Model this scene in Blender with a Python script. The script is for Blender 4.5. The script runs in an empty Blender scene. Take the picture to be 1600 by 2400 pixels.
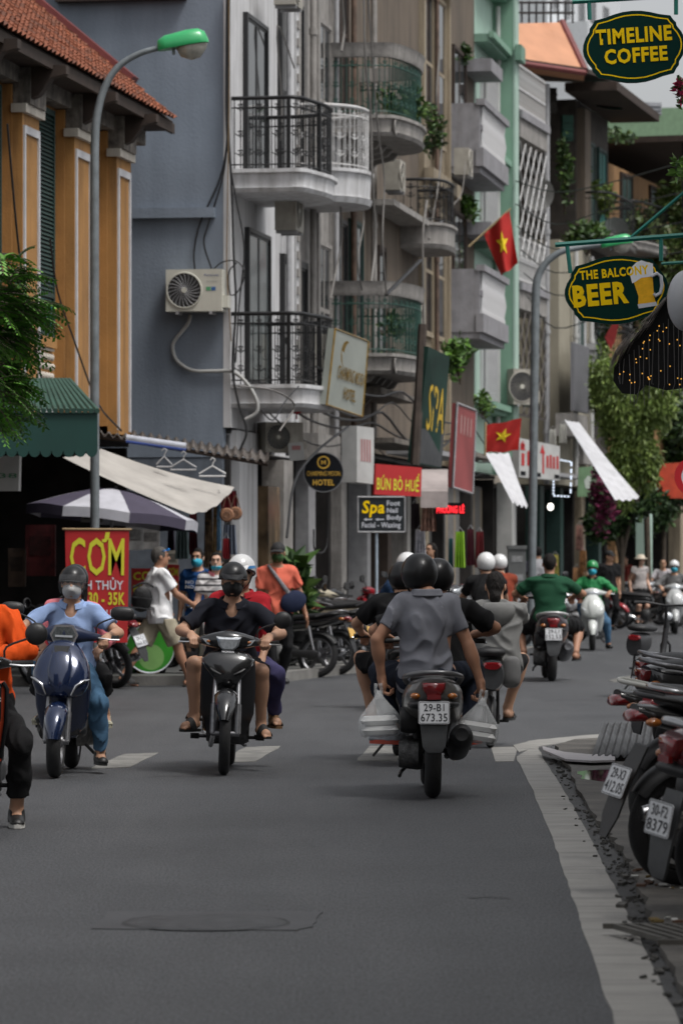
import bpy, math, random
import numpy as np
from mathutils import Vector, Matrix
random.seed(7); rng = np.random.default_rng(7)
S = bpy.context.scene; COL = S.collection
# ------------------------------------------------------------------ camera, sky, sun, exposure
FPX, HZ, CAMZ = 9000.0, 1320.0, 1.46          # focal length in photo pixels, horizon row, eye height
cd = bpy.data.cameras.new('camera'); cam = bpy.data.objects.new('camera', cd); COL.objects.link(cam)
cam.location = (0, 0, CAMZ); cam.rotation_euler = (math.pi/2, 0, 0)
cd.sensor_fit = 'VERTICAL'; cd.sensor_height = 36.0; cd.lens = FPX/2400*36.0
cd.shift_y = (HZ-1200)/2400.0
cd.clip_start = 0.5; cd.clip_end = 900
cd.dof.use_dof = True; cd.dof.focus_distance = 24.5; cd.dof.aperture_fstop = 5.6
S.camera = cam
W = bpy.data.worlds.new('World'); S.world = W; W.use_nodes = True
wn, wl = W.node_tree.nodes, W.node_tree.links
SUN_EL, SUN_AZ = math.radians(62), math.radians(128)      # azimuth clockwise from +Y
sky = wn.new('ShaderNodeTexSky'); sky.sky_type = 'NISHITA'; sky.sun_disc = False
sky.sun_elevation = SUN_EL; sky.sun_rotation = SUN_AZ; sky.dust_density = 4.0; sky.air_density = 1.0
hs = wn.new('ShaderNodeHueSaturation'); hs.inputs['Saturation'].default_value = 0.16
wl.new(sky.outputs[0], hs.inputs['Color']); wl.new(hs.outputs[0], wn['Background'].inputs['Color'])
wn['Background'].inputs['Strength'].default_value = 0.095
sd = bpy.data.lights.new('sun', 'SUN'); sd.energy = 1.5; sd.angle = math.radians(18); sd.color = (1, .97, .93)
sun = bpy.data.objects.new('sun', sd); COL.objects.link(sun)
sdir = Vector((math.cos(SUN_EL)*math.sin(SUN_AZ), math.cos(SUN_EL)*math.cos(SUN_AZ), math.sin(SUN_EL)))
sun.rotation_euler = sdir.to_track_quat('Z', 'Y').to_euler(); sun.location = (0, 0, 40)
S.view_settings.view_transform = 'Standard'; S.view_settings.look = 'None'
S.view_settings.gamma = 1.0; S.view_settings.use_curve_mapping = False
S.view_settings.exposure = 0.72
S.render.engine = 'CYCLES'; S.cycles.max_bounces = 6; S.cycles.transparent_max_bounces = 8
S.cycles.diffuse_bounces = 3; S.cycles.glossy_bounces = 3

# ------------------------------------------------------------------ helpers
PI = math.pi
def V(*a): return Vector(a)
def P(px, py, Y): return V((px-800)/FPX*Y, Y, CAMZ+(HZ-py)/FPX*Y)
def G(px, py):
    Y = FPX*CAMZ/(py-HZ); return V((px-800)/FPX*Y, Y, 0)
def X(px, Y): return (px-800)/FPX*Y
def Z(py, Y): return CAMZ+(HZ-py)/FPX*Y
def srgb(h):
    c = [int(h[i:i+2], 16)/255 for i in (0, 2, 4)]
    return tuple(x/12.92 if x <= .04045 else ((x+.055)/1.055)**2.4 for x in c)
MATS = {}
def M(name, col, rough=.6, metal=0., var=.12, scale=6., bump=0., bscale=80., coat=0., trans=0., alpha=1., emit=0., spec=.5,
      streak=0., streakcol=(.03, .03, .028), st=(3, 3, .35), detail=4., stretch=(1, 1, 1), lo=.45, hi=.68):
    if name in MATS: return MATS[name]
    m = bpy.data.materials.new(name); m.use_nodes = True; n, l = m.node_tree.nodes, m.node_tree.links
    b = n['Principled BSDF']
    if isinstance(col, str): col = srgb(col)
    b.inputs['Base Color'].default_value = (*col, 1); b.inputs['Roughness'].default_value = rough
    b.inputs['Metallic'].default_value = metal; b.inputs['Specular IOR Level'].default_value = spec
    b.inputs['Coat Weight'].default_value = coat; b.inputs['Coat Roughness'].default_value = .08
    b.inputs['Transmission Weight'].default_value = trans; b.inputs['Alpha'].default_value = alpha
    if emit: b.inputs['Emission Color'].default_value = (*col, 1); b.inputs['Emission Strength'].default_value = emit
    if var or bump or streak:
        tc = n.new('ShaderNodeTexCoord'); mp = n.new('ShaderNodeMapping'); mp.inputs['Scale'].default_value = stretch
        l.new(tc.outputs['Object'], mp.inputs['Vector'])
    out = None
    if var:
        t = n.new('ShaderNodeTexNoise'); t.inputs['Scale'].default_value = scale; t.inputs['Detail'].default_value = detail
        l.new(mp.outputs[0], t.inputs['Vector'])
        r = n.new('ShaderNodeMapRange'); r.inputs[1].default_value = .3; r.inputs[2].default_value = .7
        r.inputs[3].default_value = 1-var; r.inputs[4].default_value = 1+var
        l.new(t.outputs[0], r.inputs[0])
        x = n.new('ShaderNodeMix'); x.data_type = 'RGBA'; x.blend_type = 'MULTIPLY'; x.inputs[0].default_value = 1
        x.inputs[6].default_value = (*col, 1); l.new(r.outputs[0], x.inputs[7]); out = x.outputs[2]
    if streak:
        m2 = n.new('ShaderNodeMapping'); m2.inputs['Scale'].default_value = st; l.new(tc.outputs['Object'], m2.inputs['Vector'])
        t2 = n.new('ShaderNodeTexNoise'); t2.inputs['Scale'].default_value = 1.; t2.inputs['Detail'].default_value = 7
        t2.inputs['Roughness'].default_value = .68
        l.new(m2.outputs[0], t2.inputs['Vector'])
        r2 = n.new('ShaderNodeMapRange'); r2.inputs[1].default_value = lo; r2.inputs[2].default_value = hi
        r2.inputs[3].default_value = 0; r2.inputs[4].default_value = streak; l.new(t2.outputs[0], r2.inputs[0])
        x2 = n.new('ShaderNodeMix'); x2.data_type = 'RGBA'; l.new(r2.outputs[0], x2.inputs[0])
        if out: l.new(out, x2.inputs[6])
        else: x2.inputs[6].default_value = (*col, 1)
        x2.inputs[7].default_value = (*streakcol, 1); out = x2.outputs[2]
    if out: l.new(out, b.inputs['Base Color'])
    if bump:
        t3 = n.new('ShaderNodeTexNoise'); t3.inputs['Scale'].default_value = bscale; t3.inputs['Detail'].default_value = 5
        l.new(mp.outputs[0], t3.inputs['Vector'])
        bp = n.new('ShaderNodeBump'); bp.inputs['Strength'].default_value = bump; bp.inputs['Distance'].default_value = .02
        l.new(t3.outputs[0], bp.inputs['Height']); l.new(bp.outputs[0], b.inputs['Normal'])
    MATS[name] = m; return m

def tag(o, label=None, cat=None, group=None, kind=None):
    if label: o['label'] = label
    if cat: o['category'] = cat
    if group: o['group'] = group
    if kind: o['kind'] = kind
    return o
def empty(name, loc=(0, 0, 0), rz=0., label=None, cat=None, group=None):
    o = bpy.data.objects.new(name, None); COL.objects.link(o); o.location = loc; o.rotation_euler = (0, 0, rz)
    o.empty_display_size = .1
    return tag(o, label, cat, group)
def mesh(name, v, f, mats, parent=None, smooth=0., mi=None, mat=None):
    me = bpy.data.meshes.new(name); me.from_pydata([tuple(x) for x in v], [], [tuple(x) for x in f])
    for m in (mats if isinstance(mats, (list, tuple)) else [mats]): me.materials.append(m)
    if mi is not None: me.polygons.foreach_set('material_index', mi)
    if smooth:
        me.polygons.foreach_set('use_smooth', [True]*len(me.polygons))
        if smooth < 3: me.set_sharp_from_angle(angle=smooth)
    me.update()
    return inst(name, me, parent, mat)
def inst(name, me, parent=None, mat=None):
    o = bpy.data.objects.new(name, me); COL.objects.link(o)
    if parent is not None: o.parent = parent
    if mat is not None: o.matrix_basis = mat
    return o
def copy_tree(o, parent=None):
    c = o.copy(); COL.objects.link(c); c.parent = parent
    for ch in o.children: copy_tree(ch, c)
    return c

class MB:
    def __init__(s): s.v = []; s.f = []; s.mi = []; s.cur = 0
    def add(s, vs, fs):
        b = len(s.v); s.v.extend([tuple(x) for x in vs])
        for f in fs: s.f.append([b+i for i in f]); s.mi.append(s.cur)
        return s
    def box(s, x0, x1, y0, y1, z0, z1, T=None):
        vs = [V(x, y, z) for z in (z0, z1) for y in (y0, y1) for x in (x0, x1)]
        if T is not None: vs = [T @ v for v in vs]
        return s.add(vs, [(0, 2, 3, 1), (4, 5, 7, 6), (0, 1, 5, 4), (2, 6, 7, 3), (0, 4, 6, 2), (1, 3, 7, 5)])
    def cbox(s, c, sx, sy, sz, R=None):
        T = Matrix.Translation(c) @ (R.to_4x4() if R is not None else Matrix.Identity(4))
        return s.box(-sx/2, sx/2, -sy/2, sy/2, -sz/2, sz/2, T)
    def prism(s, pts, o, a, b, n, t):
        """polygon pts in plane (a,b) at o, extruded t along n"""
        o, a, b, n = V(*o), V(*a), V(*b), V(*n); k = len(pts)
        p0 = [o+a*p[0]+b*p[1] for p in pts]; p1 = [p+n*t for p in p0]
        return s.add(p0+p1, [list(range(k))[::-1], list(range(k, 2*k))]+[(i, (i+1) % k, k+(i+1) % k, k+i) for i in range(k)])
    def tube(s, pts, r, n=8, closed=False, caps=True):
        pts = [V(*p) for p in pts]; k = len(pts); rs = r if isinstance(r, (list, tuple)) else [r]*k
        rings = []; up = None
        for i, p in enumerate(pts):
            if closed: t = pts[(i+1) % k]-pts[i-1]
            else: t = pts[min(i+1, k-1)]-pts[max(i-1, 0)]
            t.normalize()
            if up is None:
                up = V(0, 0, 1) if abs(t.z) < .9 else V(0, 1, 0)
            a = t.cross(up)
            if a.length < 1e-4: a = t.cross(V(1, 0, .1))
            a.normalize(); b = a.cross(t).normalized(); up = b
            rings.append([p+(a*math.cos(2*PI*j/n)+b*math.sin(2*PI*j/n))*rs[i] for j in range(n)])
        return s.loft(rings, caps and not closed, closed)
    def loft(s, rings, caps=True, closed=False):
        n = len(rings[0]); k = len(rings); vs = [p for r in rings for p in r]; fs = []
        for i in range(k if closed else k-1):
            a, b = i*n, ((i+1) % k)*n
            for j in range(n): fs.append((a+j, a+(j+1) % n, b+(j+1) % n, b+j))
        if caps: fs += [list(range(n))[::-1], list(range((k-1)*n, k*n))]
        return s.add(vs, fs)
    def zloft(s, secs, n=20):
        return s.loft([[V(sx+x, sy+y, z) for x, y in sup(w, d, e, n)] for (z, sx, sy, w, d, e) in secs])
    def yloft(s, secs, n=20):
        return s.loft([[V(sx+x, y, sz+zz) for x, zz in sup(w, h, e, n)][::-1] for (y, sx, sz, w, h, e) in secs])
    def xloft(s, secs, n=16):
        return s.loft([[V(x, sy+a, sz+b) for a, b in sup(d, h, e, n)] for (x, sy, sz, d, h, e) in secs])
    def lathe(s, prof, n=24, c=(0, 0, 0), axis='x', caps=False):
        c = V(*c); rings = []
        for (t, r) in prof:
            ring = []
            for j in range(n):
                a = 2*PI*j/n; u, w = r*math.cos(a), r*math.sin(a)
                ring.append(c+(V(t, u, w) if axis == 'x' else V(w, t, u) if axis == 'y' else V(u, w, t)))
            rings.append(ring)
        return s.loft(rings, caps)
    def ell(s, c, r, n=14, k=8, R=None):
        c = V(*c); rings = []
        for i in range(k+1):
            th = PI*i/k; th = min(max(th, .02), PI-.02)
            ring = [V(r[0]*math.sin(th)*math.cos(2*PI*j/n), r[1]*math.sin(th)*math.sin(2*PI*j/n), -r[2]*math.cos(th)) for j in range(n)]
            rings.append([c+(R @ p if R is not None else p) for p in ring])
        return s.loft(rings)
    def build(s, name, mats, parent=None, smooth=0., mat=None):
        return mesh(name, s.v, s.f, mats, parent, smooth, s.mi if isinstance(mats, (list, tuple)) else None, mat)
def sup(a, b, e, n):
    out = []
    for j in range(n):
        t = 2*PI*j/n; c, q = math.cos(t), math.sin(t)
        out.append((a*math.copysign(abs(c)**(2/e), c), b*math.copysign(abs(q)**(2/e), q)))
    return out
def bez(p0, p1, p2, p3, n=10):
    p0, p1, p2, p3 = map(lambda p: V(*p), (p0, p1, p2, p3))
    return [p0*(1-t)**3+p1*3*t*(1-t)**2+p2*3*t*t*(1-t)+p3*t**3 for t in [i/n for i in range(n+1)]]
def spline(pts, n=6):
    pts = [V(*p) for p in pts]; q = [pts[0]*2-pts[1]]+pts+[pts[-1]*2-pts[-2]]; out = []
    for i in range(1, len(q)-2):
        a, b, c, d = q[i-1:i+3]
        for k in range(n):
            t = k/n; out.append(.5*((2*b)+(c-a)*t+(2*a-5*b+4*c-d)*t*t+(3*b-a-3*c+d)*t**3))
    return out+[pts[-1]]
def FR(o, right, up):
    r = V(*right).normalized(); u = V(*up); n = r.cross(u).normalized(); u = n.cross(r)
    m = Matrix.Identity(4)
    for i, c in enumerate((r, u, n, V(*o))):
        for k in range(3): m[k][i] = c[k]
    return m
def text(body, m, parent, T, w=None, h=None, bold=.0, ext=.002, align='CENTER', shear=0., name='lettering', lay=None):
    """flat lettering in frame T (x right, y up), fitted to w x h, centred at the origin of T"""
    c = bpy.data.curves.new(name, 'FONT'); c.body = body; c.align_x = 'CENTER'; c.resolution_u = 2
    c.offset = bold*.8; c.shear = shear; c.space_character = 1+bold*2.2
    o = bpy.data.objects.new(name, c); COL.objects.link(o); dg = bpy.context.evaluated_depsgraph_get()
    me = bpy.data.meshes.new_from_object(o.evaluated_get(dg)); bpy.data.objects.remove(o)
    v = np.zeros(len(me.vertices)*3); me.vertices.foreach_get('co', v); v = v.reshape(-1, 3)
    lo, hi = v.min(0), v.max(0); sz = hi-lo; cen = (lo+hi)/2
    sx = w/sz[0] if w else h/sz[1]; sy = h/sz[1] if h else sx
    v = (v-cen)*[sx, sy, 1]; v[:, 2] = ext
    if lay: v = lay(v)
    me.vertices.foreach_set('co', v.ravel()); me.materials.clear(); me.materials.append(m); me.update(); me.name = name
    return inst(name, me, parent, T)

# ---- implicit surfaces (bodies, clothes): smooth union of round cones and ellipsoids, meshed by surface nets
def sdf_mesh(prims, h, k=.02, off=0., cuts=(), noise=None, pad=.03, post=None):
    lo = np.full(3, 1e9); hi = -lo
    for p in prims:
        if p[0] == 'c':
            a, b = np.array(p[1]), np.array(p[2]); r = max(p[3], p[4])+off
            lo = np.minimum(lo, np.minimum(a, b)-r); hi = np.maximum(hi, np.maximum(a, b)+r)
        else:
            r = max(p[2])+off; c = np.array(p[1]); lo = np.minimum(lo, c-r); hi = np.maximum(hi, c+r)
    lo -= pad; hi += pad; n = np.ceil((hi-lo)/h).astype(int)+1
    ax = [lo[i]+h*np.arange(n[i]) for i in range(3)]
    F = np.full(n, .3, np.float32)
    for p in prims:
        kk = p[5] if p[0] == 'c' and len(p) > 5 else (p[4] if p[0] == 'e' and len(p) > 4 else k)
        if p[0] == 'c':
            a, b = np.array(p[1], float), np.array(p[2], float); R = max(p[3], p[4])+off+kk+2*h
            l2, h2 = np.minimum(a, b)-R, np.maximum(a, b)+R
        else:
            c = np.array(p[1], float); R = max(p[2])+off+kk+2*h; l2, h2 = c-R, c+R
        i0 = np.clip(np.floor((l2-lo)/h).astype(int), 0, n-1); i1 = np.clip(np.ceil((h2-lo)/h).astype(int)+1, 1, n)
        x, y, z = np.meshgrid(*[ax[i][i0[i]:i1[i]] for i in range(3)], indexing='ij', sparse=True)
        if p[0] == 'c':
            ba = b-a; L = max(ba @ ba, 1e-9)
            t = np.clip(((x-a[0])*ba[0]+(y-a[1])*ba[1]+(z-a[2])*ba[2])/L, 0, 1)
            d = np.sqrt((x-a[0]-t*ba[0])**2+(y-a[1]-t*ba[1])**2+(z-a[2]-t*ba[2])**2)-(p[3]+(p[4]-p[3])*t)-off
        else:
            r = np.array(p[2])+off; qx, qy, qz = x-c[0], y-c[1], z-c[2]
            if len(p) > 3 and p[3] is not None:
                Rm = np.array(p[3]).T; qx, qy, qz = [Rm[i, 0]*qx+Rm[i, 1]*qy+Rm[i, 2]*qz for i in range(3)]
            k0 = np.sqrt((qx/r[0])**2+(qy/r[1])**2+(qz/r[2])**2); k1 = np.sqrt((qx/r[0]**2)**2+(qy/r[1]**2)**2+(qz/r[2]**2)**2)
            d = k0*(k0-1)/np.maximum(k1, 1e-6)
        sl = tuple(slice(i0[i], i1[i]) for i in range(3)); f = F[sl]
        if kk > 0:
            hh = np.clip(.5+.5*(f-d)/kk, 0, 1); F[sl] = f+(d-f)*hh-kk*hh*(1-hh)
        else: F[sl] = np.minimum(f, d)
    gx, gy, gz = np.meshgrid(*ax, indexing='ij', sparse=True)
    if noise is not None: F = F+noise(gx, gy, gz).astype(np.float32)
    for c in cuts: F = np.maximum(F, c(gx, gy, gz).astype(np.float32))
    for i in range(3):
        s = [slice(None)]*3; s[i] = 0; F[tuple(s)] = .1; s[i] = -1; F[tuple(s)] = .1
    return surfnet(F, lo, h)
def surfnet(F, lo, h):
    S_ = F < 0; n = np.array(F.shape); cn = n-1
    cs = sum(S_[dx:cn[0]+dx, dy:cn[1]+dy, dz:cn[2]+dz].astype(np.int8) for dx in (0, 1) for dy in (0, 1) for dz in (0, 1))
    act = (cs > 0) & (cs < 8); idx = np.full(act.shape, -1, np.int64); ii = np.argwhere(act); idx[act] = np.arange(len(ii))
    acc = np.zeros((len(ii), 3)); cnt = np.zeros(len(ii))
    cor = [(a, b, c) for a in (0, 1) for b in (0, 1) for c in (0, 1)]
    fv = {c: F[ii[:, 0]+c[0], ii[:, 1]+c[1], ii[:, 2]+c[2]] for c in cor}
    for c in cor:
        for d in range(3):
            if c[d]: continue
            e = list(c); e[d] = 1; f0, f1 = fv[c], fv[tuple(e)]; m = (f0 < 0) != (f1 < 0)
            t = np.where(m, f0/np.where(m, f0-f1, 1), 0); p = np.tile(np.array(c, float), (len(ii), 1)); p[:, d] += t
            acc[m] += p[m]; cnt[m] += 1
    vs = lo+(ii+acc/cnt[:, None])*h; fs = []
    for d in range(3):
        e = [0, 0, 0]; e[d] = 1; sh = n.copy(); sh[d] -= 1
        A = S_[:sh[0], :sh[1], :sh[2]]; B = S_[e[0]:e[0]+sh[0], e[1]:e[1]+sh[1], e[2]:e[2]+sh[2]]
        g = np.argwhere(A != B); u, w = (d+1) % 3, (d+2) % 3
        g = g[(g[:, u] > 0) & (g[:, w] > 0) & (g[:, u] < cn[u]) & (g[:, w] < cn[w])]
        def cell(du, dw):
            q = g.copy(); q[:, u] -= du; q[:, w] -= dw; return idx[q[:, 0], q[:, 1], q[:, 2]]
        q = np.stack([cell(1, 1), cell(0, 1), cell(0, 0), cell(1, 0)], 1)
        fl = ~A[g[:, 0], g[:, 1], g[:, 2]]; q[fl] = q[fl][:, ::-1]; fs.append(q)
    return vs, np.concatenate(fs)
def npmesh(name, vs, fs, m, parent=None, smooth=True):
    me = bpy.data.meshes.new(name); me.vertices.add(len(vs)); me.vertices.foreach_set('co', vs.astype(np.float32).ravel())
    me.loops.add(fs.size); me.loops.foreach_set('vertex_index', fs.astype(np.int32).ravel()); k = fs.shape[1]
    me.polygons.add(len(fs)); me.polygons.foreach_set('loop_start', np.arange(0, fs.size, k, dtype=np.int32))
    me.polygons.foreach_set('loop_total', np.full(len(fs), k, np.int32)); me.polygons.foreach_set('use_smooth', np.full(len(fs), smooth))
    for x in (m if isinstance(m, (list, tuple)) else [m]): me.materials.append(x)
    me.update(calc_edges=True); me.validate()
    return inst(name, me, parent)
def relax(vs, fs, it=1):
    for _ in range(it):
        acc = np.zeros_like(vs); cnt = np.zeros(len(vs))
        for a, b in ((0, 1), (1, 2), (2, 3), (3, 0)):
            np.add.at(acc, fs[:, a], vs[fs[:, b]]); np.add.at(acc, fs[:, b], vs[fs[:, a]])
            np.add.at(cnt, fs[:, a], 1); np.add.at(cnt, fs[:, b], 1)
        vs = vs*.5+.5*acc/np.maximum(cnt, 1)[:, None]
    return vs
# ------------------------------------------------------------------ ground, road, paint
ASP = M('asphalt', (.046, .048, .052), .62, var=.16, scale=.9, bump=.55, bscale=55, detail=8, streak=.75, streakcol=(.074, .076, .080), st=(.9, .10, .35), lo=.44, hi=.72)
_n, _l = ASP.node_tree.nodes, ASP.node_tree.links      # fine aggregate over the broad mottling
_t = _n.new('ShaderNodeTexNoise'); _t.inputs['Scale'].default_value = 90; _t.inputs['Detail'].default_value = 3
_c = [x for x in _n if x.type == 'TEX_COORD'][0]; _m = _n.new('ShaderNodeMapping'); _m.inputs['Scale'].default_value = (1, .22, 1); _l.new(_c.outputs['Object'], _m.inputs['Vector']); _l.new(_m.outputs[0], _t.inputs['Vector'])
_r = _n.new('ShaderNodeMapRange'); _r.inputs[1].default_value = .3; _r.inputs[2].default_value = .7; _r.inputs[3].default_value = .35; _r.inputs[4].default_value = 1.65
_l.new(_t.outputs[0], _r.inputs[0]); _x = _n.new('ShaderNodeMix'); _x.data_type = 'RGBA'; _x.blend_type = 'MULTIPLY'; _x.inputs[0].default_value = 1
_b = _n['Principled BSDF']; _o = _b.inputs['Base Color'].links[0].from_socket; _l.new(_o, _x.inputs[6]); _l.new(_r.outputs[0], _x.inputs[7]); _l.new(_x.outputs[2], _b.inputs['Base Color'])
ASP2 = M('asphalt_patch', (.047, .048, .052), .6, var=.18, scale=3, bump=.3, bscale=70)
RPAINT = M('road_paint', (.27, .262, .245), .65, var=.10, scale=4, bump=.3, bscale=60, streak=.75, streakcol=(.10, .10, .098), st=(1.2, 9, 1), lo=.50, hi=.72)
PAVE = M('pavement_dirty', (.095, .088, .078), .7, var=.3, scale=3, bump=.8, bscale=14, streak=.7, streakcol=(.045, .042, .038), st=(2, 2, 2), lo=.42, hi=.62)
PAVG = M('pavement_grey', (.11, .11, .105), .7, var=.25, scale=3, bump=.4, bscale=20)
KERB = M('kerb_stone', (.16, .155, .145), .7, var=.25, scale=4, bump=.3, bscale=30)
def sheet(name, pts, z, m, kind='structure', parent=None):
    if sum(a.x*b.y-b.x*a.y for a, b in zip(pts, pts[1:]+pts[:1])) < 0: pts = pts[::-1]
    k = len(pts); sk = [(i+k, (i+1) % k+k, (i+1) % k, i) for i in range(k)] if z else []
    o = mesh(name, [V(p.x, p.y, z) for p in pts]+([V(p.x, p.y, -.002) for p in pts] if z else []), [list(range(k))]+sk, m, parent)
    if parent is None: o['kind'] = kind
    return o
def wob(pts, amp, n=6, seed=1):
    r = random.Random(seed); o = []
    for i in range(len(pts)-1):
        a, b = pts[i], pts[i+1]
        for k in range(n):
            t = k/n; p = a.lerp(b, t); o.append(p+V(r.uniform(-amp, amp), r.uniform(-amp, amp)*1.6, 0))
    return o+[pts[-1]]
sheet('road', [V(-60, -12, 0), V(60, -12, 0), V(90, 420, 0), V(-60, 420, 0)], 0, ASP)
# worn solid edge line
lf = [G(*p) for p in ((1208, 1775), (1248, 1856), (1285, 1944), (1312, 2022), (1343, 2114), (1370, 2200), (1441, 2400), (1520, 2700))]
rt = [G(*p) for p in ((1258, 1745), (1270, 1777), (1319, 1852), (1363, 1930), (1411, 2026), (1452, 2107), (1496, 2200), (1590, 2400), (1735, 2700))]
el = sheet('edge_line', wob(lf, .006, 8, 2)+wob(rt, .006, 8, 3)[::-1], .005, RPAINT)
sheet('edge_line', [G(*p) for p in ((1150, 1752), (1213, 1751), (1203, 1785), (1160, 1786))], .004, RPAINT)
sheet('edge_line', wob([G(*p) for p in ((1200, 1748), (1258, 1735), (1340, 1728), (1470, 1716), (1620, 1712))], .02, 4, 5)+[G(*p) for p in ((1620, 1722), (1470, 1729), (1345, 1738), (1268, 1750), (1215, 1764))], .007, RPAINT)
for i, q in enumerate((((210, 1802), (290, 1768), (372, 1765), (303, 1799)), ((510, 1787), (575, 1752), (660, 1749), (600, 1786)), ((834, 1784), (866, 1749), (950, 1749), (930, 1784)))):
    sheet('crosswalk_stripe', wob([G(*p) for p in q+(q[0],)], .01, 5, i)[:-1], .004, M('worn_stripe', (.20, .195, .18), .65, var=.2, scale=5, bump=.3, bscale=60, streak=.8, streakcol=(.09, .09, .088), st=(4, 2, 1)))
sheet('far_edge_line', [G(*p) for p in ((1196, 1528), (1362, 1472), (1480, 1436), (1480, 1440), (1362, 1478), (1200, 1534))], .004, RPAINT)
sheet('worn_paint', wob([G(*p) for p in ((1425, 1595), (1500, 1580), (1560, 1584), (1490, 1592), (1440, 1600), (1425, 1595))], .03, 3, 9), .004, M('faded_paint', (.12, .117, .108), .7, var=.3))
# sunken cover patch with a round lid
pt = sheet('road_patch', wob([G(*p) for p in ((218, 2178), (255, 2138), (752, 2138), (728, 2174), (690, 2182), (218, 2178))], .012, 6, 4), .004, ASP2)
b = MB(); a, c = G(300, 2158), G(672, 2158); cx = (a.x+c.x)/2; r = (c.x-a.x)/2; cy = G(480, 2165).y
b.lathe([(.0045, r), (.009, r-.012), (.009, 0.0)], 48, (cx, cy, 0), 'z'); o = b.build('manhole_cover', M('cast_iron', (.047, .048, .051), .5, .3, var=.3, scale=14, bump=.4, bscale=60), None, .6); tag(o, 'round iron manhole cover sunk in the patched asphalt of the road', 'manhole cover')
b = MB(); b.lathe([(.0046, r+.018), (.0050, r+.012), (.0046, r+.002)], 48, (cx, cy, 0), 'z'); b.build('rim', M('tar', (.012, .012, .012), .6), o)
DARKC = M('tar', (.012, .012, .012), .6)
for i, q in enumerate((((345, 1823), (380, 1819), (480, 1822), (560, 1818)), ((1100, 2106), (1140, 2103), (1195, 2107)), ((1240, 1648), (1330, 1640), (1420, 1642)), ((60, 1663), (160, 1660), (330, 1664)), ((690, 1660), (760, 1655), (850, 1650)), ((300, 2156), (360, 2149), (480, 2147), (600, 2149), (672, 2157)))):
    ps = [G(*p) for p in q]; b = MB(); ps = wob(ps, .01, 4, i); w = .014
    b.add([p+V(0, -w*random.uniform(.4, 1.4), .0045) for p in ps]+[p+V(0, w*random.uniform(.4, 1.4), .0045) for p in ps], [(j, j+1, len(ps)+j+1, len(ps)+j) for j in range(len(ps)-1)])
    tag(b.build('road_crack', DARKC), kind='structure')
# right hand pavement, broken edge, rubble
ed = wob([G(*p) for p in ((1300, 1757), (1336, 1818), (1390, 1927), (1421, 1958), (1465, 2012), (1489, 2063), (1520, 2158), (1580, 2290), (1680, 2480))], .02, 9, 11)
bk = [G(*p) for p in ((1296, 1757), (1345, 1742), (1470, 1735), (1660, 1730))]
def slab(name, pts, z, m):
    b = MB(); k = len(pts); b.add([V(p.x, p.y, z) for p in pts]+[V(p.x, p.y, -.02) for p in pts], [list(range(k))]+[(i, (i+1) % k, k+(i+1) % k, k+i) for i in range(k)])
    o = b.build(name, m); o['kind'] = 'structure'; return o
slab('pavement', ed+[V(6, ed[-1].y-2, 0), V(9, bk[-1].y+1, 0)]+bk[::-1][:-1], .035, PAVE)
sheet('gutter', [G(*p) for p in ((1262, 1752), (1310, 1757), (1345, 1818), (1398, 1927), (1430, 1958), (1475, 2012), (1500, 2063), (1532, 2158), (1590, 2290), (1690, 2480), (1630, 2480), (1540, 2300), (1480, 2180), (1440, 2095), (1400, 2015), (1350, 1915), (1305, 1840), (1262, 1777))], .002, M('gutter_asphalt', (.030, .030, .030), .6, var=.35, scale=6, bump=.8, bscale=30))
rub = MB(); rr = random.Random(3)
for i in range(420):
    p = rr.choice(ed); q = p+V(rr.gauss(-.01, .05), rr.gauss(0, .5), 0); s = abs(rr.gauss(0, .006))+.0025
    rub.cbox(V(q.x, q.y, s*.4+.006), s*2, s*2.4, s, Matrix.Rotation(rr.uniform(0, 3), 3, 'Z') @ Matrix.Rotation(rr.uniform(-.4, .4), 3, 'X'))
tag(rub.build('rubble', M('rubble_dark', (.062, .06, .056), .8, var=.6, scale=12, bump=.5, bscale=60)), kind='stuff')
pw = M('puddle_water', (.015, .017, .018), .02, var=0, spec=.8)
sheet('puddle', wob([G(*p) for p in ((1352, 1822), (1400, 1814), (1470, 1812), (1520, 1816), (1500, 1842), (1420, 1846), (1365, 1838), (1352, 1822))], .02, 4, 8), .0365, pw)
b = MB(); A = G(1272, 1776)
bd = [(1270, 1770), (1320, 1784), (1380, 1790), (1440, 1790), (1440, 1804), (1385, 1806), (1325, 1802), (1272, 1779)]
pts = [G(*p) for p in bd]; k = len(pts); b.add([V(p.x, p.y, .055) for p in pts]+[V(p.x, p.y, .07) for p in pts], [list(range(k))[::-1], list(range(k, 2*k))]+[(i, (i+1) % k, k+(i+1) % k, k+i) for i in range(k)])
tag(b.build('discarded_board', M('white_board', (.36, .34, .35), .5, var=.1)), 'long whitish board lying in the gutter next to the puddle', 'board')
g = empty('corrugated_sheet', G(1455, 1775), 0, 'grey corrugated roofing sheet lying on the rubble behind the parked bikes', 'roofing sheet')
def wavy(a0, a1, c0, c1, n, amp, th=.006):
    b = MB(); q = [[p0.lerp(p1, i/(n*6))+V(0, 0, amp*math.cos(i*PI/3)+d) for i in range(n*6+1)] for p0, p1, d in ((a0, a1, 0), (c0, c1, 0), (c0, c1, -th), (a0, a1, -th))]
    k = n*6+1; b.add([p for r in q for p in r], [(r*k+i, r*k+i+1, ((r+1) % 4)*k+i+1, ((r+1) % 4)*k+i) for r in range(4) for i in range(k-1)]); return b
wavy(V(-.30, -1.2, .06), V(.16, -1.3, .09), V(-.05, 1.3, .20), V(.40, 1.2, .22), 9, .012).build('tin_sheet', M('old_tin', (.09, .092, .095), .6, .2, var=.3, scale=5, streak=.5, streakcol=(.03, .03, .03), st=(30, 2, 2)), g, 2.)
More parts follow.
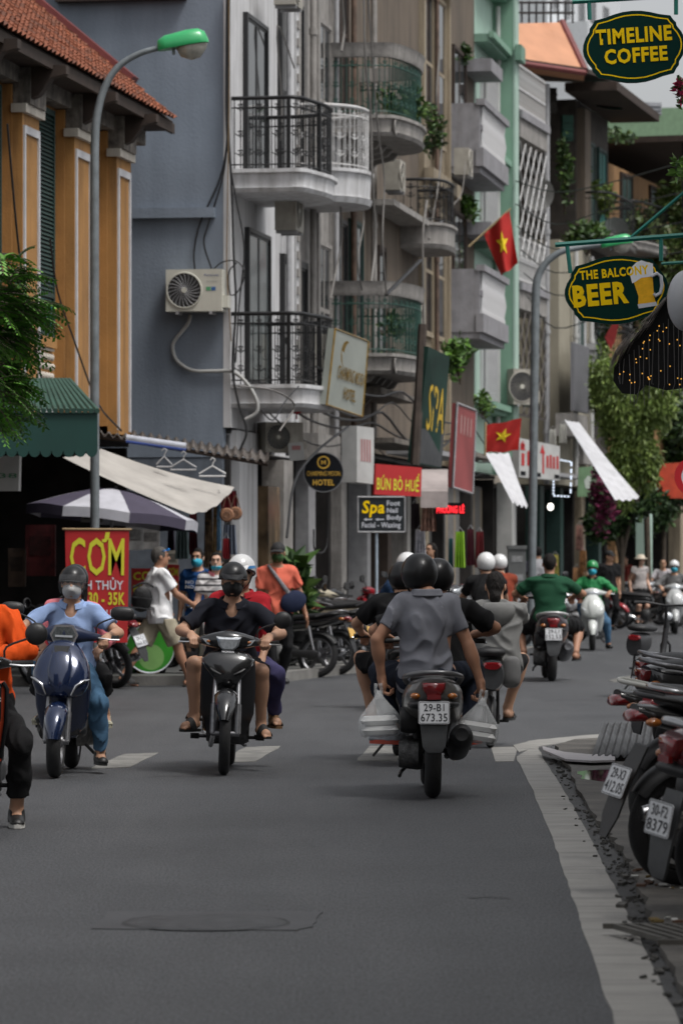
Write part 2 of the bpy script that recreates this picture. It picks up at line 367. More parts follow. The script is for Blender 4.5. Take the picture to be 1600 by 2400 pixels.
gr = empty('drain_grate', G(1572, 2215), 0, 'iron drain grate at the pavement edge beside the big motorcycle wheel', 'drain grate')
for i in range(6):
    b = MB(); b.cbox(V(-.12+i*.055, 0, .045), .022, .62, .02, Matrix.Rotation(.25, 3, 'Z')); b.build('bar', M('old_iron', (.10, .095, .085), .6, .3, var=.3), gr)
for y in (-.32, .32):
    b = MB(); b.cbox(V(.02-y*.25, y, .043), .36, .03, .02); b.build('cross_bar', M('old_iron', (.1, .1, .1)), gr)
lit = MB(); r4 = random.Random(5)
for i in range(26):
    c = G(r4.uniform(1478, 1600), r4.uniform(2062, 2110)) if i < 18 else G(r4.uniform(1530, 1590), r4.uniform(2165, 2200)); s = r4.uniform(.006, .022); c.z = .04+s*.3
    lit.cur = i % 3; lit.cbox(c, s*2, s*1.4, s*.5, Matrix.Rotation(r4.uniform(0, 3), 3, 'Z') @ Matrix.Rotation(r4.uniform(-.5, .5), 3, 'X'))
tag(lit.build('litter', [M('litter_white', (.42, .42, .40)), M('litter_leaf', (.12, .08, .02)), M('litter_brown', (.10, .05, .03))]), kind='stuff')
# left hand pavement and kerb
kl = [G(-500, 1607), G(280, 1607), G(470, 1606), G(640, 1601), G(885, 1570), G(1010, 1551), G(1170, 1522), G(1340, 1470), G(1470, 1430)]
kl[0] = V(-14, 45.2, 0)
slab('pavement', kl+[V(20, 190, 0), V(-14, 190, 0)], .11, PAVG)
b = MB(); ks = []
for i in range(len(kl)-1):
    a, c = kl[i], kl[i+1]; t = (c-a).normalized(); n = V(t.y, -t.x, 0)
    b.add([a+V(0, 0, .0), c+V(0, 0, 0), c+V(0, 0, .118), a+V(0, 0, .118), a-n*.18+V(0, 0, .118), c-n*.18+V(0, 0, .118)], [(0, 1, 2, 3), (3, 2, 5, 4)])
for v in range(len(b.v)): b.v[v] = (b.v[v][0]+.02, b.v[v][1]-.05, b.v[v][2])
tag(b.build('kerb', KERB), kind='structure')

# unseen rest of the street canyon on both sides, added to block sky light
for nm, x0, x1, y0, y1, hh, m in (('unseen_street_wall', 4.6, 12, -30, 8, 13, (.22, .20, .17)), ('unseen_street_wall', 4.5, 12, 8.3, 26, 11, (.26, .24, .20)), ('unseen_street_wall', -13, -5.6, -30, 6, 12, (.25, .22, .18))):
    b = MB(); b.box(x0, x1, y0, y1, 0, hh); tag(b.build(nm, M('far_wall%d' % int(y0+99), m, .8, var=.3, scale=1.)), kind='structure')
# ------------------------------------------------------------------ houses of the left row
class House:
    """local frame: x along the facade (away from the camera), -y towards the street, z up"""
    def __init__(s, name, label, x, y, k, cat='house'):
        s.o = np.array([x, y]); n = math.hypot(k, 1); s.u = np.array([k/n, 1/n]); s.n = np.array([s.u[1], -s.u[0]])
        s.root = empty(name, (x, y, 0), math.atan2(s.u[1], s.u[0]), label, cat); s.rz = math.atan2(s.u[1], s.u[0])
    def L(s, px, py, d=0.):
        a = (px-800)/FPX; t = (d+s.o @ s.n)/(a*s.n[0]+s.n[1]); p = np.array([a*t, t]); return float((p-s.o) @ s.u), Z(py, t)
    def E(s, px, py, sv):
        a = (px-800)/FPX; t = (sv+s.o @ s.u)/(a*s.u[0]+s.u[1]); p = np.array([a*t, t]); return float((p-s.o) @ s.n), Z(py, t)
    def W(s, sv, d, z): 
        p = s.o+s.u*sv+s.n*d; return V(p[0], p[1], z)
    def box(s, name, m, s0, s1, d0, d1, z0, z1, parent=None, bev=0):
        b = MB(); b.box(s0, s1, -d1, -d0, z0, z1); return b.build(name, m, parent or s.root)
    def rect(s, px0, py0, px1, py1, d=0):
        a, z1 = s.L(px0, py0, d); c, _ = s.L(px1, py0, d); _, z0 = s.L((px0+px1)/2, py1, d); _, z1 = s.L((px0+px1)/2, py0, d); return a, c, z0, z1
def window(H, s0, s1, z0, z1, frame, glass, d=.0, leaves=2, t=.07, rows=1, name='window', sill=None, depth=.05, panes=True):
    w = H.box(name, frame, s0, s1, d, d+depth*.4, z0, z1)
    b = MB()
    for x0, x1, q0, q1 in ((s0, s0+t, z0, z1), (s1-t, s1, z0, z1)): b.box(x0, x1, -d-depth-.02, -d-depth*.4-.001, q0, q1)
    for q in (z0, z1-t): b.box(s0+t, s1-t, -d-depth-.018, -d-depth*.4-.001, q, q+t)
    b.build('frame', frame, w)
    wd = (s1-s0-2*t)/leaves
    for i in range(leaves):
        a = s0+t+wd*i
        for r in range(rows):
            hh = (z1-z0-2*t)/rows; q = z0+t+hh*r
            p = MB(); p.box(a+.035, a+wd-.035, -d-depth*.8, -d-depth*.4-.002, q+.035, q+hh-.035); p.build('pane', glass, w)
            p = MB(); 
            p.box(a, a+.034, -d-depth, -d-depth*.4-.001, q, q+hh); p.box(a+wd-.034, a+wd, -d-depth, -d-depth*.4-.001, q, q+hh)
            p.box(a+.034, a+wd-.034, -d-depth+.002, -d-depth*.4-.001, q, q+.034); p.box(a+.034, a+wd-.034, -d-depth+.002, -d-depth*.4-.001, q+hh-.034, q+hh); p.build('sash', frame, w)
    if sill: b = MB(); b.box(s0-.08, s1+.08, -d-.12, -d-.001, z0-.08, z0-.002); b.build('sill', sill, w)
    return w
def shutters(H, s0, s1, z0, z1, m, lower=None, zl=None, d=.01, pitch=.055, leaf=2):
    sh = H.box('shutter', m, s0, s1, d, d+.02, z0, z1); wd = (s1-s0)/leaf
    for i in range(leaf):
        a, c = s0+wd*i, s0+wd*(i+1); b = MB()
        b.box(a+.002, a+.05, -d-.06, -d-.021, z0, z1); b.box(c-.05, c-.002, -d-.06, -d-.021, z0, z1)
        for q in (z0, z1-.07): b.box(a+.05, c-.05, -d-.058, -d-.021, q, q+.07)
        if lower: b.box(a+.05, c-.05, -d-.058, -d-.021, zl, zl+.07); b.box(a+.05, c-.05, -d-.058, -d-.021, zl+.42, zl+.48)
        b.build('frame', m, sh); zz = z0+.09
        if lower:
            for q0, q1 in ((z0+.09, zl-.02), (zl+.09, zl+.40)):
                p = MB(); p.box(a+.06, c-.06, -d-.035, -d-.021, q0, q1); p.build('panel', lower, sh)
            zz = zl+.50
        me = None
        while zz < z1-.09:
            if me is None:
                q = MB(); q.cbox(V(0, 0, 0), wd-.11, .008, pitch*.95, Matrix.Rotation(-.6, 3, 'X')); ob = q.build('slat', m, sh); me = ob.data
            else: ob = inst('slat', me, sh)
            ob.location = ((a+c)/2, -d-.04, zz+.02); zz += pitch
    return sh
def arcpath(pts, n=6): return spline([(a, b, 0) for a, b in pts], n)
def balcony(H, plan, z, th, hh, slabm, railm, rail='bars', bal=.10, band=None, name='balcony', n=5, post=None, bottom=.18, r=.008, scroll=True, green=None):
    """plan: (s, d) points of the outer edge from wall to wall; z slab top"""
    pts = [V(p.x, -p.y, 0) for p in arcpath(plan, n)]; k = len(pts)
    b = MB()
    def lvl(zz, g): 
        c = V(sum(p.x for p in pts)/k, 0, 0); return [V(c.x+(p.x-c.x)*(1+g/max(.3, abs(p.x-c.x)) if abs(p.x-c.x) > .05 else 1), p.y-(g if p.y < -.05 else 0), zz) for p in pts]
    prof = [(0, .05), (-.05, .05), (-.07, .015), (-th*.6, .0), (-th*.8, .0), (-th*.82, .03), (-th, .0)]
    rings = [lvl(z+q, g) for q, g in prof]; top = rings[0]; b.add([p for rg in rings for p in rg], [(i*k+j, i*k+j+1, (i+1)*k+j+1, (i+1)*k+j) for i in range(len(rings)-1) for j in range(k-1)]+[list(range(k))[::-1], list(range((len(rings)-1)*k, len(rings)*k))])
    o = b.build(name, slabm, H.root, .6)
    ps = [V(p.x*1.0, p.y*.97, z) for p in pts]; L = [0]
    for i in range(1, k): L.append(L[-1]+(ps[i]-ps[i-1]).length)
    def at(t):
        for i in range(1, k):
            if L[i] >= t: return ps[i-1].lerp(ps[i], (t-L[i-1])/max(L[i]-L[i-1], 1e-6))
        return ps[-1]
    if band:
        b = MB(); cs = sum(p.x for p in ps)/k; b.loft([[p+V(0, 0, hh-band+q)+(p-V(cs, .3, z)).normalized()*g for q, g in ((0, -.06), (0, .03), (band*.3, .05), (band*.7, .05), (band, .08), (band, -.06))] for p in ps]); b.build('coping', slabm, o, .6)
    else:
        b = MB(); b.tube([p+V(0, 0, hh) for p in ps], .028, 8); b.build('handrail', railm, o, 1.)
    b = MB(); b.tube([p+V(0, 0, hh-.13-(band or 0)) for p in ps], .011, 6); b.build('upper_rail', railm, o, 1.)
    b = MB(); b.tube([p+V(0, 0, .06) for p in ps], .011, 6); b.build('lower_rail', railm, o, 1.)
    me = None; m2 = None; t = bal*.5; i = 0
    zt = hh-(band or .02)
    while t < L[-1]:
        p = at(t)
        if rail == 'bars':
            if me is None:
                q = MB(); q.tube([V(0, 0, .0), V(0, 0, zt)], r, 6); ob = q.build('baluster', railm, o, 1.); me = ob.data
            else: ob = inst('baluster', me, o)
            ob.location = p
        elif rail == 'turned':
            if me is None:
                q = MB(); q.lathe([(0, .05), (.06, .05), (.1, .025), (zt*.35, .06), (zt*.6, .03), (zt-.08, .025), (zt-.05, .05), (zt, .05)], 10, (0, 0, 0), 'z'); ob = q.build('baluster', railm, o, 1.); me = ob.data
            else: ob = inst('baluster', me, o)
            ob.location = p
        if scroll and i % 3 == 1:
            dr = (at(t+.02)-at(t-.02)).normalized(); 
            if m2 is None:
                q = MB(); q.tube([V(0, 0, .06), V(0, 0, zt-.04)], .006, 5)
                for zz in (.24, .5, zt-.08):
                    for sg in (1, -1):
                        q.tube([V(0, 0, zz-.07)]+[V(sg*(.018+.05*a/9)*math.cos(a*.75)+sg*.02, 0, zz+(.010+.045*a/9)*math.sin(a*.75)) for a in range(9)][::-1], .006, 5)
                ob = q.build('scroll', railm, o, 1.); m2 = ob.data
            else: ob = inst('scroll', m2, o)
            ob.location = p+V(0, 0, 0); ob.rotation_euler = (0, 0, math.atan2(dr.y, dr.x))
        t += bal; i += 1
    if post:
        for t in post:
            p = at(L[-1]*t); q = MB(); q.box(-.022, .022, -.022, .022, 0, hh); ob = q.build('post', railm, o); ob.location = p
    return o
def foliage(name, label, c, R, n, leaf, cols, parent=None, cat='plant', droop=0., stem=True, seed=0, group=None, long=1.8, up=.3, clumps=7, kind=None, jit=.0, shells=.6):
    """leaf-sized faces in clumps spread through a volume; c world centre, R radii"""
    r = random.Random(seed+int(c[0]*100)); b = MB(); cen = V(*c); R = V(*R)
    cl = []
    for i in range(clumps):
        while True:
            q = V(r.uniform(-1, 1), r.uniform(-1, 1), r.uniform(-1, 1))
            if q.length < 1: break
        cl.append((V(q.x*R.x*.75, q.y*R.y*.75, q.z*R.z*.75), r.uniform(.30, .6)))
    for i in range(n):
        o, s = r.choice(cl); d = V(r.gauss(0, 1), r.gauss(0, 1), r.gauss(0, 1)).normalized()*(r.random()**.45)
        p = o+V(d.x*R.x*s, d.y*R.y*s, d.z*R.z*s); a = V(r.gauss(0, 1), r.gauss(0, 1), r.gauss(up, .7)-droop*2).normalized()
        w = a.cross(V(r.gauss(0, 1), r.gauss(0, 1), r.gauss(0, 1))).normalized(); l = leaf*r.uniform(.6, 1.35); n2 = a.cross(w)*.12*l
        b.cur = min(len(cols)-1, int(abs(r.gauss(0, .55))*len(cols)*.7))
        b.add([p, p+a*l*.5+w*l/long*.5+n2, p+a*l, p+a*l*.5-w*l/long*.5+n2], [(0, 1, 2, 3)])
    if parent is not None: 
        b.v = [tuple(V(*x)+cen) for x in b.v]; return b.build(name, list(cols), parent)
    root = empty(name, cen, 0, label, cat, group); b.build('foliage', list(cols), root)
    if stem:
        s = MB()
        for q, _ in cl[:6]: s.tube([V(0, 0, -R.z), q*.4+V(0, 0, -R.z*.4), q], [.012, .009, .004], 5)
        s.build('stem', M('stem_brown', (.05, .035, .02), .8), root, 1.)
    return root
LG = [M('leaf_mid', (.050, .105, .022), .5, var=.3, scale=3), M('leaf_dark', (.022, .052, .014), .5, var=.3, scale=3), M('leaf_light', (.095, .165, .035), .5, var=.3, scale=3), M('leaf_olive', (.075, .085, .025), .5, var=.3, scale=3)]
LB = [M('leaf_bright', (.085, .19, .020), .45, var=.3, scale=3), M('leaf_mid', (.05, .1, .02)), M('leaf_light', (.095, .165, .035)), M('leaf_dark', (.02, .05, .01))]
def cable(name, label, pts, r, m, n=5, group=None):
    b = MB(); b.tube(spline(pts, n), r, 6); return tag(b.build(name, m, None, 1.), label, 'cable', group)
# ------------------------------------------------------------------ materials of the houses
OCH = M('ochre_plaster', (.33, .165, .048), .8, var=.14, scale=2.2, bump=.25, bscale=35, streak=.8, streakcol=(.10, .05, .02), st=(5, 5, .35), lo=.50, hi=.72)
CREAM = M('cream_trim', (.50, .46, .40), .75, var=.12, scale=6, streak=.35, streakcol=(.15, .13, .10), st=(6, 6, 1))
GRIME = M('grimy_stone', (.17, .15, .13), .85, var=.5, scale=9, bump=.5, bscale=20, streak=.8, streakcol=(.03, .028, .025), st=(7, 7, 1.2))
SHUT = M('shutter_green', (.014, .040, .034), .55, var=.25, scale=12); TEAL = M('teal_panel', (.010, .125, .110), .5, var=.2, scale=6)
BLUE = M('blue_plaster', (.180, .212, .258), .75, var=.09, scale=1.1, bump=.20, bscale=26, streak=.55, streakcol=(.115, .138, .172), st=(1.6, 1.6, .22), lo=.42, hi=.68)
WHITE = M('white_plaster', (.54, .54, .55), .7, var=.09, scale=2, bump=.15, bscale=30, streak=.62, streakcol=(.19, .18, .17), st=(6, 6, .45))
WSTONE = M('weathered_white', (.27, .255, .24), .75, var=.2, scale=5, bump=.35, bscale=24, streak=.65, streakcol=(.09, .085, .08), st=(9, 9, 1.1), lo=.46, hi=.7)
BEIGE = M('beige_plaster', (.135, .105, .078), .8, var=.12, scale=1.4, bump=.2, bscale=25, streak=.75, streakcol=(.05, .042, .034), st=(3, 3, .3))
CREAMW = M('cream_plaster', (.29, .24, .17), .8, var=.1, scale=2, bump=.2, bscale=25, streak=.7, streakcol=(.09, .07, .05), st=(4, 4, .4))
MINT = M('mint_light', (.36, .49, .42), .7, var=.05, scale=2); MINTD = M('mint_green', (.19, .33, .245), .7, var=.06, scale=2, streak=.25, streakcol=(.17, .3, .22), st=(4, 4, .3)); MINTK = M('mint_cornice', (.155, .27, .205), .7, var=.1, scale=4)
GREYST = M('grey_balcony', (.25, .245, .26), .75, var=.15, scale=5, bump=.2, bscale=25, streak=.5, streakcol=(.14, .13, .13), st=(7, 7, .8))
BIRON = M('black_iron', (.012, .012, .013), .45, .3, var=.2, scale=20); WIRON = M('white_iron', (.5, .5, .5), .5, var=.15, scale=12, streak=.35, streakcol=(.2, .13, .09), st=(9, 9, 3)); GIRON = M('green_iron', (.010, .055, .040), .5, var=.25, scale=15)
GLASS = M('window_glass', (.025, .028, .030), .03, var=0, spec=.9); FRAME = M('dark_frame', (.012, .012, .013), .4, var=.15)
GLASSC = M('curtain_glass', (.13, .15, .15), .10, var=.35, scale=1.5, stretch=(9, 9, .6), spec=.8)
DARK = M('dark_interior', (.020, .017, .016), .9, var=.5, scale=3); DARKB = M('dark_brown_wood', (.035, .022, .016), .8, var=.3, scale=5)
TILE = M('roof_tile', (.215, .062, .026), .8, var=.35, scale=5, bump=.4, bscale=40, streak=.7, streakcol=(.055, .026, .017), st=(3, 3, 3), lo=.45, hi=.62); TILE2 = M('roof_tile_dark', (.13, .042, .021), .8, var=.4, scale=6, bump=.4, bscale=40)
REDF = M('red_flashing', (.15, .035, .033), .55, var=.15, scale=4)
PIPE = M('grey_pipe', (.30, .30, .31), .5, var=.15, scale=8)
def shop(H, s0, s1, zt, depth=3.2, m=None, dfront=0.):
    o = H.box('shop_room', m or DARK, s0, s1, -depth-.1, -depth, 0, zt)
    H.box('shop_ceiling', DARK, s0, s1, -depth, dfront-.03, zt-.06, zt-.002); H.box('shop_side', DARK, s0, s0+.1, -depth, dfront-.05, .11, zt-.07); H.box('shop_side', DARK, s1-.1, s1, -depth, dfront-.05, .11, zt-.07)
# ---- 1 ochre colonial house
OH = House('ochre_house', 'ochre two storey colonial house with red tiled roof and green louvered shutters', -3.715, 45, .167)
SE = 5.72
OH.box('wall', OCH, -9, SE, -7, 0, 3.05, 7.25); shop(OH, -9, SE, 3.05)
for i, (a, c, pt) in enumerate(((-66, -32, 240), (53, 92, 321), (175, 212, 373), (274, 305, 419))):
    s0, zt = OH.L(a, pt, .24); s1, _ = OH.L(c, pt, .24); s1 = min(s1, SE); zt = 6.48
    OH.box('pier', OCH, s0-.02, s1+(.12 if i < 3 else -.001), .001, .12, 3.2, 6.95)
    p = OH.box('pilaster', OCH, s0, s1, .121, .24, 3.1, 6.62)
    OH.box('capital', CREAM, s0-.06, min(s1+.06, SE-.002), .122, .30, 6.62, 6.72, p); OH.box('capital_block', GRIME, s0+.02, s1-.02, .125, .33, 6.72, 7.14, p)
    b = MB(); w, q0, q1 = .055, 3.15, zt
    a0, a1 = s0+.03, s1-.03
    for x0, x1, zz0, zz1 in ((a0, a0+w, q0, q1), (a1-w, a1, q0, q1), (a0+w, a1-w, q1-.09, q1)): b.box(x0, x1, -.265, -.241, zz0, zz1)
    b.build('panel_frame', M('white_trim', (.48, .48, .50), .7, var=.1), p)
    k = MB(); k.prism([(0, 0), (.62, 0), (.62, -.10), (.45, -.14), (.30, -.34), (.10, -.42), (0, -.62)], (s0+.05, -.12, 7.16), (0, -1, 0), (0, 0, 1), (1, 0, 0), .16); k.build('eave_bracket', DARKB, OH.root)
for i, (a, c) in enumerate(((-30, 12), (93, 152), (213, 262))):
    s0, _ = OH.L(a, 500, .02); s1, _ = OH.L(c-22, 500, .02)
    s0 = OH.L((-33, 90, 211)[i], 500, .24)[0]-.25; s1 = OH.L((42, 165, 264)[i], 500, .24)[0]-.05
    shutters(OH, s0, s1, 4.17, 6.9, SHUT, TEAL, 4.22, pitch=.05)
    b = MB(); b.box(s0-.1, s1, -.09, -.001, 4.04, 4.165); b.build('window_sill', OCH, OH.root)
    f = MB(); f.box(s0, s1, -.03, -.001, 3.62, 4.0); fr = f.build('relief_panel', OCH, OH.root)
    me = None
    for r in range(3):
        n = max(3, int((s1-s0)/.13))
        for j in range(n):
            if me is None: q = MB(); q.ell((0, 0, 0), (.050, .03, .045), 8, 5); ob = q.build('rosette', CREAM, fr, 3.); me = ob.data
            else: ob = inst('rosette', me, fr)
            ob.location = (s0+(j+.5+.25*(r % 2))*(s1-s0)/n, -.045, 3.70+r*.115)
    f = MB(); f.box(s0-.02, s1, -.07, -.001, 3.50, 3.60); f.box(s0-.02, s1, -.06, -.001, 4.005, 4.035); f.build('moulding', CREAM, OH.root)
    d2 = MB(); d2.box(s0+.1, s1, -.05, -.001, 3.06, 3.42); d2.build('signboard', WHITE, OH.root)
OH.box('cornice', GRIME, -9, SE-.003, .003, .20, 6.96, 7.16)
# roof: deck, fascia, individual tiles
EZ, ED, SL = 7.27, .60, .83
def roofpt(s, t, up=0.):   # t metres along the slope from the eave
    n = math.hypot(1, SL); return V(s, -(ED-t/n)-up*SL/n, EZ+t*SL/n+up/n)
rf = MB(); rf.add([roofpt(s, t, u) for u in (-.06, -.02) for s in (-9, SE) for t in (.02, 7)], [(0, 1, 3, 2), (4, 6, 7, 5), (0, 2, 6, 4), (1, 5, 7, 3), (0, 4, 5, 1), (2, 3, 7, 6)]); roof = rf.build('roof', DARKB, OH.root)
OH.box('fascia', DARKB, -9, SE, ED-.06, ED-.01, EZ-.16, EZ-.03, roof); OH.box('soffit', DARKB, -9, SE-.002, .205, ED-.062, EZ-.12, EZ-.09, roof)
def tilemesh():
    q = MB(); prof = []
    for i in range(7): prof.append((-.105+.035*i, .022*math.cos(i/6*2*PI)+.02))
    q.loft([[V(x, y, h) for x, h in prof]+[V(x, y, h-.014) for x, h in prof[::-1]] for y, dz in ((0, .03), (.26, 0))])
    q.v = [(x, y, z+(.03 if y < .1 else 0)) for x, y, z in q.v]; return q
tq = tilemesh(); cand = []
for i in range(56):
    for j in range(20):
        s, t = SE-.35-i*.2, -.03+j*.185; p = roofpt(s, t, .0); wv = OH.W(p.x, -p.y, p.z); px, py = 800+FPX*wv.x/wv.y, HZ-FPX*(wv.z-CAMZ)/wv.y
        if px > -40 and py > -45: cand.append((wv.y, s, t))
cand.sort(); nrm = Matrix.Rotation(math.atan(SL), 4, 'X'); me = None; far = MB(); r5 = random.Random(2)
for n, (yy, s, t) in enumerate(cand):
    T = Matrix.Translation(roofpt(s+r5.uniform(-.008, .008), t, r5.uniform(-.004, .01))) @ nrm @ Matrix.Rotation(r5.uniform(-.03, .03), 4, 'Z') @ Matrix.Rotation(r5.uniform(-.03, .03), 4, 'X')
    if n < 290:
        if me is None: ob = tq.build('tile', TILE, roof, .8); me = ob.data; me2 = me.copy(); me2.materials.clear(); me2.materials.append(TILE2)
        else: ob = inst('tile', me2 if r5.random() < .3 else me, roof)
        ob.matrix_basis = T
    else: far.add([T @ V(*v) for v in tq.v], tq.f)
tag(far.build('tiles', TILE, roof, .8), kind='stuff') if far.v else None
b = MB()
for t0, t1 in ((.75, 6.5),): b.add([roofpt(s, t, u) for u in (.05, .13) for s in (SE-.30, SE+.03) for t in (t0, t1)], [(0, 1, 3, 2), (4, 6, 7, 5), (0, 2, 6, 4), (1, 5, 7, 3), (0, 4, 5, 1), (2, 3, 7, 6)])
b.build('flashing', REDF, roof)
# ---- 2 blue sided townhouse
A = House('townhouse', 'tall townhouse with blue grey side wall, white front and black railed balconies', -1.5, 52, .167)
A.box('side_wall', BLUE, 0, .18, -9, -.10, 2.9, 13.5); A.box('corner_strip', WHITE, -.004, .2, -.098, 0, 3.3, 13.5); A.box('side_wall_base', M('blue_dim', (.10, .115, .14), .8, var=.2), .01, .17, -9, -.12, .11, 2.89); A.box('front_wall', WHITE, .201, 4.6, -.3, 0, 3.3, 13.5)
A.box('back_block', BLUE, .19, 4.6, -9, -.31, 3.3, 13.4); shop(A, .2, 4.6, 3.28)
d0, z0 = A.E(313, 508, 0); d1, z1 = A.E(505, 497, 0); b = MB(); b.box(-.10, -.001, -d1, -d0, z0-.03, z1+.06); b.build('ledge', BLUE, A.root)
b = MB(); b.box(-.16, -.001, .6, 2.4, 9.10, 9.6); b.build('overhang', DARKB, A.root)
window(A, *A.rect(569, 25, 619, 375, .0)[:2], 6.84, 9.05, FRAME, GLASS, leaves=2, t=.06); window(A, *A.rect(650, 60, 703, 375, .0)[:2], 6.84, 9.75, FRAME, GLASS, leaves=2, rows=2, t=.06)
window(A, *A.rect(573, 545, 625, 890, .0)[:2], 3.92, 6.10, FRAME, GLASSC, leaves=2, t=.06); window(A, *A.rect(655, 610, 712, 890, .0)[:2], 3.92, 5.95, FRAME, GLASS, leaves=2, t=.10)
PL = [(.06, .0), (.07, .55), (.08, .93), (.55, 1.06), (1.2, 1.16), (1.85, 1.08), (2.25, .7), (2.35, .0)]
def corner_plan(pl): return pl
balcony(A, PL, 6.80, .31, .96, WHITE, BIRON, post=(.20, .42), bal=.085)
balcony(A, PL, 3.88, .31, .96, WHITE, BIRON, post=(.20, .42), bal=.085)
c0 = A.L(735, 200, .0)[0]
b = MB(); b.box(3.95, 4.2, -.12, -.001, 3.3, 13.5); b.box(4.35, 4.6, -.12, -.001, 3.3, 13.5); b.build('pilaster', WHITE, A.root)
me = None
for i in range(26):
    if me is None: q = MB(); q.box(-.07, .07, -.15, -.121, -.06, .06); ob = q.build('quoin', WSTONE, A.root); me = ob.data
    else: ob = inst('quoin', me, A.root)
    ob.location = (4.47, 0, 3.9+i*.26)
A.box('entrance_pillar', WHITE, .45, 1.75, -.25, .04, .11, 3.2); A.box('entrance_lintel', WHITE, .2, 4.6, -.28, .05, 3.0, 3.27); A.box('door_leaf', FRAME, .22, .44, -.4, -.1, .11, 2.95)
MARB = M('brown_marble', (.15, .10, .055), .25, var=.75, scale=5, stretch=(1, 1, .5), detail=8); A.box('marble_pillar', MARB, 2.25, 3.15, -.2, .10, .11, 2.55); A.box('grey_pillar', WSTONE, 3.35, 4.1, -.2, .12, .11, 2.95)
# ---- 3 white house with curved white balcony
Bh = House('narrow_house', 'narrow weathered white house with a curved white railed balcony', *[float(v) for v in (A.o+A.u*4.62)], .167)
Bh.box('front_wall', WSTONE, 0, 3.7, -7, 0, 3.3, 13.2); shop(Bh, 0, 3.7, 3.28)
balcony(Bh, [(-.05, .0), (-.02, .55), (.35, .92), (.95, 1.02), (1.5, .85), (1.75, .4), (1.8, .0)], 7.28, .50, .92, WHITE, WIRON, bal=.10)
for z0, z1 in ((7.3, 9.8), (4.3, 6.4)): window(Bh, 2.0, 3.2, z0, z1, WSTONE, GLASS, leaves=2, rows=2)
for s in (.1, 1.8, 3.5): Bh.box('pilaster', WSTONE, s, s+.18, .001, .10, 3.3, 13.2)
Bh.box('shutter_box', WSTONE, .6, 2.6, .001, .3, 3.0, 3.4); Bh.box('grille_pillar', PIPE, .9, 1.5, -.1, .1, .11, 3.0)
# ---- 4 beige house with ornate balconies
C = House('old_house', 'old beige house with ornate grey balconies full of green ironwork', *[float(v) for v in (A.o+A.u*8.35)], .167)
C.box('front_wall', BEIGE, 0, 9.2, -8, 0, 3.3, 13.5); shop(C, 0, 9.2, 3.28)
PC = [(-.55, .0), (-.5, .75), (-.25, 1.05), (.9, 1.22), (2.0, 1.1), (2.5, .7), (2.6, .0)]
for z in (8.42, 4.72):
    o = balcony(C, PC, z, .32, 1.12, WSTONE, GIRON, bal=.085, band=.22, scroll=True)
    for i, t in enumerate((-.35, .35, 1.1, 1.8)):
        q = MB(); q.lathe([(0, .06), (.02, .11), (.035, .13), (.05, .13), (.05, .09), (.03, .08), (.03, .02)], 16, (t, -1.10-.06*(t > 0), z-.17) if False else (t, 0, 0), 'y'); m3 = q.build('rosette', WSTONE, o, .8); m3.location = (0, -(1.0+.10*(0 <= t < 1.5)), z-.18); m3.rotation_euler = (PI, 0, 0)
    for j in range(5): q = MB(); q.prism([(0, 0), (.7, 0), (.62, -.10), (.35, -.16), (.1, -.42), (0, -.45)], (-.3+j*.6, 0, z-.33), (0, -1, 0), (0, 0, 1), (1, 0, 0), .12); q.build('corbel', WSTONE, C.root)
window(C, .3, 1.1, 8.5, 11.2, DARKB, GLASS, leaves=1, rows=2); window(C, 1.4, 2.6, 4.8, 7.0, SHUT, GLASS, leaves=2); window(C, 4.2, 5.0, 4.6, 6.8, DARKB, GLASS, leaves=1, rows=3)
window(C, .2, 1.0, 4.8, 6.9, BIRON, GLASS, leaves=1)
C.box('canopy', GRIME, .0, 4.0, .001, .75, 4.12, 4.22); C.box('canopy', WSTONE, 3.0, 8.8, .001, .5, 7.35, 7.45)
o = balcony(C, [(7.0, .0), (7.05, .5), (7.5, .75), (8.5, .75), (9.0, .5), (9.05, .0)], 7.42, .45, .75, WSTONE, BIRON, bal=.12)
# ---- 5 cream house, 6 grey balconies, 7 mint house
D = House('cream_house', 'slim cream house with tall grilled window openings', *[float(v) for v in (A.o+A.u*17.57)], .167)
D.box('front_wall', CREAMW, 0, 3.6, -8, 0, 3.3, 13.5); shop(D, 0, 3.6, 3.28)
for z0, z1 in ((9.2, 12.0), (5.6, 8.0)):
    for s in (.35, 1.9): window(D, s, s+1.2, z0, z1, CREAMW, GLASS, leaves=1, rows=2)
for s in (0, 1.65, 3.35): D.box('pilaster', CREAMW, s, s+.22, .001, .10, 3.3, 13.4)
D.box('cornice', CREAMW, -.05, 3.65, .101, .28, 8.35, 8.6); D.box('cornice', CREAMW, -.05, 3.65, .101, .28, 12.3, 12.5)
Eh = House('balcony_house', 'grey house with boxy grey balconies stacked on every floor', *[float(v) for v in (A.o+A.u*21.2)], .167)
Eh.box('front_wall', BEIGE, 0, 4.0, -8, 0, 3.3, 14); shop(Eh, 0, 4.0, 3.28)
